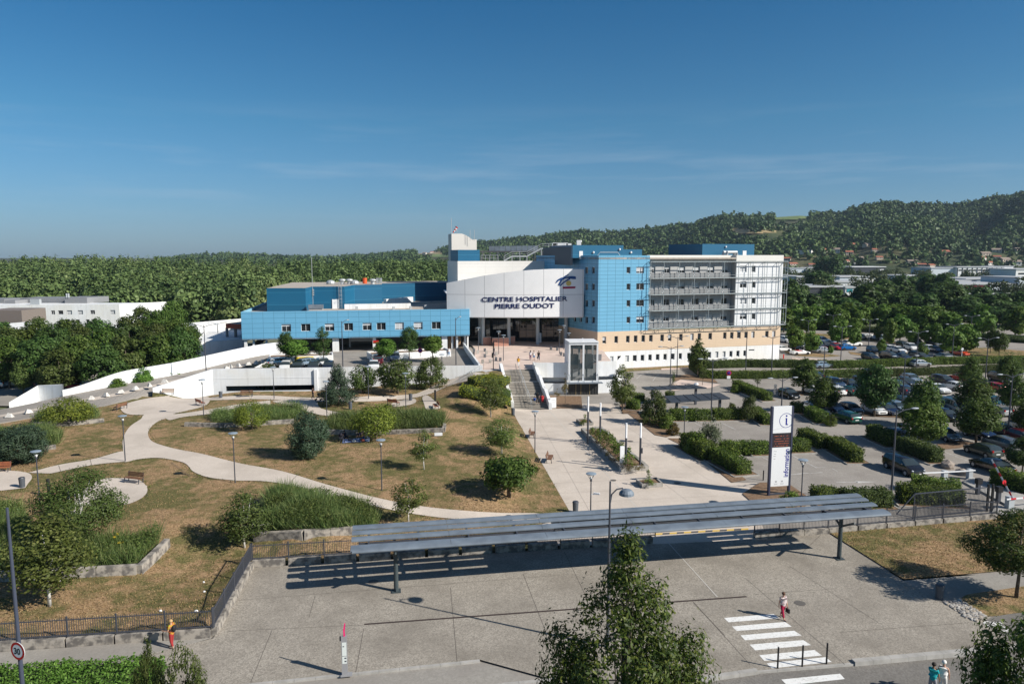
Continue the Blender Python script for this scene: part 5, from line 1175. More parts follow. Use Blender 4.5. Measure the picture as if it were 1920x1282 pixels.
# low planting walls
def lowwall(pts, h, w, label, material=CSTAIN, f=P, name='low_wall'):
    mb = MB(); q = [f(*p) for p in pts]
    for a, c in zip(q, q[1:]):
        d = (c-a); d.z = 0; L = d.length; n = max(1, round(L/2.5))
        for i in range(n): s, e = a.lerp(c, i/n), a.lerp(c, (i+1)/n-.008); mb.bar(s+Vector((0,0,h/2-.15)), e+Vector((0,0,h/2-.15)), w, h+.3)
    return tag(mb.build(name, material), label, 'low wall')
lowwall([(347,799),(420,801),(552,793)], .5, .35, 'low stained concrete wall under the narrow grass bed')
lowwall([(612,813),(700,815),(832,810),(834,800)], .5, .35, 'low stained concrete wall behind the picnic blanket')
lowwall([(61,799),(130,798),(196,791)], .5, .35, 'low stained wall below the grass bed next to the ramp')
lowwall([(60,846),(105,841)], .45, .35, 'short low wall below the pine at left')
lowwall([(478,1012),(570,1007),(668,1000)], .55, .5, 'low pale concrete wall under the feathery grass by the fence')
lowwall([(-60,1092),(105,1084),(258,1075)], .65, .4, 'low stained wall along the lower left bed')
lowwall([(262,1076),(315,1024)], .65, .4, 'slanting end of the low wall at the lower left bed')
p = P(822,817); mb = MB(); mb.box((p.x,p.y,p.z+.2), (.9,.25,.3), ROT); tag(mb.build('white_block', WHITE), 'small white concrete block at the end of the picnic wall', 'concrete block')

# ---- clipped hedges
def hedge(pts, w, h, label, leaf=None, f=P, dens=125, size=.18, name='hedge', group=None, bed=True, cat='hedge'):
    rng = np.random.default_rng(int(pts[0][0]*7+pts[0][1])); q = [f(*p) for p in pts]; Cs, Ns, ev, ef = [], [], [], []
    for a, c in zip(q, q[1:]):
        d = c-a; L = max(.3, math.hypot(d.x, d.y)); d = Vector((d.x/L, d.y/L, 0)); n_ = Vector((-d.y, d.x, 0)); sl = (c.z-a.z)/L
        i = .13
        o = len(ev)
        for t in (0-.1, L+.1):
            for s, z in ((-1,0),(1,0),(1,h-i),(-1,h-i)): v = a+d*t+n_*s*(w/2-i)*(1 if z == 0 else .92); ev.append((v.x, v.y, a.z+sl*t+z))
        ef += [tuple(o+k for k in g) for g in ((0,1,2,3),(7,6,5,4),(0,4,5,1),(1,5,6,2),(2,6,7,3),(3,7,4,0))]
        per = w+2*h; n = int(dens*L*per)+int(dens*w*h*2)
        u = rng.uniform(-.12, L+.12, n); k = rng.uniform(0, per, n); side = np.where(k < w, 0, np.where(k < w+h, 1, 2))
        off = np.where(side == 0, k-w/2, np.where(side == 1, w/2, -w/2)); z = np.where(side == 0, h, np.where(side == 1, k-w, k-w-h))
        wob = .07*np.sin(u*2.1+off)+.05*np.sin(u*5.3+2*z); z = np.where(side == 0, z+wob, z); off = off+np.where(side == 1, wob, np.where(side == 2, -wob, 0))
        ends = rng.uniform(size=n) < (2*w*h)/(L*per+2*w*h); e0 = rng.uniform(size=n) < .5
        u = np.where(ends, np.where(e0, -.12, L+.12), u); off = np.where(ends, rng.uniform(-w/2, w/2, n), off); z = np.where(ends, rng.uniform(0, h, n), z)
        C = np.stack([a.x+d.x*u+n_.x*off, a.y+d.y*u+n_.y*off, a.z+sl*u+z], 1)+rng.normal(size=(n,3))*.06
        B = np.zeros((n,3)); B[:,2] = (side == 0)*1.; s_ = np.where(side == 1, 1., np.where(side == 2, -1., 0)); B[:,0] += n_.x*s_; B[:,1] += n_.y*s_
        B = np.where(ends[:,None], np.array([[d.x, d.y, 0]])*np.where(e0, -1., 1.)[:,None], B)
        Cs.append(C); Ns.append(unit(B+rng.normal(size=(n,3))*.6))
    C, N = np.vstack(Cs), np.vstack(Ns)
    me = quads(name, C, N, size*rng.uniform(.6,1.3,len(C)), .55, [leaf or L_HEDGE, CORE], rng, None, (ev, ef))
    o = tag(link(name, me), label, cat, group)
    if bed:
        for a, c in zip(q, q[1:]):
            d = (c-a); d.z = 0; d.normalize(); n_ = Vector((-d.y,d.x,0)); k = w/2+.55; e = d*.6; pl4 = [a-e-n_*k, c+e-n_*k, c+e+n_*k, a-e+n_*k]
            drape('hedge_bed', [(v.x, v.y) for v in pl4], .10, SOIL, 0)
            mb = MB(); ring = pl4+[pl4[0]]
            for s, t in zip(ring, ring[1:]): mb.bar(Vector((s.x,s.y,T(s.x,s.y)+.05)), Vector((t.x,t.y,T(t.x,t.y)+.05)), .12, .15)
            kb = mb.build('island_kerb', KERB); kb['kind'] = 'structure'
    return o
hedge([(1325,709),(1400,709.5),(1480,708),(1590,707)], 1.3, 1.3, 'front row of the long clipped double hedge, left stretch beside the no parking sign', bed=False)
hedge([(1590,707),(1680,705),(1800,700),(1930,694)], 1.3, 1.3, 'front row of the long clipped double hedge, right stretch', bed=False, leaf=L_OLIVE)
hedge([(1298,691),(1400,688),(1480,689),(1560,690)], 1.3, 1.5, 'back row of the clipped double hedge, stretch along the pink pavement', bed=False, leaf=L_OLIVE)
hedge([(1560,690),(1640,688),(1760,683),(1930,680)], 1.3, 1.4, 'back row of the clipped double hedge, right stretch', bed=False)
hedge([(1298,691),(1312,702),(1325,709)], 1.2, 1.3, 'curved left end of the double hedge beside the hornbeam', bed=False, leaf=L_OLIVE)
hedge([(1480,616),(1560,619),(1690,627)], 1.6, 1.7, 'dark hedge along the far road under the trees, left stretch', bed=False, leaf=L_OLIVE, dens=30, size=.3)
hedge([(1690,627),(1790,634),(1940,644)], 1.6, 1.7, 'dark hedge along the far road under the trees, right stretch', bed=False, leaf=L_DARK, dens=30, size=.3)
for a in (([(1259,788),(1294,788)],1.3,1.5,'clipped laurel hedge in front of the larger dark carport, left half'),([(1294,788),(1330,787.5)],1.3,1.45,'clipped laurel hedge in front of the larger dark carport, middle part'),([(1338,787),(1388,786)],1.3,1.5,'clipped laurel hedge right of the lamp post by the carport'),
    ([(1414,778),(1440,797)],1.3,1.2,'short slanting hedge beyond the information pillar, on its left'),([(1380,727),(1402,737)],1.3,1.3,'upper end of the slanting hedge left of the black parked car'),([(1402,737),(1440,752)],1.4,1.3,'lower end of the slanting hedge left of the black parked car'),
    ([(1352,851),(1395,851)],1.5,1.4,'clipped hedge beside the disabled bays, left half'),([(1395,851),(1440,850)],1.5,1.35,'clipped hedge beside the disabled bays, right half behind the pillar'),([(1342,862),(1394,890)],1.7,1.4,'thick hedge slanting along the esplanade toward the pillar'),
    ([(1288,838),(1330,862)],1.9,1.7,'dark hedge on the esplanade edge below the small lamp'),([(1480,846),(1512,845)],1.5,1.4,'low green hedge just right of the information pillar'),([(1505,824),(1545,841)],1.6,1.4,'mid hedge slanting away from the pillar toward the empty bays'),
    ([(1562,842),(1606,868)],1.5,1.5,'bright hedge block slanting down toward the black people carrier'),([(1484,772),(1502,774)],1.6,1.4,'dark hedge stub in front of the silver estate car'),([(1518,780),(1542,794)],1.5,1.4,'hedge block in front of the row with the grey cars'),
    ([(1634,820),(1674,838)],1.5,1.6,'dark hedge block at the corner behind the tall double lamp'),([(1692,844),(1756,868)],1.6,1.6,'mottled hedge block in front of the grey hatchback'),
    ([(1712,918),(1795,928)],1.6,1.3,'upper hedge by the car park entrance, behind the fence'),([(1688,940),(1796,946)],2.0,1.5,'thick hedge behind the sliding gate'),([(1585,950),(1660,948)],1.8,1.5,'yellowing hedge behind the right end of the bus canopy'),([(1528,942),(1566,940)],1.7,1.3,'rounded hedge behind the canopy, near the small lamp'),
    ([(1866,908),(1940,926)],1.8,1.6,'hedge right of the barriers at the right edge'),([(1190,752),(1206,752)],1.3,1.1,'dark low hedge behind the round bush near the lift'),([(1178,766),(1196,768)],1.3,1.4,'green hedge block beside the tree near the lift'),([(1250,745),(1262,746)],1.2,.9,'small dark hedge under the far carport')):
    hedge(*a, leaf=(L_OLIVE if ('yellow' in a[3] or 'mottled' in a[3]) else None))
hedge([(866,738),(905,745),(950,758)], 3.2, 1.1, 'yellow green ground cover hedge on the slope, lower band', L_GOLD, dens=60, size=.16, bed=False)
hedge([(885,722),(915,716),(948,722)], 3.4, 1.1, 'yellow green ground cover hedge on the slope, upper band beside the stairs', L_GOLD, dens=60, size=.16, bed=False)
hedge([(935,738),(955,745)], 2.6, 1.0, 'darker green end of the slope hedge against the stair wall', L_LIME, dens=60, size=.16, bed=False)
hedge([(-60,1306),(100,1298),(285,1286)], 3.2, .75, 'lush green hedge along the pavement at the bottom left corner', L_LIME, dens=240, size=.15, bed=False)
for x0, x1, yt, yb, k, l in ((1200,1254,728,795,'dark_bush','big round dark bush left of the larger carport'),(1234,1264,773,802,'round_bush','bright green rounded bush on the esplanade edge'),(1250,1274,790,815,'round_bush','reddish tinged bush beside the bright green one'),(1284,1326,804,850,'round_bush','dark rounded bush next to the small lamp by the bays'),
    (1305,1352,792,848,'silver_shrub','silvery upright shrub behind the dark rounded bush'),(1388,1422,738,788,'dark_bush','grey green bush beside the second hedge, right of the carport'),(1362,1380,752,775,'round_bush','light green bush at the right end of the carport'),(1547,1569,776,798,'round_bush','small round bush at the end of the hedge, beside the green estate'),
    (1462,1500,918,945,'round_bush','dark round bush at the foot of the information pillar'),(1370,1386,718,736,'round_bush','small pale bush at the top of the slanting hedge')):
    plant_px(k, x0, x1, yt, yb, l, 'bush', crown_mat=L_RUST if 'reddish' in l else None)
# ---- car park trees (near)
for x0, x1, yt, yb, k, l in ((1482,1528,667,738,'oval_tree','dark pointed tree beside the black hatchback, near the far hedge'),(1513,1574,703,775,'street_tree','bushy tree standing over the row of grey cars'),(1604,1674,680,781,'broad_tree','biggest dark round tree in the middle of the car park'),(1698,1760,700,800,'street_tree','spiky tree right behind the tall lamp post'),
    (1684,1764,748,838,'broad_tree','pale leaved broad tree in front of the spiky one'),(1797,1836,668,728,'street_tree','tree in front of the long hedge, left of the red cars'),(1788,1858,700,775,'street_tree','full green tree beside the red hatchback'),(1790,1870,738,830,'street_tree','large round headed tree over the navy car'),
    (1866,1912,664,722,'street_tree','tree at the far hedge near the right edge'),(1870,1925,700,775,'street_tree','dark tree behind the right hand tall lamp'),(1896,1945,745,820,'street_tree','tree cut by the right edge beside the silver people carrier'),(1888,1945,820,885,'broad_tree','dark tree low at the right edge above the barriers')):
    plant_px(k, x0, x1, yt, yb, l, crown_mat=L_LIME if 'pale leaved' in l else None)
plant_px('oval_tree', 1290, 1326, 630, 708, 'neat oval hornbeam in front of the white ground floor', v=0)
plant_px('tall_ash', 1142, 1192, 678, 770, 'loose green tree on the right of the glass lift')
plant_px('young_tree', 1577, 1600, 680, 729, 'thin young tree before the hedge, beside the blue cars')
plant_px('young_tree', 1412, 1428, 698, 731, 'tiny bare sapling in the bay row beside the slanting hedge')
plant_px('dry_sapling', 1053, 1067, 690, 757, 'dry reddish sapling in the bed left of the glass lift'); plant_px('dry_sapling', 1038, 1050, 725, 750, 'small dry bush in the bed next to the stairs', 'bush')
plant_px('young_tree', 1258, 1266, 688, 733, 'thin sapling on the hatched island'); plant_px('young_tree', 1310, 1324, 688, 722, 'slim sapling beside the hornbeam')
# ---- far car park trees
for x0, x1, yt, yb in ((1474,1507,608,657),(1508,1536,618,664),(1556,1578,600,645),(1589,1612,604,652),(1655,1678,594,650),(1638,1652,603,640),(1645,1660,634,664),(1697,1722,603,646),(1726,1744,609,646),(1744,1766,602,648),(1760,1800,608,668),(1790,1832,604,664),(1848,1866,606,662),(1860,1886,610,668),(1720,1738,640,672),(1552,1562,648,664)):
    plant_px('far_lime_tree' if (x0 % 3) else 'oval_tree', x0, x1, yt, yb, f'{"small " if x1-x0 < 20 else ""}green tree among the far parked cars, number {sorted([1474,1508,1556,1589,1655,1638,1645,1697,1726,1744,1760,1790,1848,1860,1720,1552]).index(x0)+1} from the left', group='trees among the far parked cars')
ROW_T = [(1470,205,7.5,7),(1492,213,8,6.5),(1512,196,8.6,6.6),(1530,213,8,6.5),(1550,216,8.4,7),(1571,210,8,6.5),(1590,216,8.3,7),(1612,211,8,6.5),(1632,216,8.4,7),(1653,211,8.2,6.5),(1673,213,8,7),(1694,208,8.4,6.5),(1716,203,8,7),(1738,200,8.3,7),(1760,203,8.2,7),(1782,197,7.,6.5),(1842,190,9.5,6.8),(1905,192,9.,7.5),(1925,196,9,8),(1572,178,7,5.),(1600,182,6.5,5),(1688,182,7.6,6)]
rank = lambda x, L: sorted(t[0] for t in L).index(x)+1
for i, (x, y, h, w_) in enumerate(ROW_T):
    plant('far_lime_tree', (XA(x, y, 3), y, -.05), h, w_, f'bright round tree by the far road, number {rank(x, ROW_T)} from the left of its row', group='row of round trees behind the far road')
BELT = [(1483,255,13.5,11),(1505,262,10,10),(1530,258,10,11),(1560,265,12,11),(1585,258,9,10),(1628,262,14.,14),(1652,270,13,12),(1608,272,10,9),(1680,262,10.5,11),(1705,268,10.5,12),(1730,258,11,11),(1770,262,14.,15),(1795,266,11,11),(1815,250,10,11),(1840,255,10,12),(1865,250,11,12),(1893,255,11,12),(1920,250,11,12),(1820,228,8.5,11),(1870,225,8,10),(1905,222,8,10),(1938,225,9,10),(1750,330,17.5,16),(1778,320,16.5,14),(1765,300,13,15),(1655,330,14,12),(1690,345,15,12),(1545,420,14,12),(1530,440,16,14),(1565,690,26,18),(1545,700,24,22),(1700,400,13,14),(1727,395,12,12),(1840,300,11,10),(1498,300,13,10),(1476,285,15,10)]
for i, (x, y, h, w_) in enumerate(BELT):
    plant('far_tree', (XA(x, y, 4), y, -.2), h*.88, w_, f'dark broad tree of the belt beyond the round row, number {rank(x, BELT)} from the left', group='dark tree belt behind the car park')
# ---- left car park trees
LP = [(15,118,9,8),(78,115,9.5,8.5),(112,112,7.6,7),(150,117,9.3,8),(192,113,8.2,8),(238,119,9,8.5),(300,121,9,8),(337,123,10,8),(20,134,9,8),(60,137,9,8),(105,133,9.5,8),(150,136,9,8),(200,133,9,8),(245,137,9.3,8),(290,135,9.5,8),(333,138,10,8),(0,150,9,8),(70,152,9,8),(130,150,9,8),(185,153,9,8),(240,151,9.5,8),(300,156,10.5,8),(352,150,8.5,6),(270,172,10,8),(325,178,11,8)]
for i, (x, y, h, w_) in enumerate(LP):
    plant('broad_tree', (XA(x, y, 3), y, -.05), h, w_, f'dense tree in the left car park, {["front","second","back"][0 if y < 128 else 1 if y < 145 else 2]} row, number {rank(x, [t for t in LP if (t[1] < 128) == (y < 128) and (t[1] < 145) == (y < 145)])} from the left', group='trees filling the left car park', crown_mat=[L_STREET, L_DARK, L_OLIVE][i % 3])
plant('oval_tree', (XA(42,112,3),112,0), 6.6, 3.4, 'neat oval tree standing alone at the front of the left car park', v=0, crown_mat=L_OLIVE)
for i, (x, y, h, w_) in enumerate([(268,113,4.6,3.),(222,110,3.2,3.),(320,118,5.,3.5)]): plant('oval_tree', (XA(x, y, 2), y, 0), h, w_, ('yellowish small tree behind the ramp parapet','low yellowish bush tree behind the lower parapet','light green tree behind the upper parapet end')[i], crown_mat=L_LIME)
# deck planter trees
for x0, x1, yt, yb, k, l in ((521,551,610,678,'tall_ash','slim dark tree at the left of the first deck planter'),(527,579,632,678,'lime_tree','bright rounded tree in the first deck planter'),(589,624,609,678,'tall_ash','slim dark tree at the right of the first deck planter'),(703,745,634,674,'lime_tree','bright rounded tree at the left of the second deck planter'),(749,786,601,673,'tall_ash','slim dark tree in the middle of the second deck planter'),(793,829,625,670,'lime_tree','bright rounded tree at the right of the second deck planter')):
    plant_px(k, x0, x1, yt, yb, l, f=PZ(4.3), crown_mat=L_DARK if k == 'tall_ash' else None)
# foreground trees
plant('fore_tree', (XA(1172,24,5), 24, -.12), ZT(24, 985)+.15, 7.7, 'glossy leaved pyramid tree in the bottom foreground before the canopy', rz=.6)
plant('fore_tree_wide', (G(1905,1120).x, G(1905,1120).y, 0), ZT(G(1905,1120).y, 955), 6.8, 'open leafy tree with a leaning trunk on the right lawn')
plant('fore_tree_wide', (XA(1935,24.5,4), 24.5, -.12), ZT(24.5,1135), 5.6, 'dark leafy tree at the bottom right corner')
plant('fore_tree_wide', (XA(352,25,4), 25, 0), ZT(25,1208), 2.6, 'thin young tree top at the bottom left, right of the phone reader', crown_mat=L_OLIVE); plant('fore_tree_wide', (XA(284,25.5,4), 25.5, 0), ZT(25.5,1186), 1.3, 'thin upright tree top at the bottom left, left of the phone reader', crown_mat=L_OLIVE)
# esplanade planting
for k, (x, y) in enumerate(((1119,822),(1129,829),(1138,837),(1150,847),(1158,855),(1166,863),(1176,874))):
    p = G(x, y, .5); plant('box_ball', p, 1.5+.2*(k % 3), 2.1, f'clipped ball shrub in the long planter, number {k+1} from the stairs', 'shrub', 'ball shrubs in the long planter')
for k, (x, y) in enumerate(((1108,818),(1122,835),(1130,845),(1141,857),(1150,867),(1168,880),(1180,884),(1192,884),(1203,883),(1184,878))):
    p = G(x, y-4, .5); plant('heather', p, .6, .9, f'low heather cushion in the long planter, number {k+1} from the stairs', 'shrub', 'heather cushions in the long planter')

# ---------------------------------------------------------------- valley, hills, woodland
RIDGE = [(-400,492),(0,490),(300,486),(340,480),(380,475),(440,476),(520,479),(600,482),(700,478),(740,474),(800,470),(840,463),(880,455),(930,452),(960,447),(1000,447),(1040,441),(1090,435),(1140,438),(1200,429),(1290,423),(1350,413),(1440,403),(1500,399),(1560,403),(1600,389),(1650,382),(1760,383),(1800,381),(1850,371),(1920,363),(2100,345),(2500,330)]
D1T = [(-400,3000),(700,2600),(1000,2100),(1300,1700),(1600,1500),(2500,1400)]
D0T = [(-400,1500),(600,1500),(840,1300),(1000,1150),(1300,950),(1480,830),(1700,800),(2500,760)]
def hill(px, D):
    d0, d1 = interp(D0T, px), interp(D1T, px); zr = max(2., CH+(478-interp(RIDGE, px))/F_PX*d1-9)
    t = (D-d0)/(d1-d0)
    if t <= 0: return -.3
    if t >= 1: return zr*(1-.25*min(1, (t-1)*1.5))-.3
    s = t**.85*(1-.18*math.sin(math.pi*t)*math.sin(px*.021+2*t)); from_n = .06*math.sin(px*.013+D*.006)+.05*math.sin(px*.037-D*.011)
    return zr*max(0, min(1, s+from_n*math.sin(math.pi*t)*1.1))-.3
pxs = list(range(-420, 2520, 14)); NT = 40; mb = MB()
for px in pxs:
    d0, d1 = interp(D0T, px), interp(D1T, px)
    for j in range(NT+1):
        D = d0-60+(d1*1.6-d0+60)*j/NT; mb.v.append(((px-960)/F_PX*D, D, hill(px, D)))
for i in range(len(pxs)-1):
    for j in range(NT): a = i*(NT+1)+j; mb.f.append((a, a+NT+1, a+NT+2, a+1)); mb.m.append(0)
struct('hills', mb.build('hills', mat('hill_ground', (.025,.04,.015), .95, (.05,.065,.022), .02, c3=(.09,.085,.04), scale3=.008)))
def hill_hit(px, py):
    d0, d1 = interp(D0T, px), interp(D1T, px); r = ray(px, py); best = None
    for k in range(400):
        D = d0*.9+(d1*1.05-d0*.9)*k/399; z = CH+r.z/r.y*D
        if z <= hill(px, D): return Vector((r.x/r.y*D, D, hill(px, D)))
    D = d1; return Vector((r.x/r.y*D, D, hill(px, D)))
FIELDS = [(1484,407,34,4,0),(1452,434,24,4,1),(1390,432,18,3,1),(1405,437,26,2.5,1),(805,474,24,3,1),(828,480,18,3,0),(1620,463,10,2,1),(1475,411,22,2,0)]
for fx, fy, fw, fh, kind_ in FIELDS:
    mb = MB(); N_ = 10
    for a in range(N_+1):
        for c in range(4):
            px = fx-fw+2*fw*a/N_; q = hill_hit(px, fy+fh-2*fh*c/3); mb.v.append((q.x, q.y, q.z+1.2))
    for a in range(N_):
        for c in range(3): o = a*4+c; mb.f.append((o, o+4, o+5, o+1)); mb.m.append(0)
    struct('field', mb.build('field', mat('hay_field', (.34,.27,.14), .9, (.26,.20,.10), .03) if kind_ else mat('meadow', (.13,.19,.06), .9, (.17,.21,.08), .03)))
HOUSES = [(1508,476,28,8,'w','flat'),(1546,473,12,6,'c','r'),(1566,474,15,8,'w','t'),(1600,464,15,7,'p','r'),(1592,477,13,6,'c','r'),(1626,463,16,6,'c','t'),(1640,472,11,5,'c','r'),(1474,489,15,6,'c','r'),(1486,499,16,6,'c','r'),(1523,501,13,6,'c','r'),(1583,494,17,6,'c','r'),(1766,478,22,8,'p','r'),(1842,490,13,8,'w','r'),(1846,480,18,7,'c','t'),(1868,474,16,7,'c','t'),(1882,492,20,8,'c','t'),(1900,498,22,9,'w','t'),(1906,472,16,6,'c','t'),(1648,486,12,5,'c','r'),(1540,487,12,5,'c','r'),(1612,487,12,5,'c','t'),(1728,500,14,5,'c','r'),(1745,501,14,5,'c','r'),(1710,494,18,6,'c','t'),(1005,453,7,3.5,'p','r'),(954,455,8,3,'w','t'),(796,477,7,3.5,'w','t'),(810,475,7,3,'w','r'),(742,478,6,3,'w','t'),(762,479,6,2.5,'w','t'),(785,481,8,2.5,'w','r'),(1868,486,14,6,'w','r'),(1855,497,12,6,'w','r')]
HW = {'w': mat('house_white', (.70,.68,.64), .8), 'c': mat('house_cream', (.52,.44,.36), .8), 'p': mat('house_pink', (.50,.30,.26), .8)}
HR = {'r': mat('red_tiles', (.36,.13,.08), .8), 't': mat('tan_tiles', (.28,.22,.18), .8), 'flat': mat('flat_roof', (.55,.55,.55), .8)}
HB = []
for i, (x, y, w_, h_, wc, rc) in enumerate(HOUSES):
    q = hill_hit(x, y); s = depth(q.y, q.z)/F_PX; W = w_*s; Hh = h_*s*.75; Dp = W*.6; rz = (i*.7 % 1.2)-.6; HB.append((q.x, q.y, W))
    r = thing('house', f'{ {"w":"white","c":"cream","p":"pink"}[wc] } {"flat roofed" if rc == "flat" else "red roofed" if rc == "r" else "tan roofed"} hillside house, {"far on the ridge" if q.y > 1250 and x < 1200 else "lower on the slope" if y > 484 else "higher on the slope"}, number {sorted(t[0] for t in HOUSES).index(x)+1} from the left', 'house', q, rz, 'houses on the hillside')
    mb = MB(); mb.box((0,0,Hh*.3), (W,Dp,Hh*1.4)); mb.build('wall', HW[wc], r)
    mb = MB()
    if rc == 'flat': mb.box((0,0,Hh*1.05), (W*1.04,Dp*1.06,Hh*.1))
    else:
        e, g = Hh, Hh*1.55; a, c = W*.55, Dp*.58
        mb.add([(-a,-c,e),(a,-c,e),(a,c,e),(-a,c,e),(-a*.96,0,g),(a*.96,0,g)], [(0,1,5,4),(2,3,4,5),(0,4,3),(1,2,5),(3,2,1,0)])
    mb.build('roof', HR[rc], r)
    for k in (-.3, .05, .33):
        mb = MB(); mb.box((W*k,-Dp/2-.03,Hh*.55), (W*.11,.08,Hh*.34)); mb.build('window', GLASS, r)
# woods: crowns merged into one mass per wood
def wood(name, spots, tmpl, leaf, size, aspect=.65, seed=1):
    rng = np.random.default_rng(seed); Cs, Ns, Ss = [], [], []
    for x, y, z, h, w_, k in spots:
        C, N, _ = tmpl[k % len(tmpl)]; a = rng.uniform(0, 6.28); c, s = math.cos(a), math.sin(a)
        X = C*np.array([w_, w_, h]); Cs.append(np.stack([X[:,0]*c-X[:,1]*s+x, X[:,0]*s+X[:,1]*c+y, X[:,2]+z], 1)); Ns.append(np.stack([N[:,0]*c-N[:,1]*s, N[:,0]*s+N[:,1]*c, N[:,2]], 1)); Ss.append(size*w_*rng.uniform(.7,1.3,len(C)))
    me = quads(name, np.vstack(Cs), np.vstack(Ns), np.concatenate(Ss), aspect, leaf, rng); o = link(name, me); return o
def tmpl(n, prof, nc, cs, k=3, seed=0): return [crown(np.random.default_rng(seed+i), n, PROF[prof], 0., 1., .5, nc, cs, 1., 0., .45) for i in range(k)]
TH = tmpl(64, 'dome', 9, .2, 4, 40); TW = tmpl(620, 'spread', 40, .15, 5, 60); TL = tmpl(560, 'dome', 34, .16, 4, 80)
rh = random.Random(11); sp = []
def blocked(x, y, px, py):
    for fx, fy, fw, fh, _ in FIELDS:
        if abs(px-fx) < fw+1 and -fh-1.5 < py-fy < fh+6.5: return True
    return any(abs(x-a) < W*.75 and -14 < (y-b_) < W*.6 for a, b_, W in HB) or any(abs(x-a) < W*.5 and -40 < (y-b_) <= -14 for a, b_, W in HB)
tries = 0
while len(sp) < 8200 and tries < 40000:
    tries += 1; px = rh.uniform(640, 2100) if rh.random() < .93 else rh.uniform(300, 640); d0, d1 = interp(D0T, px), interp(D1T, px); t = rh.random()**.8; D = d0+(d1*1.03-d0)*t
    x = (px-960)/F_PX*D; z = hill(px, D); q = proj(x, D, z+5)
    if blocked(x, D, *q): continue
    if t < .16 and px > 1450 and rh.random() < .5: continue
    s = rh.uniform(8,15)*(1.25 if D > 1500 else 1); sp.append((x, D, z-1.5, s*rh.uniform(.8,1.2), s, rh.randrange(4)))
o = wood('hill_woodland', sp, TH, L_HILL, .30, .8, 2); tag(o, 'dark green woodland covering the hills', 'woodland', kind='stuff')
sp = []; s2 = []
for _ in range(520):
    D = rh.uniform(300, 620); px = rh.uniform(-160, 860); x = (px-960)/F_PX*D; h = rh.uniform(15,20.5) if D > 380 else rh.uniform(12,16)
    if px > 480: h = min(h, CH-(500-478)/F_PX*D*.55) if D < 420 else rh.uniform(15.5,18.5)
    if px < 320 and D > 400: h = rh.uniform(17.5, 21.5)
    (sp if rh.random() < .8 or px > 600 else s2).append((x, D, -.3, h, rh.uniform(8,13.5), rh.randrange(5)))
for k in range(46): px = 470+9.*k+rh.uniform(-3,3); D = 450+rh.uniform(-10,10); sp.append(((px-960)/F_PX*D, D, -.3, rh.uniform(16.5,19.), 6.5, rh.randrange(4)))
for _ in range(120): D = rh.uniform(235,330); px = rh.uniform(-120,470); h = rh.uniform(10.5,15.); sp.append(((px-960)/F_PX*D, D, -.3, h, rh.uniform(8,12), rh.randrange(4)))
o = wood('woodland', sp, TW, L_WOOD, .115, .7, 5); tag(o, 'broad dark wood of tall poplars behind the low wing', 'woodland', kind='stuff')
for _ in range(70):
    D = rh.uniform(240,340); px = rh.uniform(430,860); h = rh.uniform(8,12.5); s2.append(((px-960)/F_PX*D, D, -.3, h, rh.uniform(9,13), rh.randrange(4)))
for px, D, h in ((500,245,11),(520,255,12.5),(545,262,12),(575,270,11.5),(470,240,9),(445,238,8)): s2.append(((px-960)/F_PX*D, D, -.3, h, 14, rh.randrange(4)))
o = wood('willow_thicket', s2, TL, L_WILLOW, .11, .6, 6); tag(o, 'paler grey green willow thicket at the edge of the wood', 'thicket', kind='stuff')
s3 = []
for _ in range(420):
    D = rh.uniform(380, 950); px = rh.uniform(1440, 2050); 
    if 1483 < px < 1720 and 700 < D < 830: continue
    if 1740 < px and 400 < D < 730 and rh.random() < .8: continue
    if 1495 < px < 1650 and 430 < D < 620 and rh.random() < .6: continue
    s = rh.uniform(6,12); s3.append(((px-960)/F_PX*D, D, -.3, s*.9, s, rh.randrange(4)))
o = wood('valley_greenery', s3, TL, leafmat('leaf_valley', (.028,.05,.015), (.055,.085,.025), (.10,.13,.05), trans=.15, scale=.06), .12, .6, 8); tag(o, 'scattered garden and street trees across the valley town', 'trees', kind='stuff')
# ---------------------------------------------------------------- bus canopy on the forecourt
FL = G(657, 1033, 3.45); CU = 38.3
can = thing('bus_canopy', 'long blue grey slatted bus stop canopy on two dark posts across the forecourt', 'canopy', (FL.x, FL.y, 0))
def cu(u, v, z): q = FL + E1*u + E2*v; return Vector((q.x, q.y, z))
for i, (v0, w_) in enumerate(((0., .86),(1.46, .66),(2.46, .60),(3.26, .66))):
    mb = MB(); nseg = 6; K = 4; ends = (0, CU-.6*0)
    for j in range(nseg):
        u0_, u1_ = CU*j/nseg, CU*(j+1)/nseg-.02; prof = []
        for k in range(K+1):
            t = k/K; v = v0+w_*t; z = 3.42+.055*v+.05*math.sin(math.pi*min(1, .12+t*.8)); prof.append((v, z))
        lo_ = [(v0+w_, prof[-1][1]-.05), (v0, prof[0][1]-.07)]
        ring = prof+lo_; n = len(ring); L = [cu(u0_, v, z) for v, z in ring]+[cu(u1_, v, z) for v, z in ring]
        mb.add(L, [(k, k+n, (k+1) % n+n, (k+1) % n) for k in range(n)]+[tuple(range(n)), tuple(range(2*n-1, n-1, -1))])
    wlink('roof_blade', mb, STEELB, can)
mb = MB(); mb.tube([cu(.1,-.02,3.36), cu(CU-.1,-.02,3.36)], .10, 8); wlink('edge_tube', mb, STEELB, can)
for v in (1.55, 2.35):
    mb = MB(); mb.bar(cu(.5,v,3.2), cu(CU-.5,v,3.25), .16, .22); wlink('beam', mb, STEEL, can)
u = 1.1
while u < CU-.5:
    mb = MB(); mb.bar(cu(u,.1,3.28), cu(u,3.9,3.5), .10, .16); wlink('rib', mb, STEEL, can); u += 3.28
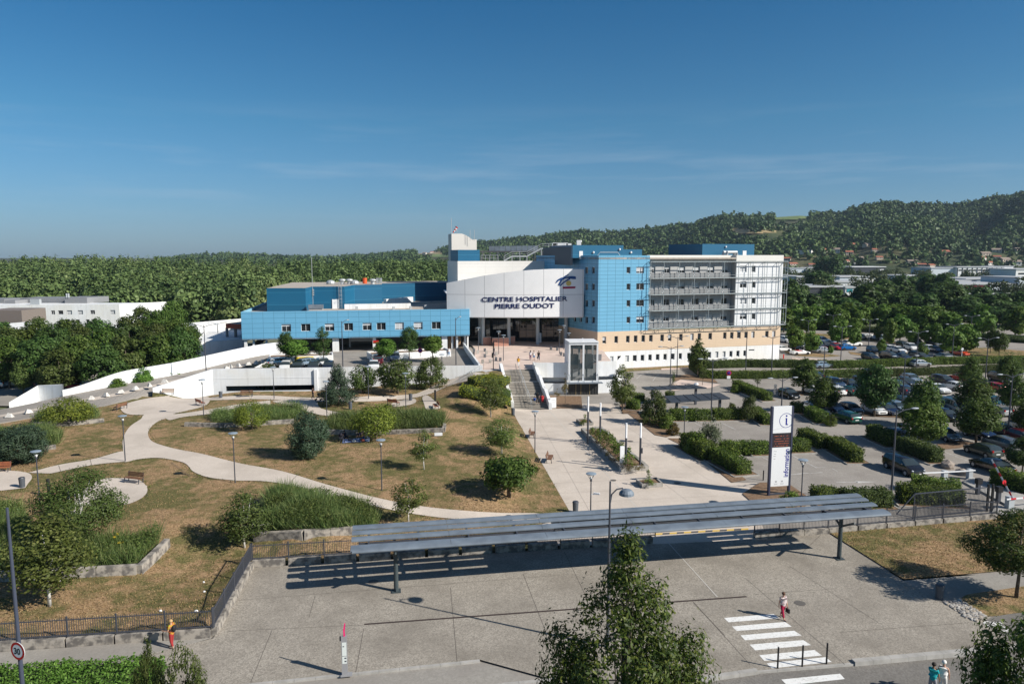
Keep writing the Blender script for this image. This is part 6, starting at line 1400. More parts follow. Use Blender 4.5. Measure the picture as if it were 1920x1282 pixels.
for a, c in ((13.6, 15.7), (15.7, 31.5)):
    mb = MB(); mb.add([cu(a,.05,3.30), cu(c,.05,3.30), cu(c,3.95,3.48), cu(a,3.95,3.48)], [(0,1,2,3),(3,2,1,0)]); wlink('roof_panel', mb, GREYD, can)
for px, py in ((743,1108),(1573,1047)):
    p = G(px, py); mb = MB(); mb.tube([p, p+Vector((0,0,3.2))], [.16,.14], 10)
    for s in (-1, 1): mb.bar(p+Vector((0,0,2.5))+E2*.1*s, p+Vector((0,0,3.25))+E2*1.5*s, .1, .14); mb.bar(p+Vector((0,0,.0))+E2*.14*s, p+Vector((0,0,.55)), .05, .18)
    mb.box((p.x,p.y,.03), (.6,.6,.05), ROT); wlink('post', mb, mat('post_green_grey', (.05,.065,.07), .5), can)
mb = MB()
p = cu(17.,1.,0)
# ---------------------------------------------------------------- fences
def fence(pts, z0, h, label, f=P, bay=2.45, step=.125, group=None):
    q = [f(*p) for p in pts]; r = thing('steel_fence', label, 'fence', q[0], 0, group); first = True
    for a, c in zip(q, q[1:]):
        L = (c-a).length; n = max(1, round(L/bay))
        for i in range(n+1):
            if i == 0 and not first: continue
            p = a.lerp(c, i/n)+Vector((0,0,z0)); mb = MB(); mb.bar(p, p+Vector((0,0,h+.08)), .08); wlink('post', mb, STEEL, r)
        first = False
        for z in (.12, h-.12): mb = MB(); mb.bar(a+Vector((0,0,z0+z)), c+Vector((0,0,z0+z)), .045); wlink('rail', mb, STEEL, r)
        for i in range(n):
            s, e = a.lerp(c, i/n), a.lerp(c, (i+1)/n); m = max(2, round((e-s).length/step)); mb = MB()
            for k in range(1, m): p = s.lerp(e, k/m)+Vector((0,0,z0)); mb.bar(p+Vector((0,0,.05)), p+Vector((0,0,h)), .022)
            wlink('bar_panel', mb, STEEL, r)
def fwall(pts, h, w_, label): return lowwall(pts, h, w_, label, CSTAIN, lambda a, c: G(a, c, 0), 'plinth_wall')
fwall([(-60,1221),(398,1192)], .5, .4, 'low stained plinth wall under the front fence on the left'); fwall([(401,1190),(471,1064)], .5, .4, 'low plinth wall slanting along the left side of the forecourt')
fwall([(474,1062),(1228,1017)], .5, .4, 'low plinth wall along the back of the forecourt behind the canopy'); fwall([(1414,1008),(1552,999),(1868,972)], .45, .4, 'low plinth wall of the right hand fence')
g0 = lambda a, c: G(a, c, 0)
fence([(-60,1221),(400,1192)], .5, 1.15, 'dark steel bar fence along the pavement at lower left', g0); fence([(402,1190),(471,1063)], .5, 1.15, 'dark steel bar fence slanting along the left side of the forecourt', g0)
fence([(474,1062),(1228,1017)], .5, 1.15, 'dark steel bar fence along the back of the forecourt behind the canopy', g0); fence([(1414,1008),(1552,999),(1868,972)], .45, 1.15, 'dark steel bar fence from the canopy to the car park entrance', g0)
a, c = G(1712,972), G(1850,958); gate = thing('sliding_gate', 'tall dark sliding gate with a slanting end by the car park entrance', 'gate', a); h = 2.15
mb = MB()
for z in (.12, h): mb.bar(a+Vector((0,0,z)), c+Vector((0,0,z)), .08)
mb.bar(a, a+Vector((0,0,h)), .07); mb.bar(c, c+Vector((0,0,h)), .07); mb.bar(a+Vector((0,0,h)), a-E1*1.6+Vector((0,0,.5)), .07); mb.bar(a+Vector((0,0,.12)), a-E1*1.6+Vector((0,0,.5)), .07); wlink('gate_frame', mb, STEEL, gate)
mb = MB(); n = int((c-a).length/.14)
for k in range(1, n): p = a.lerp(c, k/n); mb.bar(p+Vector((0,0,.12)), p+Vector((0,0,h)), .024)
wlink('bar_panel', mb, STEEL, gate)
for s in (0, .45): p = c+E1*s; mb = MB(); mb.bar(p, p+Vector((0,0,2.4)), .16); wlink('gate_post', mb, BLACK, gate)
# ---------------------------------------------------------------- lamps
def park_lamp(loc, label, h=4.75, group='cone topped park lamps', s=1.):
    r = thing('park_lamp', label, 'street lamp', loc, 0, group)
    mb = MB(); mb.tube([(0,0,-.3),(0,0,h-.62)], [.06,.045], 8); mb.cyl((0,0,h-.66), .09, .12, 8); mb.build('pole', STEEL, r)
    mb = MB()
    for k in range(4): t = k*math.pi/2+.4; mb.bar((.05*math.cos(t),.05*math.sin(t),h-.56), (.36*s*math.cos(t),.36*s*math.sin(t),h-.05), .025)
    mb.build('bracket', STEEL, r)
    mb = MB(); mb.lathe((0,0,h-.07), [(.42*s,0),(.42*s,.05),(.2*s,.10),(.02,.11)], 16); mb.build('lamp_cap', mat('lamp_cap_grey', (.22,.27,.32), .45), r)
    mb = MB(); mb.lathe((0,0,h-.56), [(.05,0),(.12*s,.12),(.10*s,.22),(.03,.24)], 10); mb.build('lamp_lens', mat('lamp_lens', (.7,.7,.68), .3), r); return r
PL_ = [(441,905,'beside the wide curve of the long path'),(235,865,'at the fork of the left path'),(75,946,'on the left near the waste bin'),(382,779,'on the round terrace beside a bench'),(514,748,'in front of the bush by the deck wall'),(613,782,'behind the dark round pine'),(691,748,'beside the olive bush on the upper path'),(761,764,'above the long grass bed near a bin'),(829,721,'at the bend of the rising upper path'),(716,919,'on the open dry lawn beside the long path'),(1003,848,'on the lawn edge beside the esplanade benches')]
l0 = park_lamp(P(*PL_[0][:2]), 'cone topped park lamp '+PL_[0][2])
for x, y, l in PL_[1:]: copy_thing(l0, P(x, y), label='cone topped park lamp '+l)
for x, y, h, l in ((1107,994,4.75,'on the esplanade with a white camera on its pole'),(1501,962,4.75,'between the information pillar and the entrance hedges'),(1282,838,4.75,'on the esplanade edge by the dark rounded bush'),(1172,768,5.,'at the loose tree right of the lift')):
    copy_thing(l0, P(x, y), label='cone topped park lamp '+l)
cm = thing('security_camera', 'white security camera bracketed to the esplanade lamp pole', 'camera', P(1107,994)+Vector((0,0,3.0)))
mb = MB(); mb.box((.45,-.05,.08), (.5,.14,.14), -.3); mb.build('camera_housing', WHITE2, cm); mb = MB(); mb.bar((0,0,0),(.3,0,.02),.05); mb.build('bracket', WHITE2, cm)
for x, yt, y, l in ((897,614,657,'at the left by the round posts'),(935,621,664,'in front of the long brick screen'),(944,628,676,'behind the strolling man with the short posts'),(1049,618,663,'right of the doors'),(1057,610,655,'nearest the right hand column'),(1066,624,662,'just left of the lift roof')):
    p = G(x, y, 3.8); copy_thing(l0, p, label='slim plaza lamp '+l, group='slim lamps on the plaza', scale=(1.,1.,(ZT(p.y, yt)-3.8)/4.75))
def arm_lamp(loc, h, arms, label, rz=0., group=None, r=.085, reach=1.5):
    t = thing('street_light', label, 'street light', loc, rz, group)
    mb = MB(); mb.tube([(0,0,-.3),(0,0,h*.45),(0,0,h)], [r*1.15,r,r*.65], 8); mb.build('pole', STEEL, t)
    for s in arms:
        mb = MB(); mb.tube([(0,0,h-.35),(s*reach*.5,0,h-.05),(s*reach,0,h+.05)], [.05,.045,.04], 6); mb.build('arm', STEEL, t)
        mb = MB(); mb.sph((s*(reach+.28),0,h+.06), (.42,.16,.09), 10, 8); mb.build('lamp_head', mat('lamp_head', (.30,.33,.36), .4), t, True)
    return t
def arm_px(x, yt, y, arms, label, f=P, group='double armed car park lights', rz=None):
    p = f(x, y); return arm_lamp(p, ZT(p.y, yt)-p.z, arms, label, ROT if rz is None else rz, group)
for x, yt, y, arms, l in ((1670,768,944,(-1,1),'nearest tall double light before the black people carrier'),(1889,702,820,(-1,1),'tall double light over the grey car at far right'),(1464,709,792,(-1,1),'double light just behind the information pillar'),(1691,668,770,(-1,1),'tall light left of the spiky tree'),(1717,622,697,(-1,1),'light on the long hedge near its middle'),
    (1847,634,716,(-1,1),'light on the hedge line left of two red cars'),(1576,612,679,(-1,1),'light beside the blue car of the far row'),(1628,599,657,(-1,1),'light left of the middle far trees'),(1514,600,648,(-1,1),'light over the white far cars near the building end'),(1543,642,720,(1,),'light by the hedge in front of the silver far car'),
    (1446,631,709,(-1,1),'light at the right end of the beige facade'),(1398,622,697,(-1,),'light before the middle of the white ground floor'),(1269,631,708,(-1,1),'light behind the hatched island'),(1256,650,742,(-1,1),'light beside the far carport'),(1333,673,789,(-1,1),'light between the laurel hedges'),(1785,608,674,(-1,1),'light beside the white hatchback of the far row'),(1818,592,652,(-1,1),'far light in front of the dark tree belt'),(1560,590,640,(-1,1),'far light in front of the round tree row'),
    (147,668,725,(1,),'light in the left car park before the trees')):
    arm_px(x, yt, y, arms, l)
arm_px(387, 609, 704, (-1,1), 'white ringed double light rising behind the ramp wall', f=PZ(2.9)); arm_px(409,605,636,(-1,1),'small double light at the upper white ramp wall', f=PZ(3.5))
for x, yt, y, l in ((643,602,688,'single light on the deck before the wing windows'),(855,596,684,'single light on the deck by the right ramp')): arm_px(x, yt, y, (1,), l, f=PZ(DECKZ), rz=1.2)
# camera mast on the plaza
p = G(925,692,3.8); mb = MB(); mb.tube([p, p+Vector((0,0,ZT(p.y,640)-3.8))], .07, 6); mb.box((p.x,p.y-.1,ZT(p.y,645)), (.35,.35,.6)); mb.box((p.x+.3,p.y,ZT(p.y,640)), (.7,.2,.15)); mb.box((p.x-.1,p.y,ZT(p.y,666)), (.3,.25,.8)); tag(mb.build('camera_mast', BLACK), 'dark mast with boxes at the top of the plaza steps', 'mast')
# forecourt lamp with a drooping dome
p = G(1139,1212); hL = ZT(p.y, 902); fl = thing('dome_street_lamp', 'tall dark lamp with a drooping dome on the forecourt behind the glossy tree', 'street lamp', p, .25)
mb = MB(); mb.tube([(0,0,0),(0,0,3),(0,0,hL)], [.10,.085,.05], 8); mb.build('pole', STEEL, fl)
mb = MB(); mb.tube([(0,0,hL-1.35),(.1,0,hL-.75),(.4,0,hL-.48),(.75,0,hL-.45)], .045, 6); mb.build('arm', STEEL, fl); mb = MB(); mb.lathe((.98,0,hL-.85), [(.42,0),(.40,.14),(.27,.28),(.05,.34)], 14); mb.build('lamp_shade', STEELB, fl)
# white topped light columns
for x, yt, y, l in ((1102,743,826,'farther left one by the small square planter'),(1125,755,826,'farther right one by the long planter'),(1173,793,874,'nearer left one inside the long planter'),(1200,793,873,'nearer right one at the planter corner')):
    p = G(x, y, .35 if y < 840 else .3); h = ZT(p.y, yt)-p.z; r = thing('light_column', 'slim light column, dark below and white on top, '+l, 'light column', p, 0, 'white topped light columns')
    mb = MB(); mb.cyl((0,0,-.3), .11, h*.66+.3, 10); mb.build('shaft', STEEL, r); mb = MB(); mb.cyl((0,0,h*.66), .10, h*.34, 10); mb.build('light_tube', mat('opal_white', (.85,.86,.88), .3), r)
    if 'corner' in l: mb = MB(); mb.box((.15,-.05,h*.36), (.16,.16,.55)); mb.build('control_box', STEEL, r)
# ---------------------------------------------------------------- left pole with speed sign
z = 3.6; p = G(33, 1220, z); sp_ = thing('lamp_post', 'tall blue grey lamp post at the left edge carrying the 30 sign', 'lamp post', (p.x, p.y+.12, 0))
mb = MB(); mb.tube([(0,0,0),(0,0,3),(0,0,10.5)], [.11,.095,.06], 10); mb.build('pole', mat('blue_grey_paint', (.055,.065,.095), .45), sp_)
sg = thing('speed_sign', 'round red bordered 30 speed limit sign on the left lamp post', 'road sign', p, -.32); n_ = Vector((0,-1,0))
mb = MB(); mb.tube([(0,.03,0),(0,-.0,0)], .44, 28); mb.build('sign_plate', mat('sign_back', (.5,.5,.5), .4), sg)
mb = MB()
vs = []; N_ = 32
for r_ in (.43, .32): vs += [(r_*math.cos(2*math.pi*k/N_), -.006, r_*math.sin(2*math.pi*k/N_)) for k in range(N_)]
mb.add(vs, [(k, (k+1) % N_, (k+1) % N_+N_, k+N_) for k in range(N_)]); mb.build('red_ring', mat('sign_red', (.55,.01,.015), .4), sg)
mb = MB(); mb.add([(.322*math.cos(2*math.pi*k/N_), -.004, .322*math.sin(2*math.pi*k/N_)) for k in range(N_)], [tuple(range(N_))]); mb.build('white_disc', mat('sign_white', (.8,.8,.8), .4), sg)
mb = MB(); place_text(mb, '30', (-.235,-.008,-.15), (1,0,0), (0,0,1), .42, 0, .012, .0, 'LEFT', .98); mb.build('numerals', BLACK, sg)
# no parking discs
for x, y, yb, zz, l in ((788,657,668,4.4,'blue and red no parking disc on the deck planter'),(1366,699,714,.5,'blue and red no parking disc at the end of the double hedge'),(461,651,660,3.6,'red ringed sign on the white pier at the left of the wing'),(705.5,641,668,4.3,'red notice on the pier in the middle of the wing')):
    p = G(x, yb, zz); zc = ZT(p.y, y); r = thing('road_sign', l, 'road sign', p)
    mb = MB(); mb.cyl((0,.03,0), .035, zc-p.z, 6); mb.build('post', GALV, r); s = .42
    if 'notice' in l: mb = MB(); mb.box((0,-.05,zc-p.z), (1.0,.05,.55)); mb.build('sign_face', mat('notice_red', (.6,.02,.02), .5), r); continue
    mb = MB(); mb.disc((0,-.03,zc-p.z), s, (0,-1,0), 20); mb.build('red_ring', mat('disc_red', (.6,.02,.03), .4), r)
    mb = MB(); mb.disc((0,-.045,zc-p.z), s*.72, (0,-1,0), 20); mb.build('sign_face', mat('disc_blue', (.03,.04,.35), .4) if 'blue' in l else WHITE2, r)
    if 'blue' in l: mb = MB(); mb.bar((-s*.55,-.06,zc-p.z+s*.55),(s*.55,-.06,zc-p.z-s*.55), .02, .16, up=(0,-1,0)); mb.build('red_slash', mat('disc_red', (.6,.02,.03), .4), r)
    if yb == 714: mb = MB(); mb.box((0,-.03,zc-p.z-.75), (.6,.03,.5)); mb.build('supplementary_plate', WHITE2, r)
# parking signs by the black hatchback
for x, yt, y, l in ((1453,720,739,'cluster of small round signs on a white post beside the black hatchback'),(1803,652,670,'white sign post beside the red far car')):
    p = P(x, y); h = ZT(p.y, yt)-p.z; r = thing('sign_post', l, 'sign post', p); mb = MB(); mb.cyl((0,0,0), .06, h, 6); mb.build('post', WHITE2, r); mb = MB()
    for k in range(3 if y > 700 else 1): mb.disc((0,-.08,h-.25-.45*k), .28, (0,-1,0), 14)
    mb.build('sign_face', GREYP if y > 700 else WHITE2, r)
# ---------------------------------------------------------------- information pillar
pa = G(1442, 929); H_ = ZT(pa.y, 762); ip = thing('information_pillar', 'tall white information pillar with an i emblem and a dark red lettered display', 'sign pillar', pa, ROT); Wd = 1.86
for x in (0, Wd): mb = MB(); mb.box((x+(-.07 if x == 0 else .07),0,H_/2), (.16,.30,H_)); mb.build('post', mat('pillar_post', (.045,.05,.085), .45), ip)
mb = MB(); mb.box((Wd/2,0,.12), (Wd,.16,.16)); mb.build('foot_bar', STEEL, ip)
for nm, z0, z1, m in (('lower_panel', .9, 4.55, WHITE2), ('display', 4.58, 5.86, mat('display_black', (.035,.03,.035), .35)), ('upper_panel', 5.9, H_, WHITE2)):
    mb = MB(); mb.box((Wd/2,0,(z0+z1)/2), (Wd,.24,z1-z0)); mb.build(nm, m, ip)
INK = mat('ink_blue', (.005,.008,.22), .5); mb = MB(); R_ = .68; cx_, cz_ = Wd*.70, 7.05
for k in range(40):
    t0, t1 = 2*math.pi*k/40, 2*math.pi*(k+1)/40; q = [(cx_+r_*math.cos(t), -.126, cz_+r_*math.sin(t)) for t, r_ in ((t0,R_),(t1,R_),(t1,R_-.045),(t0,R_-.045))]
    if all(v[0] < Wd-.005 for v in q): mb.add(q, [(3,2,1,0)])
mb.build('emblem_ring', INK, ip)
mb = MB(); mb.disc((cx_+.02,-.127,cz_+.42), .085, (0,-1,0), 14); mb.bar((cx_+.02,-.125,cz_+.22), (cx_+.02,-.125,cz_-.42), .13, .01, up=(0,-1,0)); mb.bar((cx_-.08,-.1255,cz_+.19), (cx_+.0,-.1255,cz_+.19), .01, .07); mb.bar((cx_+.02,-.1255,cz_-.385), (cx_+.19,-.1255,cz_-.385), .01, .09); mb.build('letter', INK, ip)
mb = MB(); place_text(mb, 'information', (Wd*.93,-.124,1.72), (0,0,1), (-1,0,0), .66, 0, .014, .002, 'LEFT', .86); mb.build('lettering', INK, ip)
LED = emit('display_led', (.45,.10,.04), .5); mb = MB(); rr = random.Random(4)
for row, z in enumerate((5.62,5.36,5.14,4.92,4.70)):
    x = .22+.1*(row % 2)
    while x < Wd-.25: l_ = rr.choice((.05,.08,.12)); (mb.box((x+l_/2,-.124,z), (l_,.004,.035)) if rr.random() < .8 else None); x += l_+.035
mb.build('display_text', LED, ip)
mb = MB()
for x, z, w_ in ((.35,4.2,.3),(.33,3.95,.2),(.30,3.75,.25),(.30,3.5,.18)): mb.box((x,-.122,z), (w_,.003,.05))
for x in (.55,1.15): mb.box((x,-.122,1.35), (.18,.003,.14)); mb.box((x,-.122,1.15), (.36,.003,.03)); mb.box((x,-.122,1.08), (.3,.003,.03))
mb.build('small_print', mat('print_grey', (.35,.36,.38), .6), ip); mb = MB(); mb.tube([(.0,-.122,6.2),(.7,-.122,6.32),(Wd,-.122,6.5)], .008, 4); mb.build('thin_line', mat('print_grey', (.35,.36,.38), .6), ip)
p = G(1431,900); mb = MB(); mb.cyl(tuple(p), .06, 1.0, 8); tag(mb.build('bollard', BLACK), 'short dark bollard left of the information pillar', 'bollard')
# ticket machine / bus stop post with pink top
p = G(647,1265); bp = thing('bus_stop_post', 'grey bus stop post with timetables and a pink flame shaped top', 'bus stop', p, ROT); hb = ZT(p.y, 1192)
mb = MB(); mb.box((0,0,hb/2), (.30,.16,hb)); mb.box((.08,.0,.03), (.6,.35,.06)); mb.build('pillar', mat('totem_grey', (.27,.27,.28), .4), bp)
mb = MB()
for z0, z1 in ((.52,.86),(.32,.50)): mb.box((0,-.085,hb*(z0+z1)/2), (.23,.01,hb*(z1-z0)))
mb.build('timetable', mat('timetable_white', (.62,.66,.64), .4), bp); mb = MB()
for z in (.46,.38): mb.box((.05,-.093,hb*z), (.10,.004,.07))
mb.box((-.04,-.093,hb*.76), (.08,.004,.05)); mb.build('timetable_print', STEEL, bp)
ht = ZT(p.y,1168)-hb; mb = MB(); L = [(-.02,0),(.06,0),(.05,ht*.4),(.09,ht),(.04,ht),(-.03,ht*.5)]; mb.add([(x,-.02,hb+z) for x, z in L]+[(x,.02,hb+z) for x, z in L], [(0,1,2,3,4,5),(11,10,9,8,7,6)]+[(i, i+6, (i+1) % 6+6, (i+1) % 6) for i in range(6)]); mb.build('pink_top', mat('hot_pink', (.75,.01,.16), .4), bp)
mb = MB(); mb.box((-.19,0,hb-.12), (.08,.14,.2)); mb.build('speaker_box', BLACK, bp)
# crossing posts
for x, y in ((1458,1252),(1504,1248.5),(1549.5,1244)): p = G(x, y); mb = MB(); mb.cyl(tuple(p), .05, 1.18, 8); mb.sph((p.x,p.y,1.18), (.05,.05,.04), 8, 4); tag(mb.build('crossing_post', BLACK), f'slim black post on the crossing kerb, {["left","middle","right"][[1458,1504,1549.5].index(x)]} of three', 'bollard', 'black posts at the crossing')
# ---------------------------------------------------------------- benches and bins
def bench(loc, rz, label, wood=WOOD):
    r = thing('park_bench', label, 'bench', loc, rz)
    mb = MB()
    for k in range(4): mb.box((0,-.22+.13*k,.45), (1.8,.11,.04))
    mb.build('seat', wood, r); mb = MB()
    for k in range(3): mb.box((0,.27+.035*k,.58+.13*k), (1.8,.035,.11))
    mb.build('backrest', wood, r)
    for s in (-.82, .82): mb = MB(); mb.bar((s,-.28,0),(s,-.22,.43), .06); mb.bar((s,.22,0),(s,.36,.92), .06); mb.bar((s,-.26,.41),(s,.24,.41), .06); mb.build('leg', STEEL, r)
for x, y, rz, l, w_ in ((251,905,-.3,'bench on the round terrace with its back to the small lawn',WOOD),(0,885,.2,'bench cut by the left edge',WOODR),(376,760,2.4,'bench beside the terrace lamp facing away',WOODR),(226,768,-1.9,'dark bench at the left rim of the terrace',WOOD),(462,744,.1,'bench on the upper path before the deck wall',WOOD),(497,733,.1,'reddish bench under the dark bush by the deck wall',WOODR),
    (738,760,2.6,'orange brown bench above the long grass bed',WOODR),(817,766,-1.3,'bench on the small pad below the path bend',WOODR),(998,819,1.45,'bench on the esplanade edge, farther one',WOOD),(1031,865,1.4,'bench on the esplanade edge, nearer one',WOOD)): bench(P(x, y)+Vector((0,0,.05)), rz, l, w_)
bench(P(314,741)+Vector((0,0,.05)), .0, 'pale bench against the white ramp wall', mat('pale_wood', (.45,.33,.24), .6))
def bin_(loc, label, h=.95, r_=.26): 
    r = thing('waste_bin', label, 'bin', loc); mb = MB(); mb.lathe((0,0,0), [(r_*.86,0),(r_,h*.85),(r_*1.08,h*.87),(r_*1.08,h*.93)], 12); mb.build('drum', mat('bin_grey', (.08,.09,.105), .5), r); mb = MB(); mb.lathe((0,0,h*.93), [(r_*1.02,0),(r_*.9,.07),(r_*.3,.09)], 12); mb.build('lid', STEEL, r); return r
for x, y, l in ((42,914,'bin beside the left terrace'),(414,746,'bin against the deck wall near the upper path'),(657,767,'bin half hidden behind the long grass bed'),(770,751,'bin at the bend of the upper path'),(962,778,'bin at the foot of the stairs'),(1079,960,'green grey bin at the corner of lawn and esplanade'),(1761,1122,'dark bin beside the right footpath')): bin_(P(x, y)+Vector((0,0,.03)), l)
for x, y, h, l in ((816,752,1.5,'short dark post by the bend of the upper path'),(92,930,1.5,'short dark post behind the big birch')): p = P(x, y); mb = MB(); mb.cyl(tuple(p), .13, h, 8); mb.sph((p.x,p.y,p.z+h), (.15,.15,.12), 8, 5); tag(mb.build('marker_post', BLACK), l, 'post')
# planters on the esplanade
def tray(c4, h, w_, label, soil=True):
    q = [G(*p) for p in c4]; r = thing('concrete_planter', label, 'planter', q[0]); mb = MB()
    cen = sum(q, Vector())/4
    for a, c in zip(q, q[1:]+q[:1]):
        n = max(1, round((c-a).length/1.6)); d = (c-a).normalized(); nrm = Vector((-d.y,d.x,0)); nrm = nrm if (cen-a).dot(nrm) > 0 else -nrm
        for i in range(n): s, e = a.lerp(c, i/n), a.lerp(c, (i+1)/n); mb.bar(s+nrm*w_/2+Vector((0,0,h/2))+d*(w_*(i == 0)), e+nrm*w_/2+Vector((0,0,h/2))-d*.012, w_, h)
    wlink('rim', mb, CONC2, r); mb = MB(); mb.prism([(v.x+(cen.x-v.x)*.06, v.y+(cen.y-v.y)*.06) for v in q], .02, h-.1); wlink('soil', mb, SOIL, r)
tray([(1165,885),(1217,882.5),(1128,806.5),(1089,810)], .52, .35, 'long raised concrete planter with ball shrubs in the middle of the esplanade')
tray([(1204,915.5),(1243,913),(1231,902),(1192,905.5)], .42, .16, 'small square concrete planter nearest the forecourt'); tray([(1092,799),(1113,798),(1105,789.5),(1080,791)], .42, .14, 'small square concrete planter nearest the stairs')
plant('dwarf_cone', G(1216,905,.35), 1.5, .8, 'small cone shrub in the square planter nearest the forecourt', 'shrub'); plant('dwarf_cone', G(1096,792,.35), 1.3, .9, 'small cone shrub in the square planter nearest the stairs', 'shrub')
for x, y, w_, h, l in ((1215,907,1.6,.6,'trailing greenery filling the square planter nearest the forecourt'),(1095,794,1.5,.6,'trailing greenery filling the square planter nearest the stairs')): plant('heather', G(x, y, .35), h, w_, l, 'shrub', crown_mat=L_HEDGE)
for x, yt, y, l in ((1037,745,766,'white notice slab at the foot of the stairs'),(1166,836,884,'white notice plate in the planter beside the light column'),(1013,624,642,'white panel standing by the entrance doors')):
    p = G(x, y-1 if y > 700 else y, 3.8 if y < 700 else .02); h = ZT(p.y, yt)-p.z; mb = MB(); mb.box((p.x,p.y,p.z+h/2), ((.9 if y > 700 and y < 800 else .45),.12,h), ROT); o = mb.build('notice_board', WHITE2); tag(o, l, 'notice board')
    if y < 800 and y > 700:
        b2 = MB(); b2.box((p.x,p.y-.07,p.z+h*.75), (.5,.01,.05), ROT); b2.box((p.x,p.y-.07,p.z+h*.6), (.55,.01,.04), ROT); b2.build('print', mat('print_grey', (.35,.36,.38), .6), o)
# short posts and cubes on the plaza
for i, (x, y) in enumerate(((889,660),(896,663),(909,659),(912,664),(909,670),(919,680),(930,676),(931,666),(938,677),(905,681))): p = G(x, y, 3.8); mb = MB(); mb.box((p.x,p.y,4.1), (.38,.38,.62), .2); tag(mb.build('stone_cube', CONC2 if i % 2 else GREYD), f'knee high {"pale" if i % 2 else "dark"} stone cube on the plaza left of the steps, number {i+1}', 'bollard', 'stone cubes on the plaza')
for i, (x, y) in enumerate(((1033,656),(1045,657),(1052,666),(1058,668))): p = G(x, y, 3.8); mb = MB(); mb.box((p.x,p.y,4.1), (.38,.38,.62), .2); tag(mb.build('stone_cube', GREYD), f'knee high stone cube on the plaza near the right column, number {i+1}', 'bollard', 'stone cubes on the plaza')
# railing along the rising path and by the plaza corner
rl = [(862,717,3.4),(876,711,3.6),(890,704,3.8),(907,692,3.8)]; q = [G(*p) for p in rl]; r = thing('path_railing', 'thin grey handrail along the white deck wall where the path reaches the plaza', 'railing', q[0]); mb = MB()
for a, c in zip(q, q[1:]): mb.bar(a+Vector((0,0,1)), c+Vector((0,0,1)), .05); mb.bar(a+Vector((0,0,.5)), c+Vector((0,0,.5)), .03)
wlink('rail', mb, GALV, r)
for a, c in zip(q, q[1:]+[q[-1]]):
    for t in (0, .5): p = a.lerp(c, t); mb = MB(); mb.bar(p, p+Vector((0,0,1)), .045); wlink('post', mb, GALV, r)
a, c = G(869,650,3.8), G(899,693,3.8); mb = MB(); mb.bar(a+Vector((0,0,.35)), c+Vector((0,0,.35)), .3, 1.1); tag(mb.build('ramp_kerb_wall', WHITE), 'low white wall between the right deck ramp and the plaza', 'wall')
# carports
for (fl_, fr_, br_, bl_), z, l in (((1258,753.5),(1369,746),(1349,735.5),(1246,742)), 2.6, 'nearer dark roofed carport with seamed metal panels'), (((1212,729.5),(1325,726.5),(1300,720.5),(1203,725)), 2.6, 'farther dark roofed carport behind the first'):
    q = [G(*p, z) for p in (fl_, fr_, br_, bl_)]; r = thing('carport', l, 'carport', Vector((q[0].x,q[0].y,0))); mb = MB(); mb.prism([(v.x, v.y) for v in q], z-.16, z); 
    wlink('roof', mb, mat('slate_metal', (.035,.045,.06), .5), r)
    for k in range(1, 6): a, c = q[0].lerp(q[1], k/6), q[3].lerp(q[2], k/6); mb = MB(); mb.bar(a+Vector((0,0,.03)), c+Vector((0,0,.03)), .06); wlink('seam', mb, STEEL, r)
    for k in (.12, .86): p = q[0].lerp(q[1], k).lerp(q[3].lerp(q[2], k), .2); mb = MB(); mb.box((p.x,p.y,z/2-.1), (.3,.3,z-.05), ROT); wlink('post', mb, STEEL, r)
# barriers at the car park entrance
ig = [(1805,905),(1822,896),(1945,940),(1945,962),(1900,955)]; mb = MB(); mb.prism(wp(ig), 0, .16); struct('traffic_island', mb.build('traffic_island', KERB))
mb = MB(); mb.prism(wp([(1868,948),(1905,960),(1898,975),(1860,962)]), 0, .15); struct('traffic_island', mb.build('traffic_island', KERB))
RW = mat('barrier_red', (.6,.03,.04), .4)
for x, y, tip, l in ((1770,901,(-2.6,.0,1.0),'grey barrier with a long white arm lowered to the left, farther lane'),(1817,898,(-3.0,-.1,.95),'grey barrier on the island with a white arm lowered to the left')):
    p = P(x, y); r = thing('lift_barrier', l, 'barrier', p, ROT); mb = MB(); mb.box((0,0,.52), (.45,.4,1.04)); mb.build('cabinet', mat('barrier_grey', (.42,.45,.47), .4), r); mb = MB(); mb.bar((.4,-.24,.95), (tip[0],-.24,tip[2]), .07, .11); mb.build('arm', WHITE2, r)
p = P(1892,955); r = thing('lift_barrier', 'grey barrier with two red and white arms, one raised and one lowered to the right', 'barrier', p, ROT); mb = MB(); mb.box((0,0,.6), (.55,.45,1.2)); mb.build('cabinet', mat('barrier_grey', (.42,.45,.47), .4), r); 
for e0, e1_ in (((0,-.27,1.1),(-1.3,.9,4.3)),((-.6,-.27,1.05),(4.5,-.27,1.15))):
    a, c = Vector(e0), Vector(e1_); mb = MB(); mb.bar(a, c, .07, .12); arm = mb.build('arm', WHITE2, r)
    mb = MB()
    for k in range(4): mb.bar(a.lerp(c, .08+.24*k), a.lerp(c, .18+.24*k), .08, .13)
    mb.disc(tuple(a.lerp(c,.42)+Vector((0,-.06,0))), .2, (0,-1,0), 14); mb.build('red_band', RW, arm)
for x, y, l in ((1833,926,'dark card reader behind the sliding gate'),(1871,942,'dark card reader by the raised barrier'),(1890,912,'dark ticket column right of the raised arm')): p = P(x, y); r = thing('card_reader', l, 'card reader', p, ROT); mb = MB(); mb.box((0,0,.55), (.3,.3,1.1)); mb.build('column', STEEL, r); mb = MB(); mb.box((0,-.02,1.25), (.5,.4,.5)); mb.build('housing', BLACK, r)
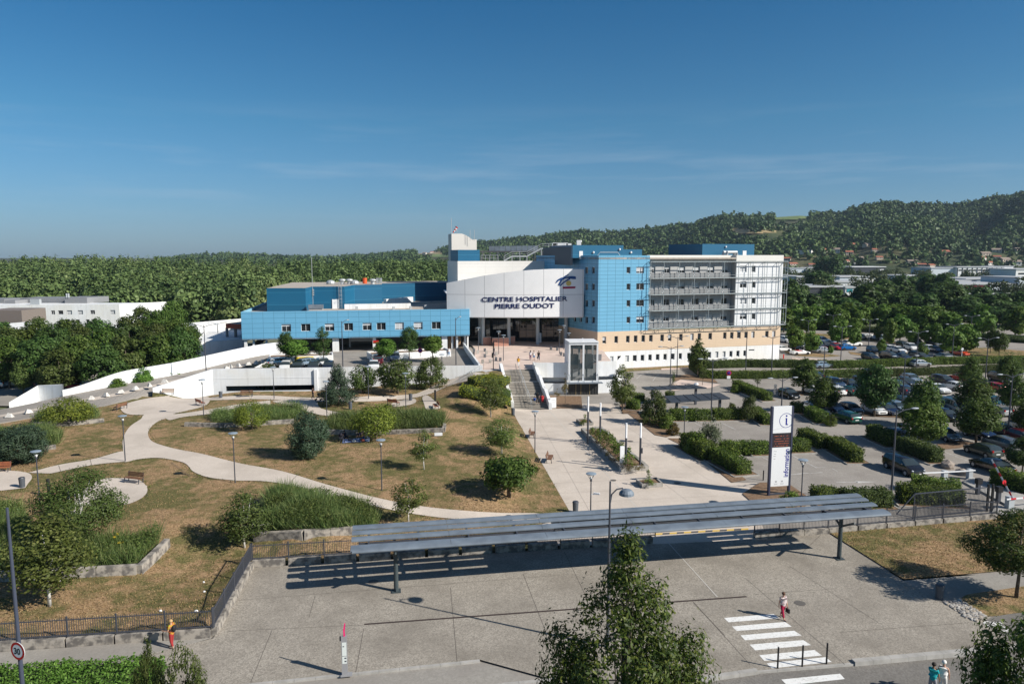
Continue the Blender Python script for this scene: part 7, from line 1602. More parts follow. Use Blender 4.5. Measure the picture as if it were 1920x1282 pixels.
# rocks
def rock(loc, s, label, m=None, seed=0, flat=.6):
    rng = np.random.default_rng(seed); bm = bmesh.new(); bmesh.ops.create_icosphere(bm, subdivisions=2, radius=1)
    for v in bm.verts: k = 1+.16*rng.normal()*.6; v.co = Vector((v.co.x*s*k, v.co.y*s*.7*k, v.co.z*s*flat*k+s*.25))
    me = bpy.data.meshes.new('rock'); bm.to_mesh(me); bm.free(); me.materials.append(m or mat('boulder', (.36,.31,.26), .9, (.24,.20,.17), 3.)); o = link('rock', me, None, loc); o.rotation_euler = (0,0,seed); return tag(o, label, 'rock')
rock(P(1777,876), .95, 'pale boulder at the corner of the mottled hedge', seed=1); rock(P(1805,890), .75, 'darker boulder between the two white barrier arms', seed=2); rock(P(1606,842), .4, 'small dark stone at the end of the mid hedge', STEEL, seed=3)
rock(P(1263,722), .6, 'pinkish boulder on the left of the hatched island', seed=4); rock(P(1305,722), .55, 'white stone on the right of the hatched island', WHITE, seed=5); rock(P(1158,759), .5, 'grey stone in the bed right of the lift', CONC2, seed=6)
rng = np.random.default_rng(9); mb = MB(); PG_ = [(q.x, q.y) for q in [G(*p) for p in ((1768,1128),(1800,1124),(1850,1155),(1838,1168),(1810,1158))]]; xs = [p[0] for p in PG_]; ys = [p[1] for p in PG_]; c_ = 0
while c_ < 420:
    x, y = rng.uniform(min(xs), max(xs)), rng.uniform(min(ys), max(ys))
    if inpoly(x, y, PG_): s = rng.uniform(.06,.15); mb.sph((x, y, .02), (s, s*rng.uniform(.6,1), s*.6), 6, 4, int(rng.integers(0,3))); c_ += 1
o = mb.build('pebble_bed', [mat('pebble_pale', (.42,.40,.37), .8), mat('pebble_grey', (.25,.24,.23), .8), mat('pebble_tan', (.33,.29,.24), .8)]); tag(o, 'pale river pebbles spread beside the right lawn corner', 'pebbles', kind='stuff')
# white wedge blocks along the ramp median
for i, (x, y, z) in enumerate(((18,782,1.1),(54,774,1.2),(172,748.5,1.55),(199,742.5,1.7),(227,736.5,1.85),(254,730,2.),(281,724.5,2.15),(309,717,2.35),(425,692,3.1),(433,689,3.2),(447,687,3.3),(466,684,3.5),(480,682,3.6),(492,680,3.6))):
    p = G(x, y, z+.05); mb = MB(); w_, h_ = .95, .55; mb.add([(-w_/2,-.3,0),(w_/2,-.3,0),(w_/2,.3,0),(-w_/2,.3,0),(-w_/5,-.1,h_),(w_/4,-.1,h_*.8),(w_/4,.1,h_*.8),(-w_/5,.1,h_)], [(0,1,5,4),(1,2,6,5),(2,3,7,6),(3,0,4,7),(4,5,6,7),(3,2,1,0)])
    o = mb.build('wedge_block', mat('block_white', (.62,.60,.56), .8, (.45,.43,.40), 3.), None, False, p); o.rotation_euler = (0,0,i*.9); tag(o, f'white concrete wedge block on the ramp median, number {i+1} from the left', 'road block', 'wedge blocks on the ramp median')
for x, y, z, l in ((433,694,3.2,'thin white marker post on the ramp beside the blocks'),): p = G(x, y, z); mb = MB(); mb.cyl(tuple(p), .1, 1., 8); tag(mb.build('marker_post', GREYP), l, 'post')
p = G(353,680,.0); mb = MB(); mb.tube([(p.x,p.y,0),(p.x,p.y,6.3)], .09, 8); tag(mb.build('flag_mast', mat('mast_white', (.7,.66,.64), .5)), 'white mast with red rings beyond the ramp parapet', 'mast')
p = P(1469,672); r = thing('fire_hydrant', 'small red hydrant at the corner of the white ground floor', 'hydrant', p); mb = MB(); mb.cyl((0,0,0), .12, .7, 8); mb.build('barrel', RED if False else mat('hydrant_red', (.6,.02,.02), .4), r); mb = MB(); mb.sph((0,0,.75), (.17,.17,.14), 8, 6); mb.build('cap', mat('hydrant_red', (.6,.02,.02), .4), r)
# industrial estate in the valley
def shed(x0, x1, yt, yb, label, m=WHITE, dpt=30, D=None, roof=None, bands=(), cat='warehouse', tilt=.12):
    D = D or CH*F_PX/(yb-478); A = Vector((XA(x0,D,2),D,-.3)); B = A+Vector((math.cos(tilt),math.sin(tilt),0))*((x1-x0)/F_PX*D*1.03); zt = ZT(D, yt); r = thing('warehouse', label, cat, A); pl = Plane(A, B); bk_ = -pl.n*dpt; mb = MB(); mb.prism([A, B, B+bk_, A+bk_], -.3, zt); wlink('wall', mb, m, r)
    mb = MB(); mb.prism([pl.pt(-.5,0,.6), pl.pt(pl.L+.5,0,.6), pl.pt(pl.L+.5,0,-dpt-.5), pl.pt(-.5,0,-dpt-.5)], zt, zt+.7); wlink('roof', mb, roof or mat('sheet_roof', (.42,.43,.44), .6), r)
    for nm, a, c, e, f, mm in bands: mb = MB(); mb.bar(pl.pt(pl.L*(a+c)/2-pl.L*(c-a)/2, -.3+(zt+.3)*(e+f)/2, .12), pl.pt(pl.L*c, -.3+(zt+.3)*(e+f)/2, .12), .2, (zt+.3)*(f-e)); wlink(nm, mb, mm, r)
    return r, pl, zt
PALE = mat('pale_sheet', (.52,.57,.62), .6); DK = mat('charcoal_sheet', (.04,.045,.055), .6); MAR = mat('maroon_fascia', (.16,.012,.03), .5)
shed(1480,1600,503,514,'long pale grey warehouse at the foot of the hill, left of the dark one', PALE); shed(1597,1662,501,515,'charcoal warehouse with a white roof edge and small pale sign', DK, roof=WHITE2, bands=[('sign_panel',.83,.95,.45,.75,WHITE2)]); shed(1600,1712,494,505,'wide grey roofed shed behind the charcoal warehouse', PALE, D=860)
r, pl, zt = shed(1793,1886,501.5,519,'white works building with dark vertical fins and two rows of windows', WHITE); 
for k in range(10): mb = MB(); u = pl.L*(k/9.6+.02); mb.bar(pl.pt(u,0,.25), pl.pt(u,zt,.25), .7, .3, up=pl.n); wlink('fin', mb, DK, r)
for k in range(9):
    for z in ((.72,) if k < 4 else (.72,.42)): mb = MB(); u = pl.L*(k/9.6+.045); mb.bar(pl.pt(u,zt*z,.15), pl.pt(u+pl.L*.06,zt*z,.15), .2, 1.3); wlink('window', mb, GLASS, r)
shed(1745,1793,503,519,'lower white annex at the left of the finned works', PALE); shed(1882,1900,500,508,'small white rooftop room above the finned works', WHITE, D=735); shed(1886,1960,505,520,'long white block with a dark window strip right of the finned works', WHITE, bands=[('window',.0,.6,.45,.6,GLASS)]); shed(1904,1930,506,523,'white cube with windows at the right edge of the valley', WHITE, D=650, bands=[('window',.2,.8,.55,.7,GLASS),('window',.2,.8,.2,.35,GLASS)])
shed(1798,1912,534,549,'showroom with a long maroon sign band over glazing', PALE, bands=[('sign_band',.0,.52,.66,.95,MAR),('window',.03,.5,.1,.5,GLASS),('window',.56,.98,.1,.42,GLASS)]); shed(1810,1915,524,536,'blue grey upper showroom hall behind the maroon one', mat('steel_sheet', (.30,.35,.42), .5), D=470, bands=[('window',.2,.95,.05,.25,GLASS)]); shed(1910,1960,522,549,'tall pale corner tower of the showroom at the right edge', PALE, D=425)
shed(1558,1642,530,541,'low white workshop with a long flat roof', WHITE, D=470); shed(1574,1612,520,530,'grey roofed hall behind the low white workshop', PALE, D=520); shed(1610,1642,520,529,'bright white box hall at the end of the workshops', WHITE, D=530); shed(1493,1524,520,533,'white hall with three bays near the building end', WHITE, D=480, bands=[('window',.1,.3,.2,.5,GLASS),('window',.4,.6,.2,.5,GLASS),('window',.7,.9,.2,.5,GLASS)]); shed(1514,1600,539,552,'long dark boundary shed with a bright poster', DK, D=390); shed(1585,1602,540,551,'white board with a blue green flash in the valley', WHITE, D=386, dpt=1, cat='billboard', bands=[('poster_flash',.15,.8,.55,.85,mat('poster_teal', (.02,.25,.30), .5))]); shed(1690,1745,518,527,'pale low wall of the yard behind the belt of trees', PALE, D=560); shed(1735,1760,525,532,'small grey hut in the valley yard', PALE, D=470); shed(1790,1830,528,536,'white sloped roof kiosk left of the showroom', WHITE, D=455); shed(1795,1960,552,558,'grey low boundary wall before the showroom', PALE, D=380, dpt=2)
# ---------------------------------------------------------------- cars
CARGLASS = glassmat('car_glass', (.03,.042,.047), .03, .7)
HEADL = glassmat('headlight_glass', (.55,.58,.6), .1, .6); TAILL = glassmat('tail_light_red', (.35,.008,.01), .2, .5); PLATE = mat('number_plate', (.7,.7,.68), .5)
SPEC = {   # length, width, roof profile (x from the nose, top height), window range, pillars
 'hatch': (4.0,1.72,[(0,.52),(.06,.68),(.5,.80),(1.0,.93),(1.62,1.36),(2.05,1.46),(2.9,1.45),(3.45,1.36),(3.86,.98),(3.97,.86),(4.0,.55)],(1.0,1.62,3.45,3.86),(2.45,3.25)),
 'estate': (4.6,1.78,[(0,.50),(.07,.66),(.6,.80),(1.2,.92),(1.9,1.36),(2.4,1.46),(3.9,1.44),(4.2,1.36),(4.5,.98),(4.57,.85),(4.6,.55)],(1.2,1.9,4.2,4.5),(2.75,3.6)),
 'sedan': (4.5,1.78,[(0,.48),(.07,.64),(.6,.78),(1.25,.90),(1.95,1.33),(2.4,1.42),(3.0,1.40),(3.4,1.28),(3.95,.98),(4.4,.94),(4.5,.55)],(1.25,1.95,3.3,3.95),(2.7,3.4)),
 'mpv': (4.4,1.82,[(0,.55),(.07,.75),(.4,.90),(.85,1.04),(1.65,1.52),(2.1,1.62),(3.6,1.60),(4.05,1.50),(4.3,1.05),(4.37,.9),(4.4,.55)],(.85,1.65,4.05,4.3),(2.4,3.3)),
 'suv': (4.4,1.84,[(0,.62),(.07,.82),(.5,.98),(1.15,1.07),(1.75,1.55),(2.2,1.66),(3.7,1.64),(4.1,1.52),(4.32,1.1),(4.38,.95),(4.4,.6)],(1.15,1.75,4.1,4.32),(2.5,3.4)),
 'van': (4.8,1.9,[(0,.6),(.07,.85),(.4,1.0),(.75,1.12),(1.5,1.78),(1.9,1.9),(4.2,1.9),(4.65,1.82),(4.76,1.1),(4.79,.9),(4.8,.6)],(.75,1.5,4.65,4.76),(2.2,3.4)),
 'cabrio': (4.3,1.76,[(0,.48),(.07,.64),(.6,.78),(1.3,.90),(1.95,1.22),(2.0,.95),(3.2,.93),(3.8,.92),(4.2,.88),(4.3,.55)],(1.3,1.95,9,9),()),
}
def car_meshes(kind):
    L, W, prof, (c0, c1, r0, r1), pil = SPEC[kind]; xs = sorted({x for x, _ in prof} | {x+d for x in pil for d in (0,.09)} | {.3, .75, L-.25, c1+.05 if c1 < 8 else .3})
    def wid(x): return W/2*(1-.20*max(0,(.55-x)/.55)**2-.13*max(0,(x-(L-.5))/.5)**2)
    rows = []
    for x in xs:
        zt = interp(prof, x); belt = min(zt-.03, .88+.03*x if kind not in ('mpv','suv','van') else .98+.03*x); w_ = wid(x); zb = .22+.12*max(0,(.3-x)/.3)+.12*max(0,(x-L+.3)/.3)
        gh = zt-belt; wr = w_*(1-.26*min(1, gh/.5)) if gh > .08 else w_*.93
        rows.append([(0,zb),(w_*.86,zb),(w_,zb+.16),(w_*1.0,min(.62,belt-.02)),(w_*.965,belt),(wr,zt-.05*min(1,gh/.3) if gh > .08 else zt-.01),(wr*.8,zt+.0),(0,zt+.025)])
    body, glass = MB(), MB(); n = 8
    def P3(i, k, s, e=0.): x = xs[i]-L/2; y, z = rows[i][k]; return (x, s*(y+(e if k not in (0,7) else 0)), z+(e if k > 4 else 0))
    def is_side(i): x = (xs[i]+xs[i+1])/2; return c0+.1 < x < min(r1, L)-.05 and interp(prof, x)-.93 > .12 and not any(p <= x <= p+.09 for p in pil) and kind != 'cabrio'
    def is_top(i): x = (xs[i]+xs[i+1])/2; return c0 < x < c1 or (r0 < x < r1)
    for i in range(len(xs)-1):
        for s in (-1, 1):
            for k in range(7):
                q = [P3(i,k,s), P3(i+1,k,s), P3(i+1,k+1,s), P3(i,k+1,s)]; f = (0,1,2,3) if s < 0 else (3,2,1,0)
                body.add(q, [f])
                if (k == 4 and is_side(i)) or (k in (5,6) and is_top(i)):
                    e = .008; g = [P3(i,k,s,e), P3(i+1,k,s,e), P3(i+1,k+1,s,e), P3(i,k+1,s,e)]
                    if k == 4: g = [Vector(a).lerp(Vector(g[3-j]), .10) for j, a in enumerate(g)]
                    if k in (5,6): g = [Vector(a)+Vector((0,0,.006)) for a in g]
                    glass.add([tuple(a) for a in g], [f])
    for i, rev in ((0, 1), (len(xs)-1, 0)):
        for s in (-1, 1): q = [P3(i,k,s) for k in range(n)]; body.add(q, [tuple(range(n)) if (s > 0) == bool(1-rev) else tuple(range(n))[::-1]])
    ax = (.78*L/4.2, L-.80*L/4.2); arch = MB()
    arch.box((2.55-L/2,0,.95), (1.1,1.3,.12), m=1)
    bm = bmesh.new(); me = body.mesh('car_body', [WHITE2]); bm.from_mesh(me); bmesh.ops.remove_doubles(bm, verts=bm.verts, dist=.001); bmesh.ops.recalc_face_normals(bm, faces=bm.faces); bm.to_mesh(me); bm.free()
    me.polygons.foreach_set('use_smooth', [True]*len(me.polygons))
    try: me.set_sharp_from_angle(angle=math.radians(28))
    except Exception: pass
    return L, W, me, glass.mesh('car_windows', [CARGLASS]), arch.mesh('car_arch', [BLACK, mat('cabrio_red', (.45,.03,.03), .6)]), ax, wid, interp(prof, .1), interp(prof, L-.06)
TY = MB(); TY.tube([(0,-.11,0),(0,-.09,0),(0,.09,0),(0,.11,0)], [.28,.32,.32,.28], 16); TY.disc((0,.102,0), .38, (0,1,0), 16); TY.disc((0,-.102,0), .38, (0,-1,0), 16); TYM = TY.mesh('tyre', [RUBBER], False)
RI = MB(); RI.tube([(0,-.115,0),(0,.115,0)], [.19,.19], 10); RIM_M = RI.mesh('rim', [RIM])
CM = {}
def carpaint(name, c, metal=.35):
    m, nt, b = newmat(name); b.inputs['Base Color'].default_value = C4(c); b.inputs['Metallic'].default_value = metal; b.inputs['Roughness'].default_value = .22; b.inputs['Coat Weight'].default_value = .6; b.inputs['Coat Roughness'].default_value = .04; return m
PAINTS = {'black': carpaint('paint_black', (.010,.010,.012), .1), 'dark grey': carpaint('paint_dark_grey', (.045,.05,.056)), 'grey': carpaint('paint_grey', (.13,.14,.15)), 'silver': carpaint('paint_silver', (.42,.43,.44), .5), 'white': carpaint('paint_white', (.75,.75,.74), 0.), 'navy': carpaint('paint_navy', (.012,.02,.055)),
 'slate blue': carpaint('paint_slate_blue', (.06,.09,.15)), 'pale blue': carpaint('paint_pale_blue', (.26,.33,.40), .4), 'blue': carpaint('paint_blue', (.01,.13,.40), .2), 'red': carpaint('paint_red', (.42,.012,.02), .1), 'orange red': carpaint('paint_orange_red', (.50,.06,.02), .1), 'dark red': carpaint('paint_dark_red', (.10,.01,.015), .2), 'dark green': carpaint('paint_dark_green', (.008,.07,.055)), 'green grey': carpaint('paint_green_grey', (.05,.065,.06)), 'teal': carpaint('paint_teal', (.015,.09,.12)), 'beige': carpaint('paint_beige', (.36,.34,.29), .2), 'brown': carpaint('paint_brown', (.07,.055,.05))}
WORD = {'hatch': 'hatchback', 'estate': 'estate car', 'sedan': 'saloon', 'mpv': 'people carrier', 'suv': 'off-road car', 'van': 'van', 'cabrio': 'convertible'}
def car(kind, colour, loc, ang, where, group, near=True):
    if kind not in CM: CM[kind] = car_meshes(kind)
    L, W, bmesh_, gm_, am_, ax, wid, zn, zr = CM[kind]
    lab = f'{colour} {WORD[kind]} {where}'
    r = thing('parked_car', lab, 'car', loc, ang+math.pi, group)
    b = link('body', bmesh_, r); b.material_slots[0].link = 'OBJECT'; b.material_slots[0].material = PAINTS[colour]
    link('windows', gm_, r)
    if kind == 'cabrio': link('seats', am_, r)
    for x in ax:
        for s in (-1, 1):
            w_ = link('wheel', TYM, r, (x-L/2, s*(wid(x)-.10), .32))
            if near: link('rim', RIM_M, w_)
    if not near: return r
    key = 'd_'+kind
    if key not in CM:
        d = {}
        for s in (-1, 1):
            m = MB(); m.sph((.17-L/2, s*W*.36, zn-.06), (.17,.14,.085), 8, 6); d['h%d' % s] = m.mesh('headlight', HEADL)
            m = MB(); m.box((L-.06-L/2, s*W*.39, zr-.06+(.12 if kind in ('hatch','mpv','suv','van') else 0)), (.16,.17,.22 if kind != 'sedan' else .14)); d['t%d' % s] = m.mesh('tail_light', TAILL)
            x = SPEC[kind][3][0]+.45; m = MB(); m.sph((x-L/2, s*(W/2+.10), .98 if kind not in ('mpv','suv','van') else 1.1), (.07,.12,.075), 6, 5); d['m%d' % s] = m.mesh('mirror', BLACK)
        m = MB(); m.box((-L/2-.005,0,.42), (.02,.5,.11)); d['pf'] = m.mesh('number_plate', PLATE); m = MB(); m.box((L/2+.005,0,.62), (.02,.5,.11)); d['pr'] = m.mesh('number_plate', PLATE)
        m = MB(); m.box((-L/2-.002,0,.55), (.05,W*.5,.10)); m.box((-L/2+.02,0,.30), (.06,W*.7,.14)); d['gr'] = m.mesh('grille', BLACK); CM[key] = d
    d = CM[key]
    for s in (-1, 1): link('headlight', d['h%d' % s], r); link('tail_light', d['t%d' % s], r); link('mirror', d['m%d' % s], r)
    link('number_plate', d['pf'], r); link('number_plate', d['pr'], r); link('grille', d['gr'], r)
    return r
AF = math.atan2(-.984, .176); AR_ = AF+math.pi; AS = ROT; AW = ROT+math.pi
NEAR = [(1693,884,'mpv','black','driving toward the entrance barriers',AF),(1770,823,'hatch','grey','nose outward at the mottled hedge under the pale tree',AF),(1836,820,'hatch','navy','under the large round headed tree',AF),(1880,815,'sedan','dark grey','behind the right hand tall lamp',AF),
 (1842,853,'hatch','green grey','backed toward the barriers above the black saloon',AR_),(1877,842,'mpv','grey','beside the green grey hatchback, partly under dark leaves',AR_),(1858,882,'sedan','black','nearest the barriers on the right',AR_),(1915,808,'mpv','silver','at the right edge above the saloons',AR_),(1686,826,'hatch','slate blue','half hidden behind the dark hedge block',AF),
 (1773,786,'hatch','black','in the middle row in front of the beige van',AF),(1789,772,'van','beige','in the middle row behind the black hatchback',AF),(1762,768,'estate','slate blue','left of the beige van',AF),(1793,760,'sedan','grey','behind the beige van, under the full green tree',AF),(1862,760,'hatch','teal','right of the full green tree, nose outward',AF),
 (1868,777,'hatch','silver','tail outward below the teal hatchback',AR_),(1902,756,'estate','silver','at the right behind the tall lamp',AR_),(1743,768,'hatch','pale blue','right behind the spiky tree',AF),(1697,760,'sedan','dark grey','left of the spiky tree, second row',AF),(1683,771,'hatch','pale blue','beside the tall lamp left of the spiky tree',AF),(1661,775,'hatch','navy','right of the biggest round tree',AF),
 (1638,775,'hatch','white','at the trunk of the biggest round tree',AF),(1595,774,'hatch','black','middle of the row left of the biggest tree',AF),(1561,772,'hatch','slate blue','between the silver estate and the black hatchback',AF),(1528,774,'estate','silver','behind the hedge blocks near the pillar',AF),(1585,789,'estate','dark green','alone in front of the grey row',AR_),(1479,745,'hatch','black','alone near the sign cluster above the pillar',AF),
 (1523,738,'hatch','white','left under the bushy tree over the grey cars',AR_),(1565,739,'hatch','white','tail outward right of the bushy tree',AR_),(1591,739,'hatch','dark green','tail outward left of the biggest tree',AR_),(1564,726,'suv','slate blue','in the back row beside the thin young tree',AF),(1593,727,'hatch','navy','in the back row right of the thin young tree',AF),(1611,721,'hatch','dark grey','farther in the back row left of the biggest tree',AF),
 (1526,711,'hatch','navy','alone by the long hedge, right of the pointed tree',AR_),(1624,706,'hatch','black','against the long hedge behind the biggest tree',AR_),(1685,729,'hatch','slate blue','right behind the biggest tree, back row',AF),(1697,722,'sedan','dark grey','back row left of the spiky tree',AF),(1708,716,'hatch','pale blue','rearmost in the back row left of the spiky tree',AF),(1690,738,'hatch','navy','front of the back row beside the tall lamp',AR_),
 (1767,720,'mpv','brown','facing out in front of the long hedge',AF),(1757,735,'sedan','white','facing out right of the spiky tree top',AF),(1786,730,'hatch','white','tail outward left of the full green tree',AR_),(1800,714,'hatch','red','half behind the full green tree top',AR_),(1861,732,'estate','red','tail outward left of the dark tree',AR_),(1876,715,'suv','black','behind the red estate near the hedge',AF),(1918,828,'hatch','dark red','cut by the right edge',AF)]
for x, y, k, c, w_, a in NEAR: car(k, c, P(x, y), a+math.sin(x)*.03, w_, 'cars in the visitor car park')
FAR = [(1473,642,'suv','white','by the trees at the building end'),(1466,659,'hatch','white','just emerging from behind the building corner',AS),(1500,665,'cabrio','white','with red seats near the building corner',AS),(1543,661,'sedan','silver','at the end of the verge, near the red car',AS),(1489,654,'hatch','black','left of the white off-road car'),(1509,655,'suv','white','between two black cars near the far lamp'),(1524,658,'hatch','black','behind the silver saloon'),(1536,655,'hatch','dark red','half hidden left of the dark cars'),
 (1541,643,'suv','white','behind the second pair of trees'),(1546,651,'hatch','dark grey','under the centre trees, left one'),(1555,650,'sedan','black','under the centre trees, right one'),(1564,651,'hatch','silver','left behind the red car'),(1569,655,'hatch','red','next to the blue car'),(1588,656,'hatch','blue','bright, sideways beside the red car',AS),(1598,649,'suv','white','sideways behind the blue car',AS),(1585,632,'hatch','black','on the far road by the green verge'),
 (1628,636,'estate','silver','on the far road, left of the lamp',AS),(1651,637,'sedan','pale blue','on the far road behind the middle trees',AS),(1637,661,'hatch','dark grey','behind the black off-road pair'),(1631,674,'hatch','black','left of the black off-road car by the hedge'),(1668,673,'suv','black','in front of the back hedge'),(1669,658,'hatch','white','middle row, upper white one'),(1684,661,'hatch','white','middle row, lower white one'),(1694,651,'estate','navy','behind the two white hatchbacks'),(1708,656,'mpv','white','right of the navy estate'),
 (1692,674,'sedan','navy','between the two black cars by the hedge'),(1722,673,'mpv','dark grey','by the hedge below the small light tree'),(1767,673,'hatch','silver','by the hedge below the double light',AR_),(1743,658,'hatch','white','right of the small light tree'),(1754,660,'hatch','navy','beside the big dark twin tree'),(1716,645,'mpv','dark grey','rear row under the right trees'),(1749,647,'estate','grey','rear row beside the twin tree'),(1799,666,'hatch','orange red','under the twin tree at right'),(1543,690,'hatch','pale blue','passing behind the front hedge',AS),(1725,687,'hatch','silver','passing behind the hedge at right',AS)]
for i, t in enumerate(FAR): car(t[2], t[3], P(t[0], t[1]), t[5] if len(t) > 5 else AF+.25*math.sin(i), t[4], 'cars in the far car park', near=False)
for x, y, k, c, w_, a in ((527,686,'estate','silver','on the deck in front of the first planter, left',.6),(580,688,'mpv','pale blue','on the deck below the yellow board',.9),(606,686,'sedan','white','on the deck right of the pale blue one',AF+.4),(558,694,'hatch','black','at the deck edge, left one',AF),(588,694,'hatch','dark grey','at the deck edge, middle one',AF),(616,693.5,'hatch','navy','at the deck edge, right one',AF),(709,682,'suv','dark red','on the deck at the second planter',AR_),(741,675,'hatch','silver','on the deck close to the second planter wall',AF),(701,692,'hatch','white','at the deck edge behind the olive bush',AF),(536,693,'hatch','white','at the deck edge behind the bush top',AF)):
    car(k, c, G(x, y, DECKZ), a, w_, 'cars on the parking deck')
for x, y, k, c, w_, a in ((14,723,'hatch','white','in the left car park, right of the silver one',2.9),(-4,726,'hatch','silver','cut by the left edge in the left car park',2.9),(93,728,'hatch','dark red','under the trees of the left car park',.3),(72,722,'hatch','black','deep under the trees of the left car park',.3),(143,731,'hatch','red','peeking over the ramp parapet at left',.2)):
    car(k, c, G(x, y, 0), a, w_, 'cars in the left car park')
# ---------------------------------------------------------------- people
SKIN = mat('skin', (.46,.27,.19), .6); SKIND = mat('skin_tan', (.30,.17,.11), .6)
def skinned(name, verts, edges, rad, material, parent, sub=1):
    me = bpy.data.meshes.new(name); me.from_pydata([tuple(v) for v in verts], edges, []); o = bpy.data.objects.new(name, me); COL.objects.link(o)
    md = o.modifiers.new('s', 'SKIN'); md.use_smooth_shade = True; sk = me.skin_vertices[0].data
    for i, r in enumerate(rad): sk[i].radius = r if isinstance(r, tuple) else (r, r); sk[i].use_root = (i == 0)
    sb = o.modifiers.new('d', 'SUBSURF'); sb.levels = sub; sb.render_levels = sub
    bpy.context.view_layer.update(); m2 = bpy.data.meshes.new_from_object(o.evaluated_get(bpy.context.evaluated_depsgraph_get())); m2.name = name
    bpy.data.objects.remove(o); bpy.data.meshes.remove(me); m2.materials.clear(); m2.materials.append(material); return link(name, m2, parent)
def person(loc, rz, label, h=1.7, stride=.25, arms=((.1,.1),(.1,.1)), top=(.5,.5,.5), low=(.1,.1,.15), hair=(.05,.03,.02), shorts=False, dress=False, long_hair=False, bare=False, cap=False, skin=SKIN, sit=False, bend=0., bag=None, pack=None, fingers=False, group=None, top2=None):
    k = h/1.72; r = thing('person', label, 'person', loc, rz, group)
    V = lambda x, y, z: Vector((x*k, y*k, z*k))           # figure faces -y
    hz = .93 if not sit else .16; fwd = -bend
    pel = V(0,0,hz); ch = V(0,fwd*.5,hz+.38); nk = V(0,fwd*.8,hz+.55); hd = V(0,fwd*.95-.02,hz+.68); tp = V(0,fwd-.0,hz+.80)
    verts = [pel, V(0,fwd*.2,hz+.18), ch, nk, hd, tp]; edges = [(0,1),(1,2),(2,3),(3,4),(4,5)]; rad = [(.12*k,.09*k),(.10*k,.08*k),(.13*k,.08*k),.052*k,(.085*k,.10*k),(.065*k,.08*k)]
    def add(p, par, rr): verts.append(p); rad.append(rr); edges.append((par, len(verts)-1)); return len(verts)-1
    add(hd+V(0,-.105,-.02), 4, .014*k)                       # nose
    sh = []
    hands = []
    for s, (a, b) in zip((-1, 1), arms):                    # a: upper arm forward swing, b: elbow bend
        S = add(ch+V(.185*s,.0,.09), 2, .055*k); e = verts[S]+V(.05*s,-.28*math.sin(a),-.28*math.cos(a)); E = add(e, S, .043*k); f = a+b; w_ = e+V(-.02*s*(b > .5),-.25*math.sin(f),-.25*math.cos(f)); Wq = add(w_, E, .03*k)
        hn = w_+V(0,-.08*math.sin(f),-.08*math.cos(f)); Hq = add(hn, Wq, (.034*k,.02*k)); hands.append((hn, f, s)); sh.append((S, E, Wq))
        if fingers:
            for j, (o_, l_) in enumerate(((-.03,.065),(-.01,.08),(.01,.078),(.03,.06))):
                q = hn+V(.0,o_*math.cos(f)-.03*math.sin(f),-.03*math.cos(f)-o_*math.sin(f)); m_ = add(q, Hq, .0085*k); q2 = q+V(-.006*s,-l_*.6*math.sin(f+.2),-l_*.6*math.cos(f+.2)); m2 = add(q2, m_, .008*k); add(q2+V(-.012*s,-l_*.5*math.sin(f+.5),-l_*.5*math.cos(f+.5)), m2, .007*k)
            q = hn+V(-.02*s,-.045,.02); m_ = add(q, Hq, .010*k); add(q+V(-.008*s,-.035*math.sin(f)-.02,-.04*math.cos(f)), m_, .008*k)
    legs = []
    for s, d in ((-1, stride), (1, -stride)):
        Hh = add(pel+V(.09*s,0,-.04), 0, .088*k)
        if sit: kn = pel+V(.13*s,-.38,.16); an = kn+V(.02*s,-.22,-.26)
        else: kn = V(.095*s,-.42*math.sin(d*.8)-.02,hz-.04-.42*math.cos(d*.8)); an = kn+V(0,-.40*math.sin(d-.25*(d < 0)),0); an.z = .09*k+(.05*k if d < -.1 else 0)
        Kq = add(kn, Hh, .058*k); Aq = add(an, Kq, .04*k); tq = an+V(0,-.16,-.055); tq.z = max(.035*k, tq.z); add(tq, Aq, (.042*k,.03*k)); legs.append((verts[Hh], kn, an, tq))
    body = skinned('body', verts, edges, rad, skin, r, 2 if fingers else 1)
    # clothing grown on the same joints, a little thicker
    tm = mat('cloth_top', top, .85, top2, 9. if top2 else 1., obj=True); lm = mat('cloth_low', low, .85)
    tv = [V(0,0,hz+.30), ch+V(0,0,.06), ch+V(0,fwd*.1,.13), V(0,fwd*.2,hz+.16), V(0,0,hz-.02), V(0,0,hz-.12)]; te = [(0,1),(1,2),(0,3),(3,4),(4,5)]; tr = [(.185*k,.14*k),(.185*k,.135*k),(.10*k,.085*k),(.165*k,.14*k),(.185*k,.15*k),(.19*k,.15*k)]
    if not bare:
        for S, E, _ in sh:
            tv.append(verts[S]); tr.append(.078*k); te.append((1, len(tv)-1)); tv.append(verts[S].lerp(verts[E], .6)); tr.append(.07*k); te.append((len(tv)-2, len(tv)-1))
    skinned('shirt', tv, te, tr, tm, r)
    lv = [pel+V(0,0,.10), pel+V(0,0,-.03)]; le = [(0,1)]; lr = [(.155*k,.125*k),(.175*k,.14*k)]
    if dress:
        lv.append(V(0,-.02,hz-.28)); le.append((1,2)); lr.append((.21*k,.17*k)); lv.append(V(0,-.02,hz-.46 if dress != 'long' else hz-.60)); le.append((2,3)); lr.append((.24*k,.19*k))
    else:
        for Hq, kn, an, _ in legs:
            lv.append(Hq+V(0,0,-.05)); lr.append(.115*k); le.append((1, len(lv)-1)); end = kn if shorts else kn.lerp(an, .85)
            if not shorts: lv.append(kn); lr.append(.08*k); le.append((len(lv)-2, len(lv)-1))
            lv.append(end.lerp(Hq, .12) if shorts else end); lr.append(.10*k if shorts else .068*k); le.append((len(lv)-2, len(lv)-1))
    skinned('skirt' if dress else 'trousers', lv, le, lr, tm if dress == 'match' else lm, r)
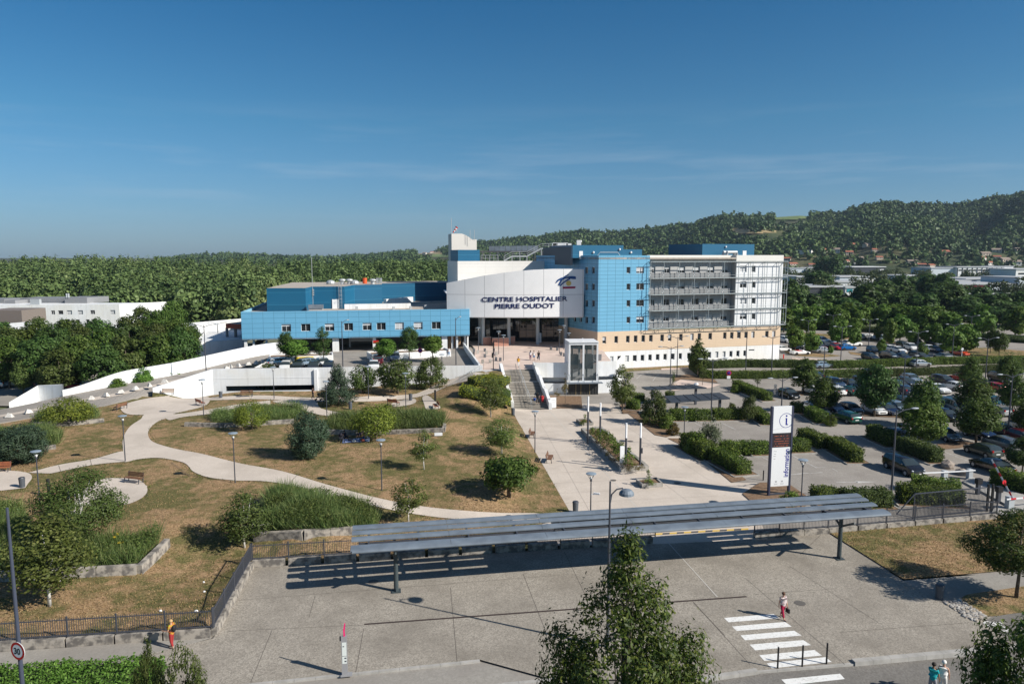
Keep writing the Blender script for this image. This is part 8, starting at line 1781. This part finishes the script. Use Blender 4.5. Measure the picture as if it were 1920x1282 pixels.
    mb = MB(); c = hd+V(0,.02,.055); mb.sph(tuple(c), (.105*k,.118*k,.10*k), 12, 8)
    if long_hair: mb.tube([hd+V(0,.06,.05), hd+V(0,.09,-.10), hd+V(0,.09,-.26)], [.085*k,.09*k,.05*k], 8)
    mb.build('hair' if not cap else 'cap', mat('hair', hair, .7), r, True)
    for s in (-1, 1):
        if not sit or True: mb = MB(); mb.sph(tuple(hd+V(.034*s,-.088,.015)), (.012*k,.008*k,.009*k), 6, 4); mb.build('eye', BLACK, r)
        mb = MB(); mb.sph(tuple(legs[(s+1)//2][3]+V(0,.05,0)), (.05*k,.13*k,.042*k), 8, 5); mb.build('shoe', mat('shoe', (.08,.06,.05), .6), r)
    if bag: hn, f, s = hands[1]; b = MB(); b.box(tuple(hn+V(.03*s,0,-.26)), (.10,.30,.24)); b.tube([hn+V(.03*s,-.1,-.15), hn+V(.02*s,0,0), hn+V(.03*s,.1,-.15)], .012, 5); bo = b.build('handbag', mat('bag', bag, .5)); bo.location = Vector(loc); bo.rotation_euler = (0,0,rz); tag(bo, 'black handbag in the hand of the woman on the crossing' if fingers else 'black shoulder bag of the person in black on the plaza', 'bag')
    if pack: b = MB(); b.sph(tuple(V(0,fwd*.5+.19,hz+.30)), (.15*k,.10*k,.22*k), 10, 8); bo = b.build('backpack', mat('pack', pack, .6)); bo.location = Vector(loc); bo.rotation_euler = (0,0,rz); tag(bo, 'small black backpack on the woman reading her phone', 'backpack')
    return r
person(G(1467,1159), .35, 'woman in patterned white blouse and crimson trousers stepping onto the crossing', 1.66, .3, ((-.25,.15),(.15,.15)), (.62,.58,.55), (.33,.012,.05), (.10,.05,.03), bag=(.02,.02,.022), fingers=True, top2=(.35,.25,.27))
person(G(323,1214), -1.75, 'woman in a bright orange and red dress looking at her phone by the fence', 1.66, .08, ((.25,1.3),(.2,1.35)), (.60,.12,.04), (.30,.03,.03), (.45,.30,.14), dress=False, fingers=True, pack=(.015,.015,.018), top2=(.30,.35,.03), skin=SKIN)
person(G(1747,1303,-.1), 2.2, 'man in a teal shirt walking at the bottom edge with his arm out', 1.74, .25, ((.2,.2),(.9,.4)), (.01,.33,.36), (.25,.25,.27), (.02,.015,.012), fingers=True, skin=SKIND)
person(G(1766,1300,-.1), 2.4, 'man in a white tank top and white cap at the bottom edge', 1.78, .2, ((.1,.3),(.1,.3)), (.75,.74,.72), (.6,.58,.55), (.7,.68,.64), bare=True, fingers=True, cap=True)
z5 = PZ(.0)
for x, y, z, rz, lab, kw in ((1002.5,761,.0,2.9,'child in blue at the foot of the stairs',dict(h=1.45,top=(.02,.12,.45),low=(.02,.1,.4),hair=(.02,.015,.01),stride=.2)),(1008,757,.6,2.8,'dark dressed person behind the child on the stairs',dict(h=1.68,top=(.015,.015,.018),low=(.02,.02,.025),hair=(.02,.015,.01),long_hair=True,stride=.3)),
    (1017,759,.3,2.9,'woman in a coral red tunic going up the stairs',dict(h=1.62,top=(.60,.04,.05),low=(.5,.04,.05),hair=(.05,.02,.015),dress='match',stride=.2)),(972,688,3.8,.2,'woman in an orange top at the top of the stairs',dict(h=1.68,top=(.62,.32,.03),low=(.7,.68,.65),hair=(.06,.03,.02),long_hair=True,stride=.2)),
    (994.5,674.5,3.8,3.1,'dark haired woman in white and purple, left of three on the plaza',dict(h=1.65,top=(.7,.68,.7),low=(.12,.03,.10),hair=(.015,.01,.01),long_hair=True)),(1001,676,3.8,3.0,'man in white with blue shorts, middle of three on the plaza',dict(h=1.76,top=(.72,.68,.66),low=(.10,.22,.40),shorts=True,hair=(.10,.06,.04))),
    (1010,676,3.8,2.9,'person in black with a shoulder bag, right of three on the plaza',dict(h=1.68,top=(.015,.015,.018),low=(.03,.05,.09),hair=(.02,.012,.01),bag=(.01,.01,.012))),(926,668,3.8,1.2,'man in dark clothes strolling among the stone cubes',dict(h=1.75,top=(.02,.025,.04),low=(.02,.03,.06),hair=(.02,.015,.01))),
    (842,668,3.6,.5,'person in white by the right deck ramp',dict(h=1.7,top=(.75,.74,.74),low=(.2,.3,.45),hair=(.1,.05,.03))),(1008,641,3.8,3.0,'person in pale clothes beside the white panel at the doors',dict(h=1.7,top=(.55,.6,.65),low=(.3,.35,.45),hair=(.05,.03,.02))),
    (1212,991,.0,.4,'red haired person mostly hidden behind the canopy roof',dict(h=1.68,top=(.02,.02,.025),low=(.02,.02,.03),hair=(.45,.09,.02))),(1408,984,.0,-.5,'dark haired person mostly hidden behind the right part of the canopy',dict(h=1.66,top=(.05,.03,.05),low=(.02,.02,.03),hair=(.03,.012,.02)))):
    person(G(x, y, z), rz, lab, **kw)
person(P(587,749)+Vector((0,0,.05)), 1.6, 'person in dark clothes pushing a pushchair on the upper path', h=1.68, top=(.02,.018,.02), low=(.02,.02,.025), hair=(.02,.012,.01), arms=((.5,.5),(.5,.5)))
def pushchair(loc, rz, label):
    r = thing('pushchair', label, 'pushchair', loc, rz)
    for x in (-.22,.22):
        for y in (-.35,.35): mb = MB(); mb.tube([(x-.02,y,.13),(x+.02,y,.13)], .13, 10); mb.build('wheel', RUBBER, r)
    mb = MB()
    for x in (-.2,.2): mb.bar((x,-.35,.14),(x,.45,1.0), .03); mb.bar((x,.35,.14),(x,-.1,.6), .03)
    mb.bar((-.2,.45,1.0),(.2,.45,1.0), .035); mb.build('chassis', STEEL, r)
    mb = MB(); mb.box((0,-.05,.5), (.36,.42,.08)); mb.box((0,.2,.75), (.36,.07,.5)); mb.build('seat', mat('pram_cloth', (.02,.02,.03), .8), r); mb = MB(); mb.sph((0,.06,.85), (.2,.25,.2), 8, 6); mb.build('hood', mat('pram_cloth', (.02,.02,.03), .8), r)
pushchair(P(597,751)+Vector((0,0,.05)), -1.6, 'dark pushchair on the upper path beside the spruce')
# picnic under the yellow green tree
c = P(668,826); mb = MB(); n = 10
rng = np.random.default_rng(2); vs = []
for i in range(n+1):
    for j in range(n+1): x, y = (i/n-.5)*3.0, (j/n-.5)*1.7; q = c+E1*x+E2*y; vs.append((q.x, q.y, T(q.x, q.y)+.06+.03*rng.uniform()))
mb.add(vs, [(i*(n+1)+j, (i+1)*(n+1)+j, (i+1)*(n+1)+j+1, i*(n+1)+j+1) for i in range(n) for j in range(n)]); tag(mb.build('picnic_blanket', mat('blanket_blue', (.06,.12,.34), .9, (.35,.40,.55), 2.2)), 'rumpled blue and white picnic blanket under the yellow green tree', 'blanket')
for x, y, rz, lab, kw in ((646,822,.8,'person in dark clothes sitting at the left of the picnic',dict(top=(.03,.03,.05),low=(.02,.02,.03),hair=(.03,.02,.015))),(676,817,-.3,'person in purple sitting at the back of the picnic',dict(top=(.10,.05,.18),low=(.03,.03,.05),hair=(.04,.02,.015))),(688,823,-1.,'person in white sitting at the right of the picnic',dict(top=(.7,.7,.72),low=(.05,.07,.15),hair=(.06,.04,.03)))): person(P(x, y)+Vector((0,0,.05)), rz, lab, h=1.65, sit=True, arms=((.4,.7),(.3,.8)), **kw)
pushchair(P(640,829), .6, 'dark pushchair parked at the left of the picnic blanket')
for x, y, s, col_, lab in ((657,827,.3,(.05,.06,.09),'dark bag lying on the picnic blanket'),(664,829,.25,(.55,.55,.55),'white bag at the front of the picnic blanket'),(680,828,.28,(.30,.08,.05),'reddish bag at the right of the picnic blanket')): p = P(x, y); mb = MB(); mb.sph((p.x,p.y,p.z+s*.6), (s,s*.7,s*.6), 8, 6); tag(mb.build('picnic_bag', mat('bag_cloth', col_, .8)), lab, 'bag')
for x, y in ((1130/3.98,0),): pass
for x, y, s in ((368,1147,.13),(383,1110,.09),(382,1092,.08),(301,1146,.1)): p = P(x, y); mb = MB(); mb.sph((p.x,p.y,p.z+.05), (s,s*.6,s*.8), 7, 5); tag(mb.build('litter', WHITE2), 'scrap of white litter in the grass inside the slanting fence', 'litter', 'litter by the fence')
# ---------------------------------------------------------------- grass tufts on the lawns and ragged green path edges
def tufts(name, XY, hs, mats, rng, wd=.35):
    Z = np.array([T(x, y) for x, y in XY]); n = len(XY); A = unit(np.stack([rng.normal(size=n)*.5, rng.normal(size=n)*.5, np.ones(n)], 1)); hh = hs*rng.uniform(.5,1.4,n)
    C = np.stack([XY[:,0], XY[:,1], Z], 1)+A*(hh*.4)[:,None]; N = unit(rng.normal(size=(n,3))*np.array([1,1,.2])); N = unit(N-(N*A).sum(1,keepdims=True)*A)
    return link(name, quads(name, C, N, hh, wd, mats, rng, A))
L_DRY = leafmat('leaf_dry_grass', (.20,.14,.07), (.33,.25,.14), (.44,.35,.20), trans=.1, rough=.8, scale=.5, spec=.05)
L_TURF = leafmat('leaf_green_grass', (.045,.065,.018), (.085,.105,.032), (.16,.16,.06), trans=.15, rough=.7, scale=.5, spec=.1)
rng = np.random.default_rng(21); PATHS = [o for o in SC.objects if o.name.split('.')[0] in ('park_path','upper_path','round_terrace','left_terrace')]
from mathutils.bvhtree import BVHTree
tv, tf = [], []
for o in PATHS:
    k = len(tv); tv += [(v.co.x, v.co.y, 0) for v in o.data.vertices]; tf += [tuple(i+k for i in p.vertices) for p in o.data.polygons]
bv = BVHTree.FromPolygons(tv, tf)
on_path = lambda x, y: bv.ray_cast(Vector((x, y, 5)), Vector((0,0,-1)))[0] is not None
L1 = []; xs = [p[0] for p in PARK]; 
while len(L1) < 26000:
    px, py = rng.uniform(-20, 1080), 735+430*rng.uniform()**.75; g = G(px, py, .9)
    if inpoly(g.x, g.y, PARK) and not on_path(g.x, g.y): L1.append((g.x, g.y))
L1 = np.array(L1); g_ = np.sin(L1[:,0]*.31+1.)+np.sin(L1[:,1]*.27)+np.sin((L1[:,0]+L1[:,1])*.13)+rng.normal(size=len(L1))*.7
tag(tufts('dry_grass', L1[g_ < .6], .11, L_DRY, rng), 'short dry straw coloured grass on the park lawn', 'grass', kind='stuff'); tag(tufts('green_grass', L1[g_ >= .6], .12, L_TURF, rng), 'greener grass patches on the park lawn', 'grass', kind='stuff')
E = []
for o in PATHS:
    cnt = {}
    for p in o.data.polygons:
        for a, c in p.edge_keys: cnt[(a,c)] = cnt.get((a,c), 0)+1
    for (a, c), k in cnt.items():
        if k > 1: continue
        p, q = o.data.vertices[a].co, o.data.vertices[c].co; L = (q-p).length
        for _ in range(int(L*11)+1):
            r = p.lerp(q, rng.uniform()); x, y = r.x+rng.normal()*.22, r.y+rng.normal()*.22
            if not on_path(x, y) and inpoly(x, y, PARK): E.append((x, y))
            elif on_path(x, y) and rng.uniform() < .10 and not on_path(x+.25, y) : E.append((x, y))
tag(tufts('edge_grass', np.array(E), .16, L_TURF, rng), 'greener grass growing along the path edges', 'grass', kind='stuff')
gz2 = []
rl2 = wp([(1556,1000),(1640,993),(1760,980),(1860,968),(1930,960),(1930,1068),(1870,1072),(1694,1087)])
while len(gz2) < 5000:
    px, py = rng.uniform(1550, 1930), rng.uniform(960, 1090); g = G(px, py)
    if inpoly(g.x, g.y, rl2): gz2.append((g.x, g.y))
o = tufts('dry_grass', np.array(gz2), .11, L_DRY, rng); o.location.z = .07; tag(o, 'short dry grass on the lawn right of the canopy', 'grass', kind='stuff')
# faint joints and wear on the esplanade
jl = []
for k in range(11):
    t = k/10; a = (966+104*t, 775+187*t); jl.append((a, (a[0]+60+ (330-60)*t, a[1]-4-12*t)))
strip('paving_joints', jl, .03, mat('esplanade_joint', (.33,.29,.25), .9), .018)
strip('paving_joints', [((1060,768),(1290,940)),((1000,768),(1120,985)),((1120,764),(1330,900))], .03, mat('esplanade_joint', (.33,.29,.25), .9), .0185)
mb = MB()
for x, y, r in ((1182,827,.35),(1150,900,.3),(1010,900,.25),(1270,905,.35),(700,1090,.35),(1120,1130,.4),(1500,1130,.35)): p = G(x, y, .018+.004*(y < 1000)); mb.disc(tuple(p), r, (0,0,1), 18)
struct('manhole_cover', mb.build('manhole_cover', mat('cast_iron', (.12,.11,.10), .7)))
# ---------------------------------------------------------------- light summer haze
m = bpy.data.materials.new('summer_haze'); m.use_nodes = True; hnt = m.node_tree; hnt.nodes.remove(hnt.nodes['Principled BSDF'])
pv = hnt.nodes.new('ShaderNodeVolumePrincipled'); pv.inputs['Color'].default_value = (.62,.80,1.,1); pv.inputs['Density'].default_value = 0.6e-4; pv.inputs['Anisotropy'].default_value = .2
hnt.links.new(pv.outputs[0], hnt.nodes['Material Output'].inputs['Volume'])
mb = MB(); mb.box((0,2500-150,119.), (10900,5900+300,240.)); o = mb.build('haze', m); o['kind'] = 'stuff'; o['label'] = 'pale blue summer haze in the valley air'
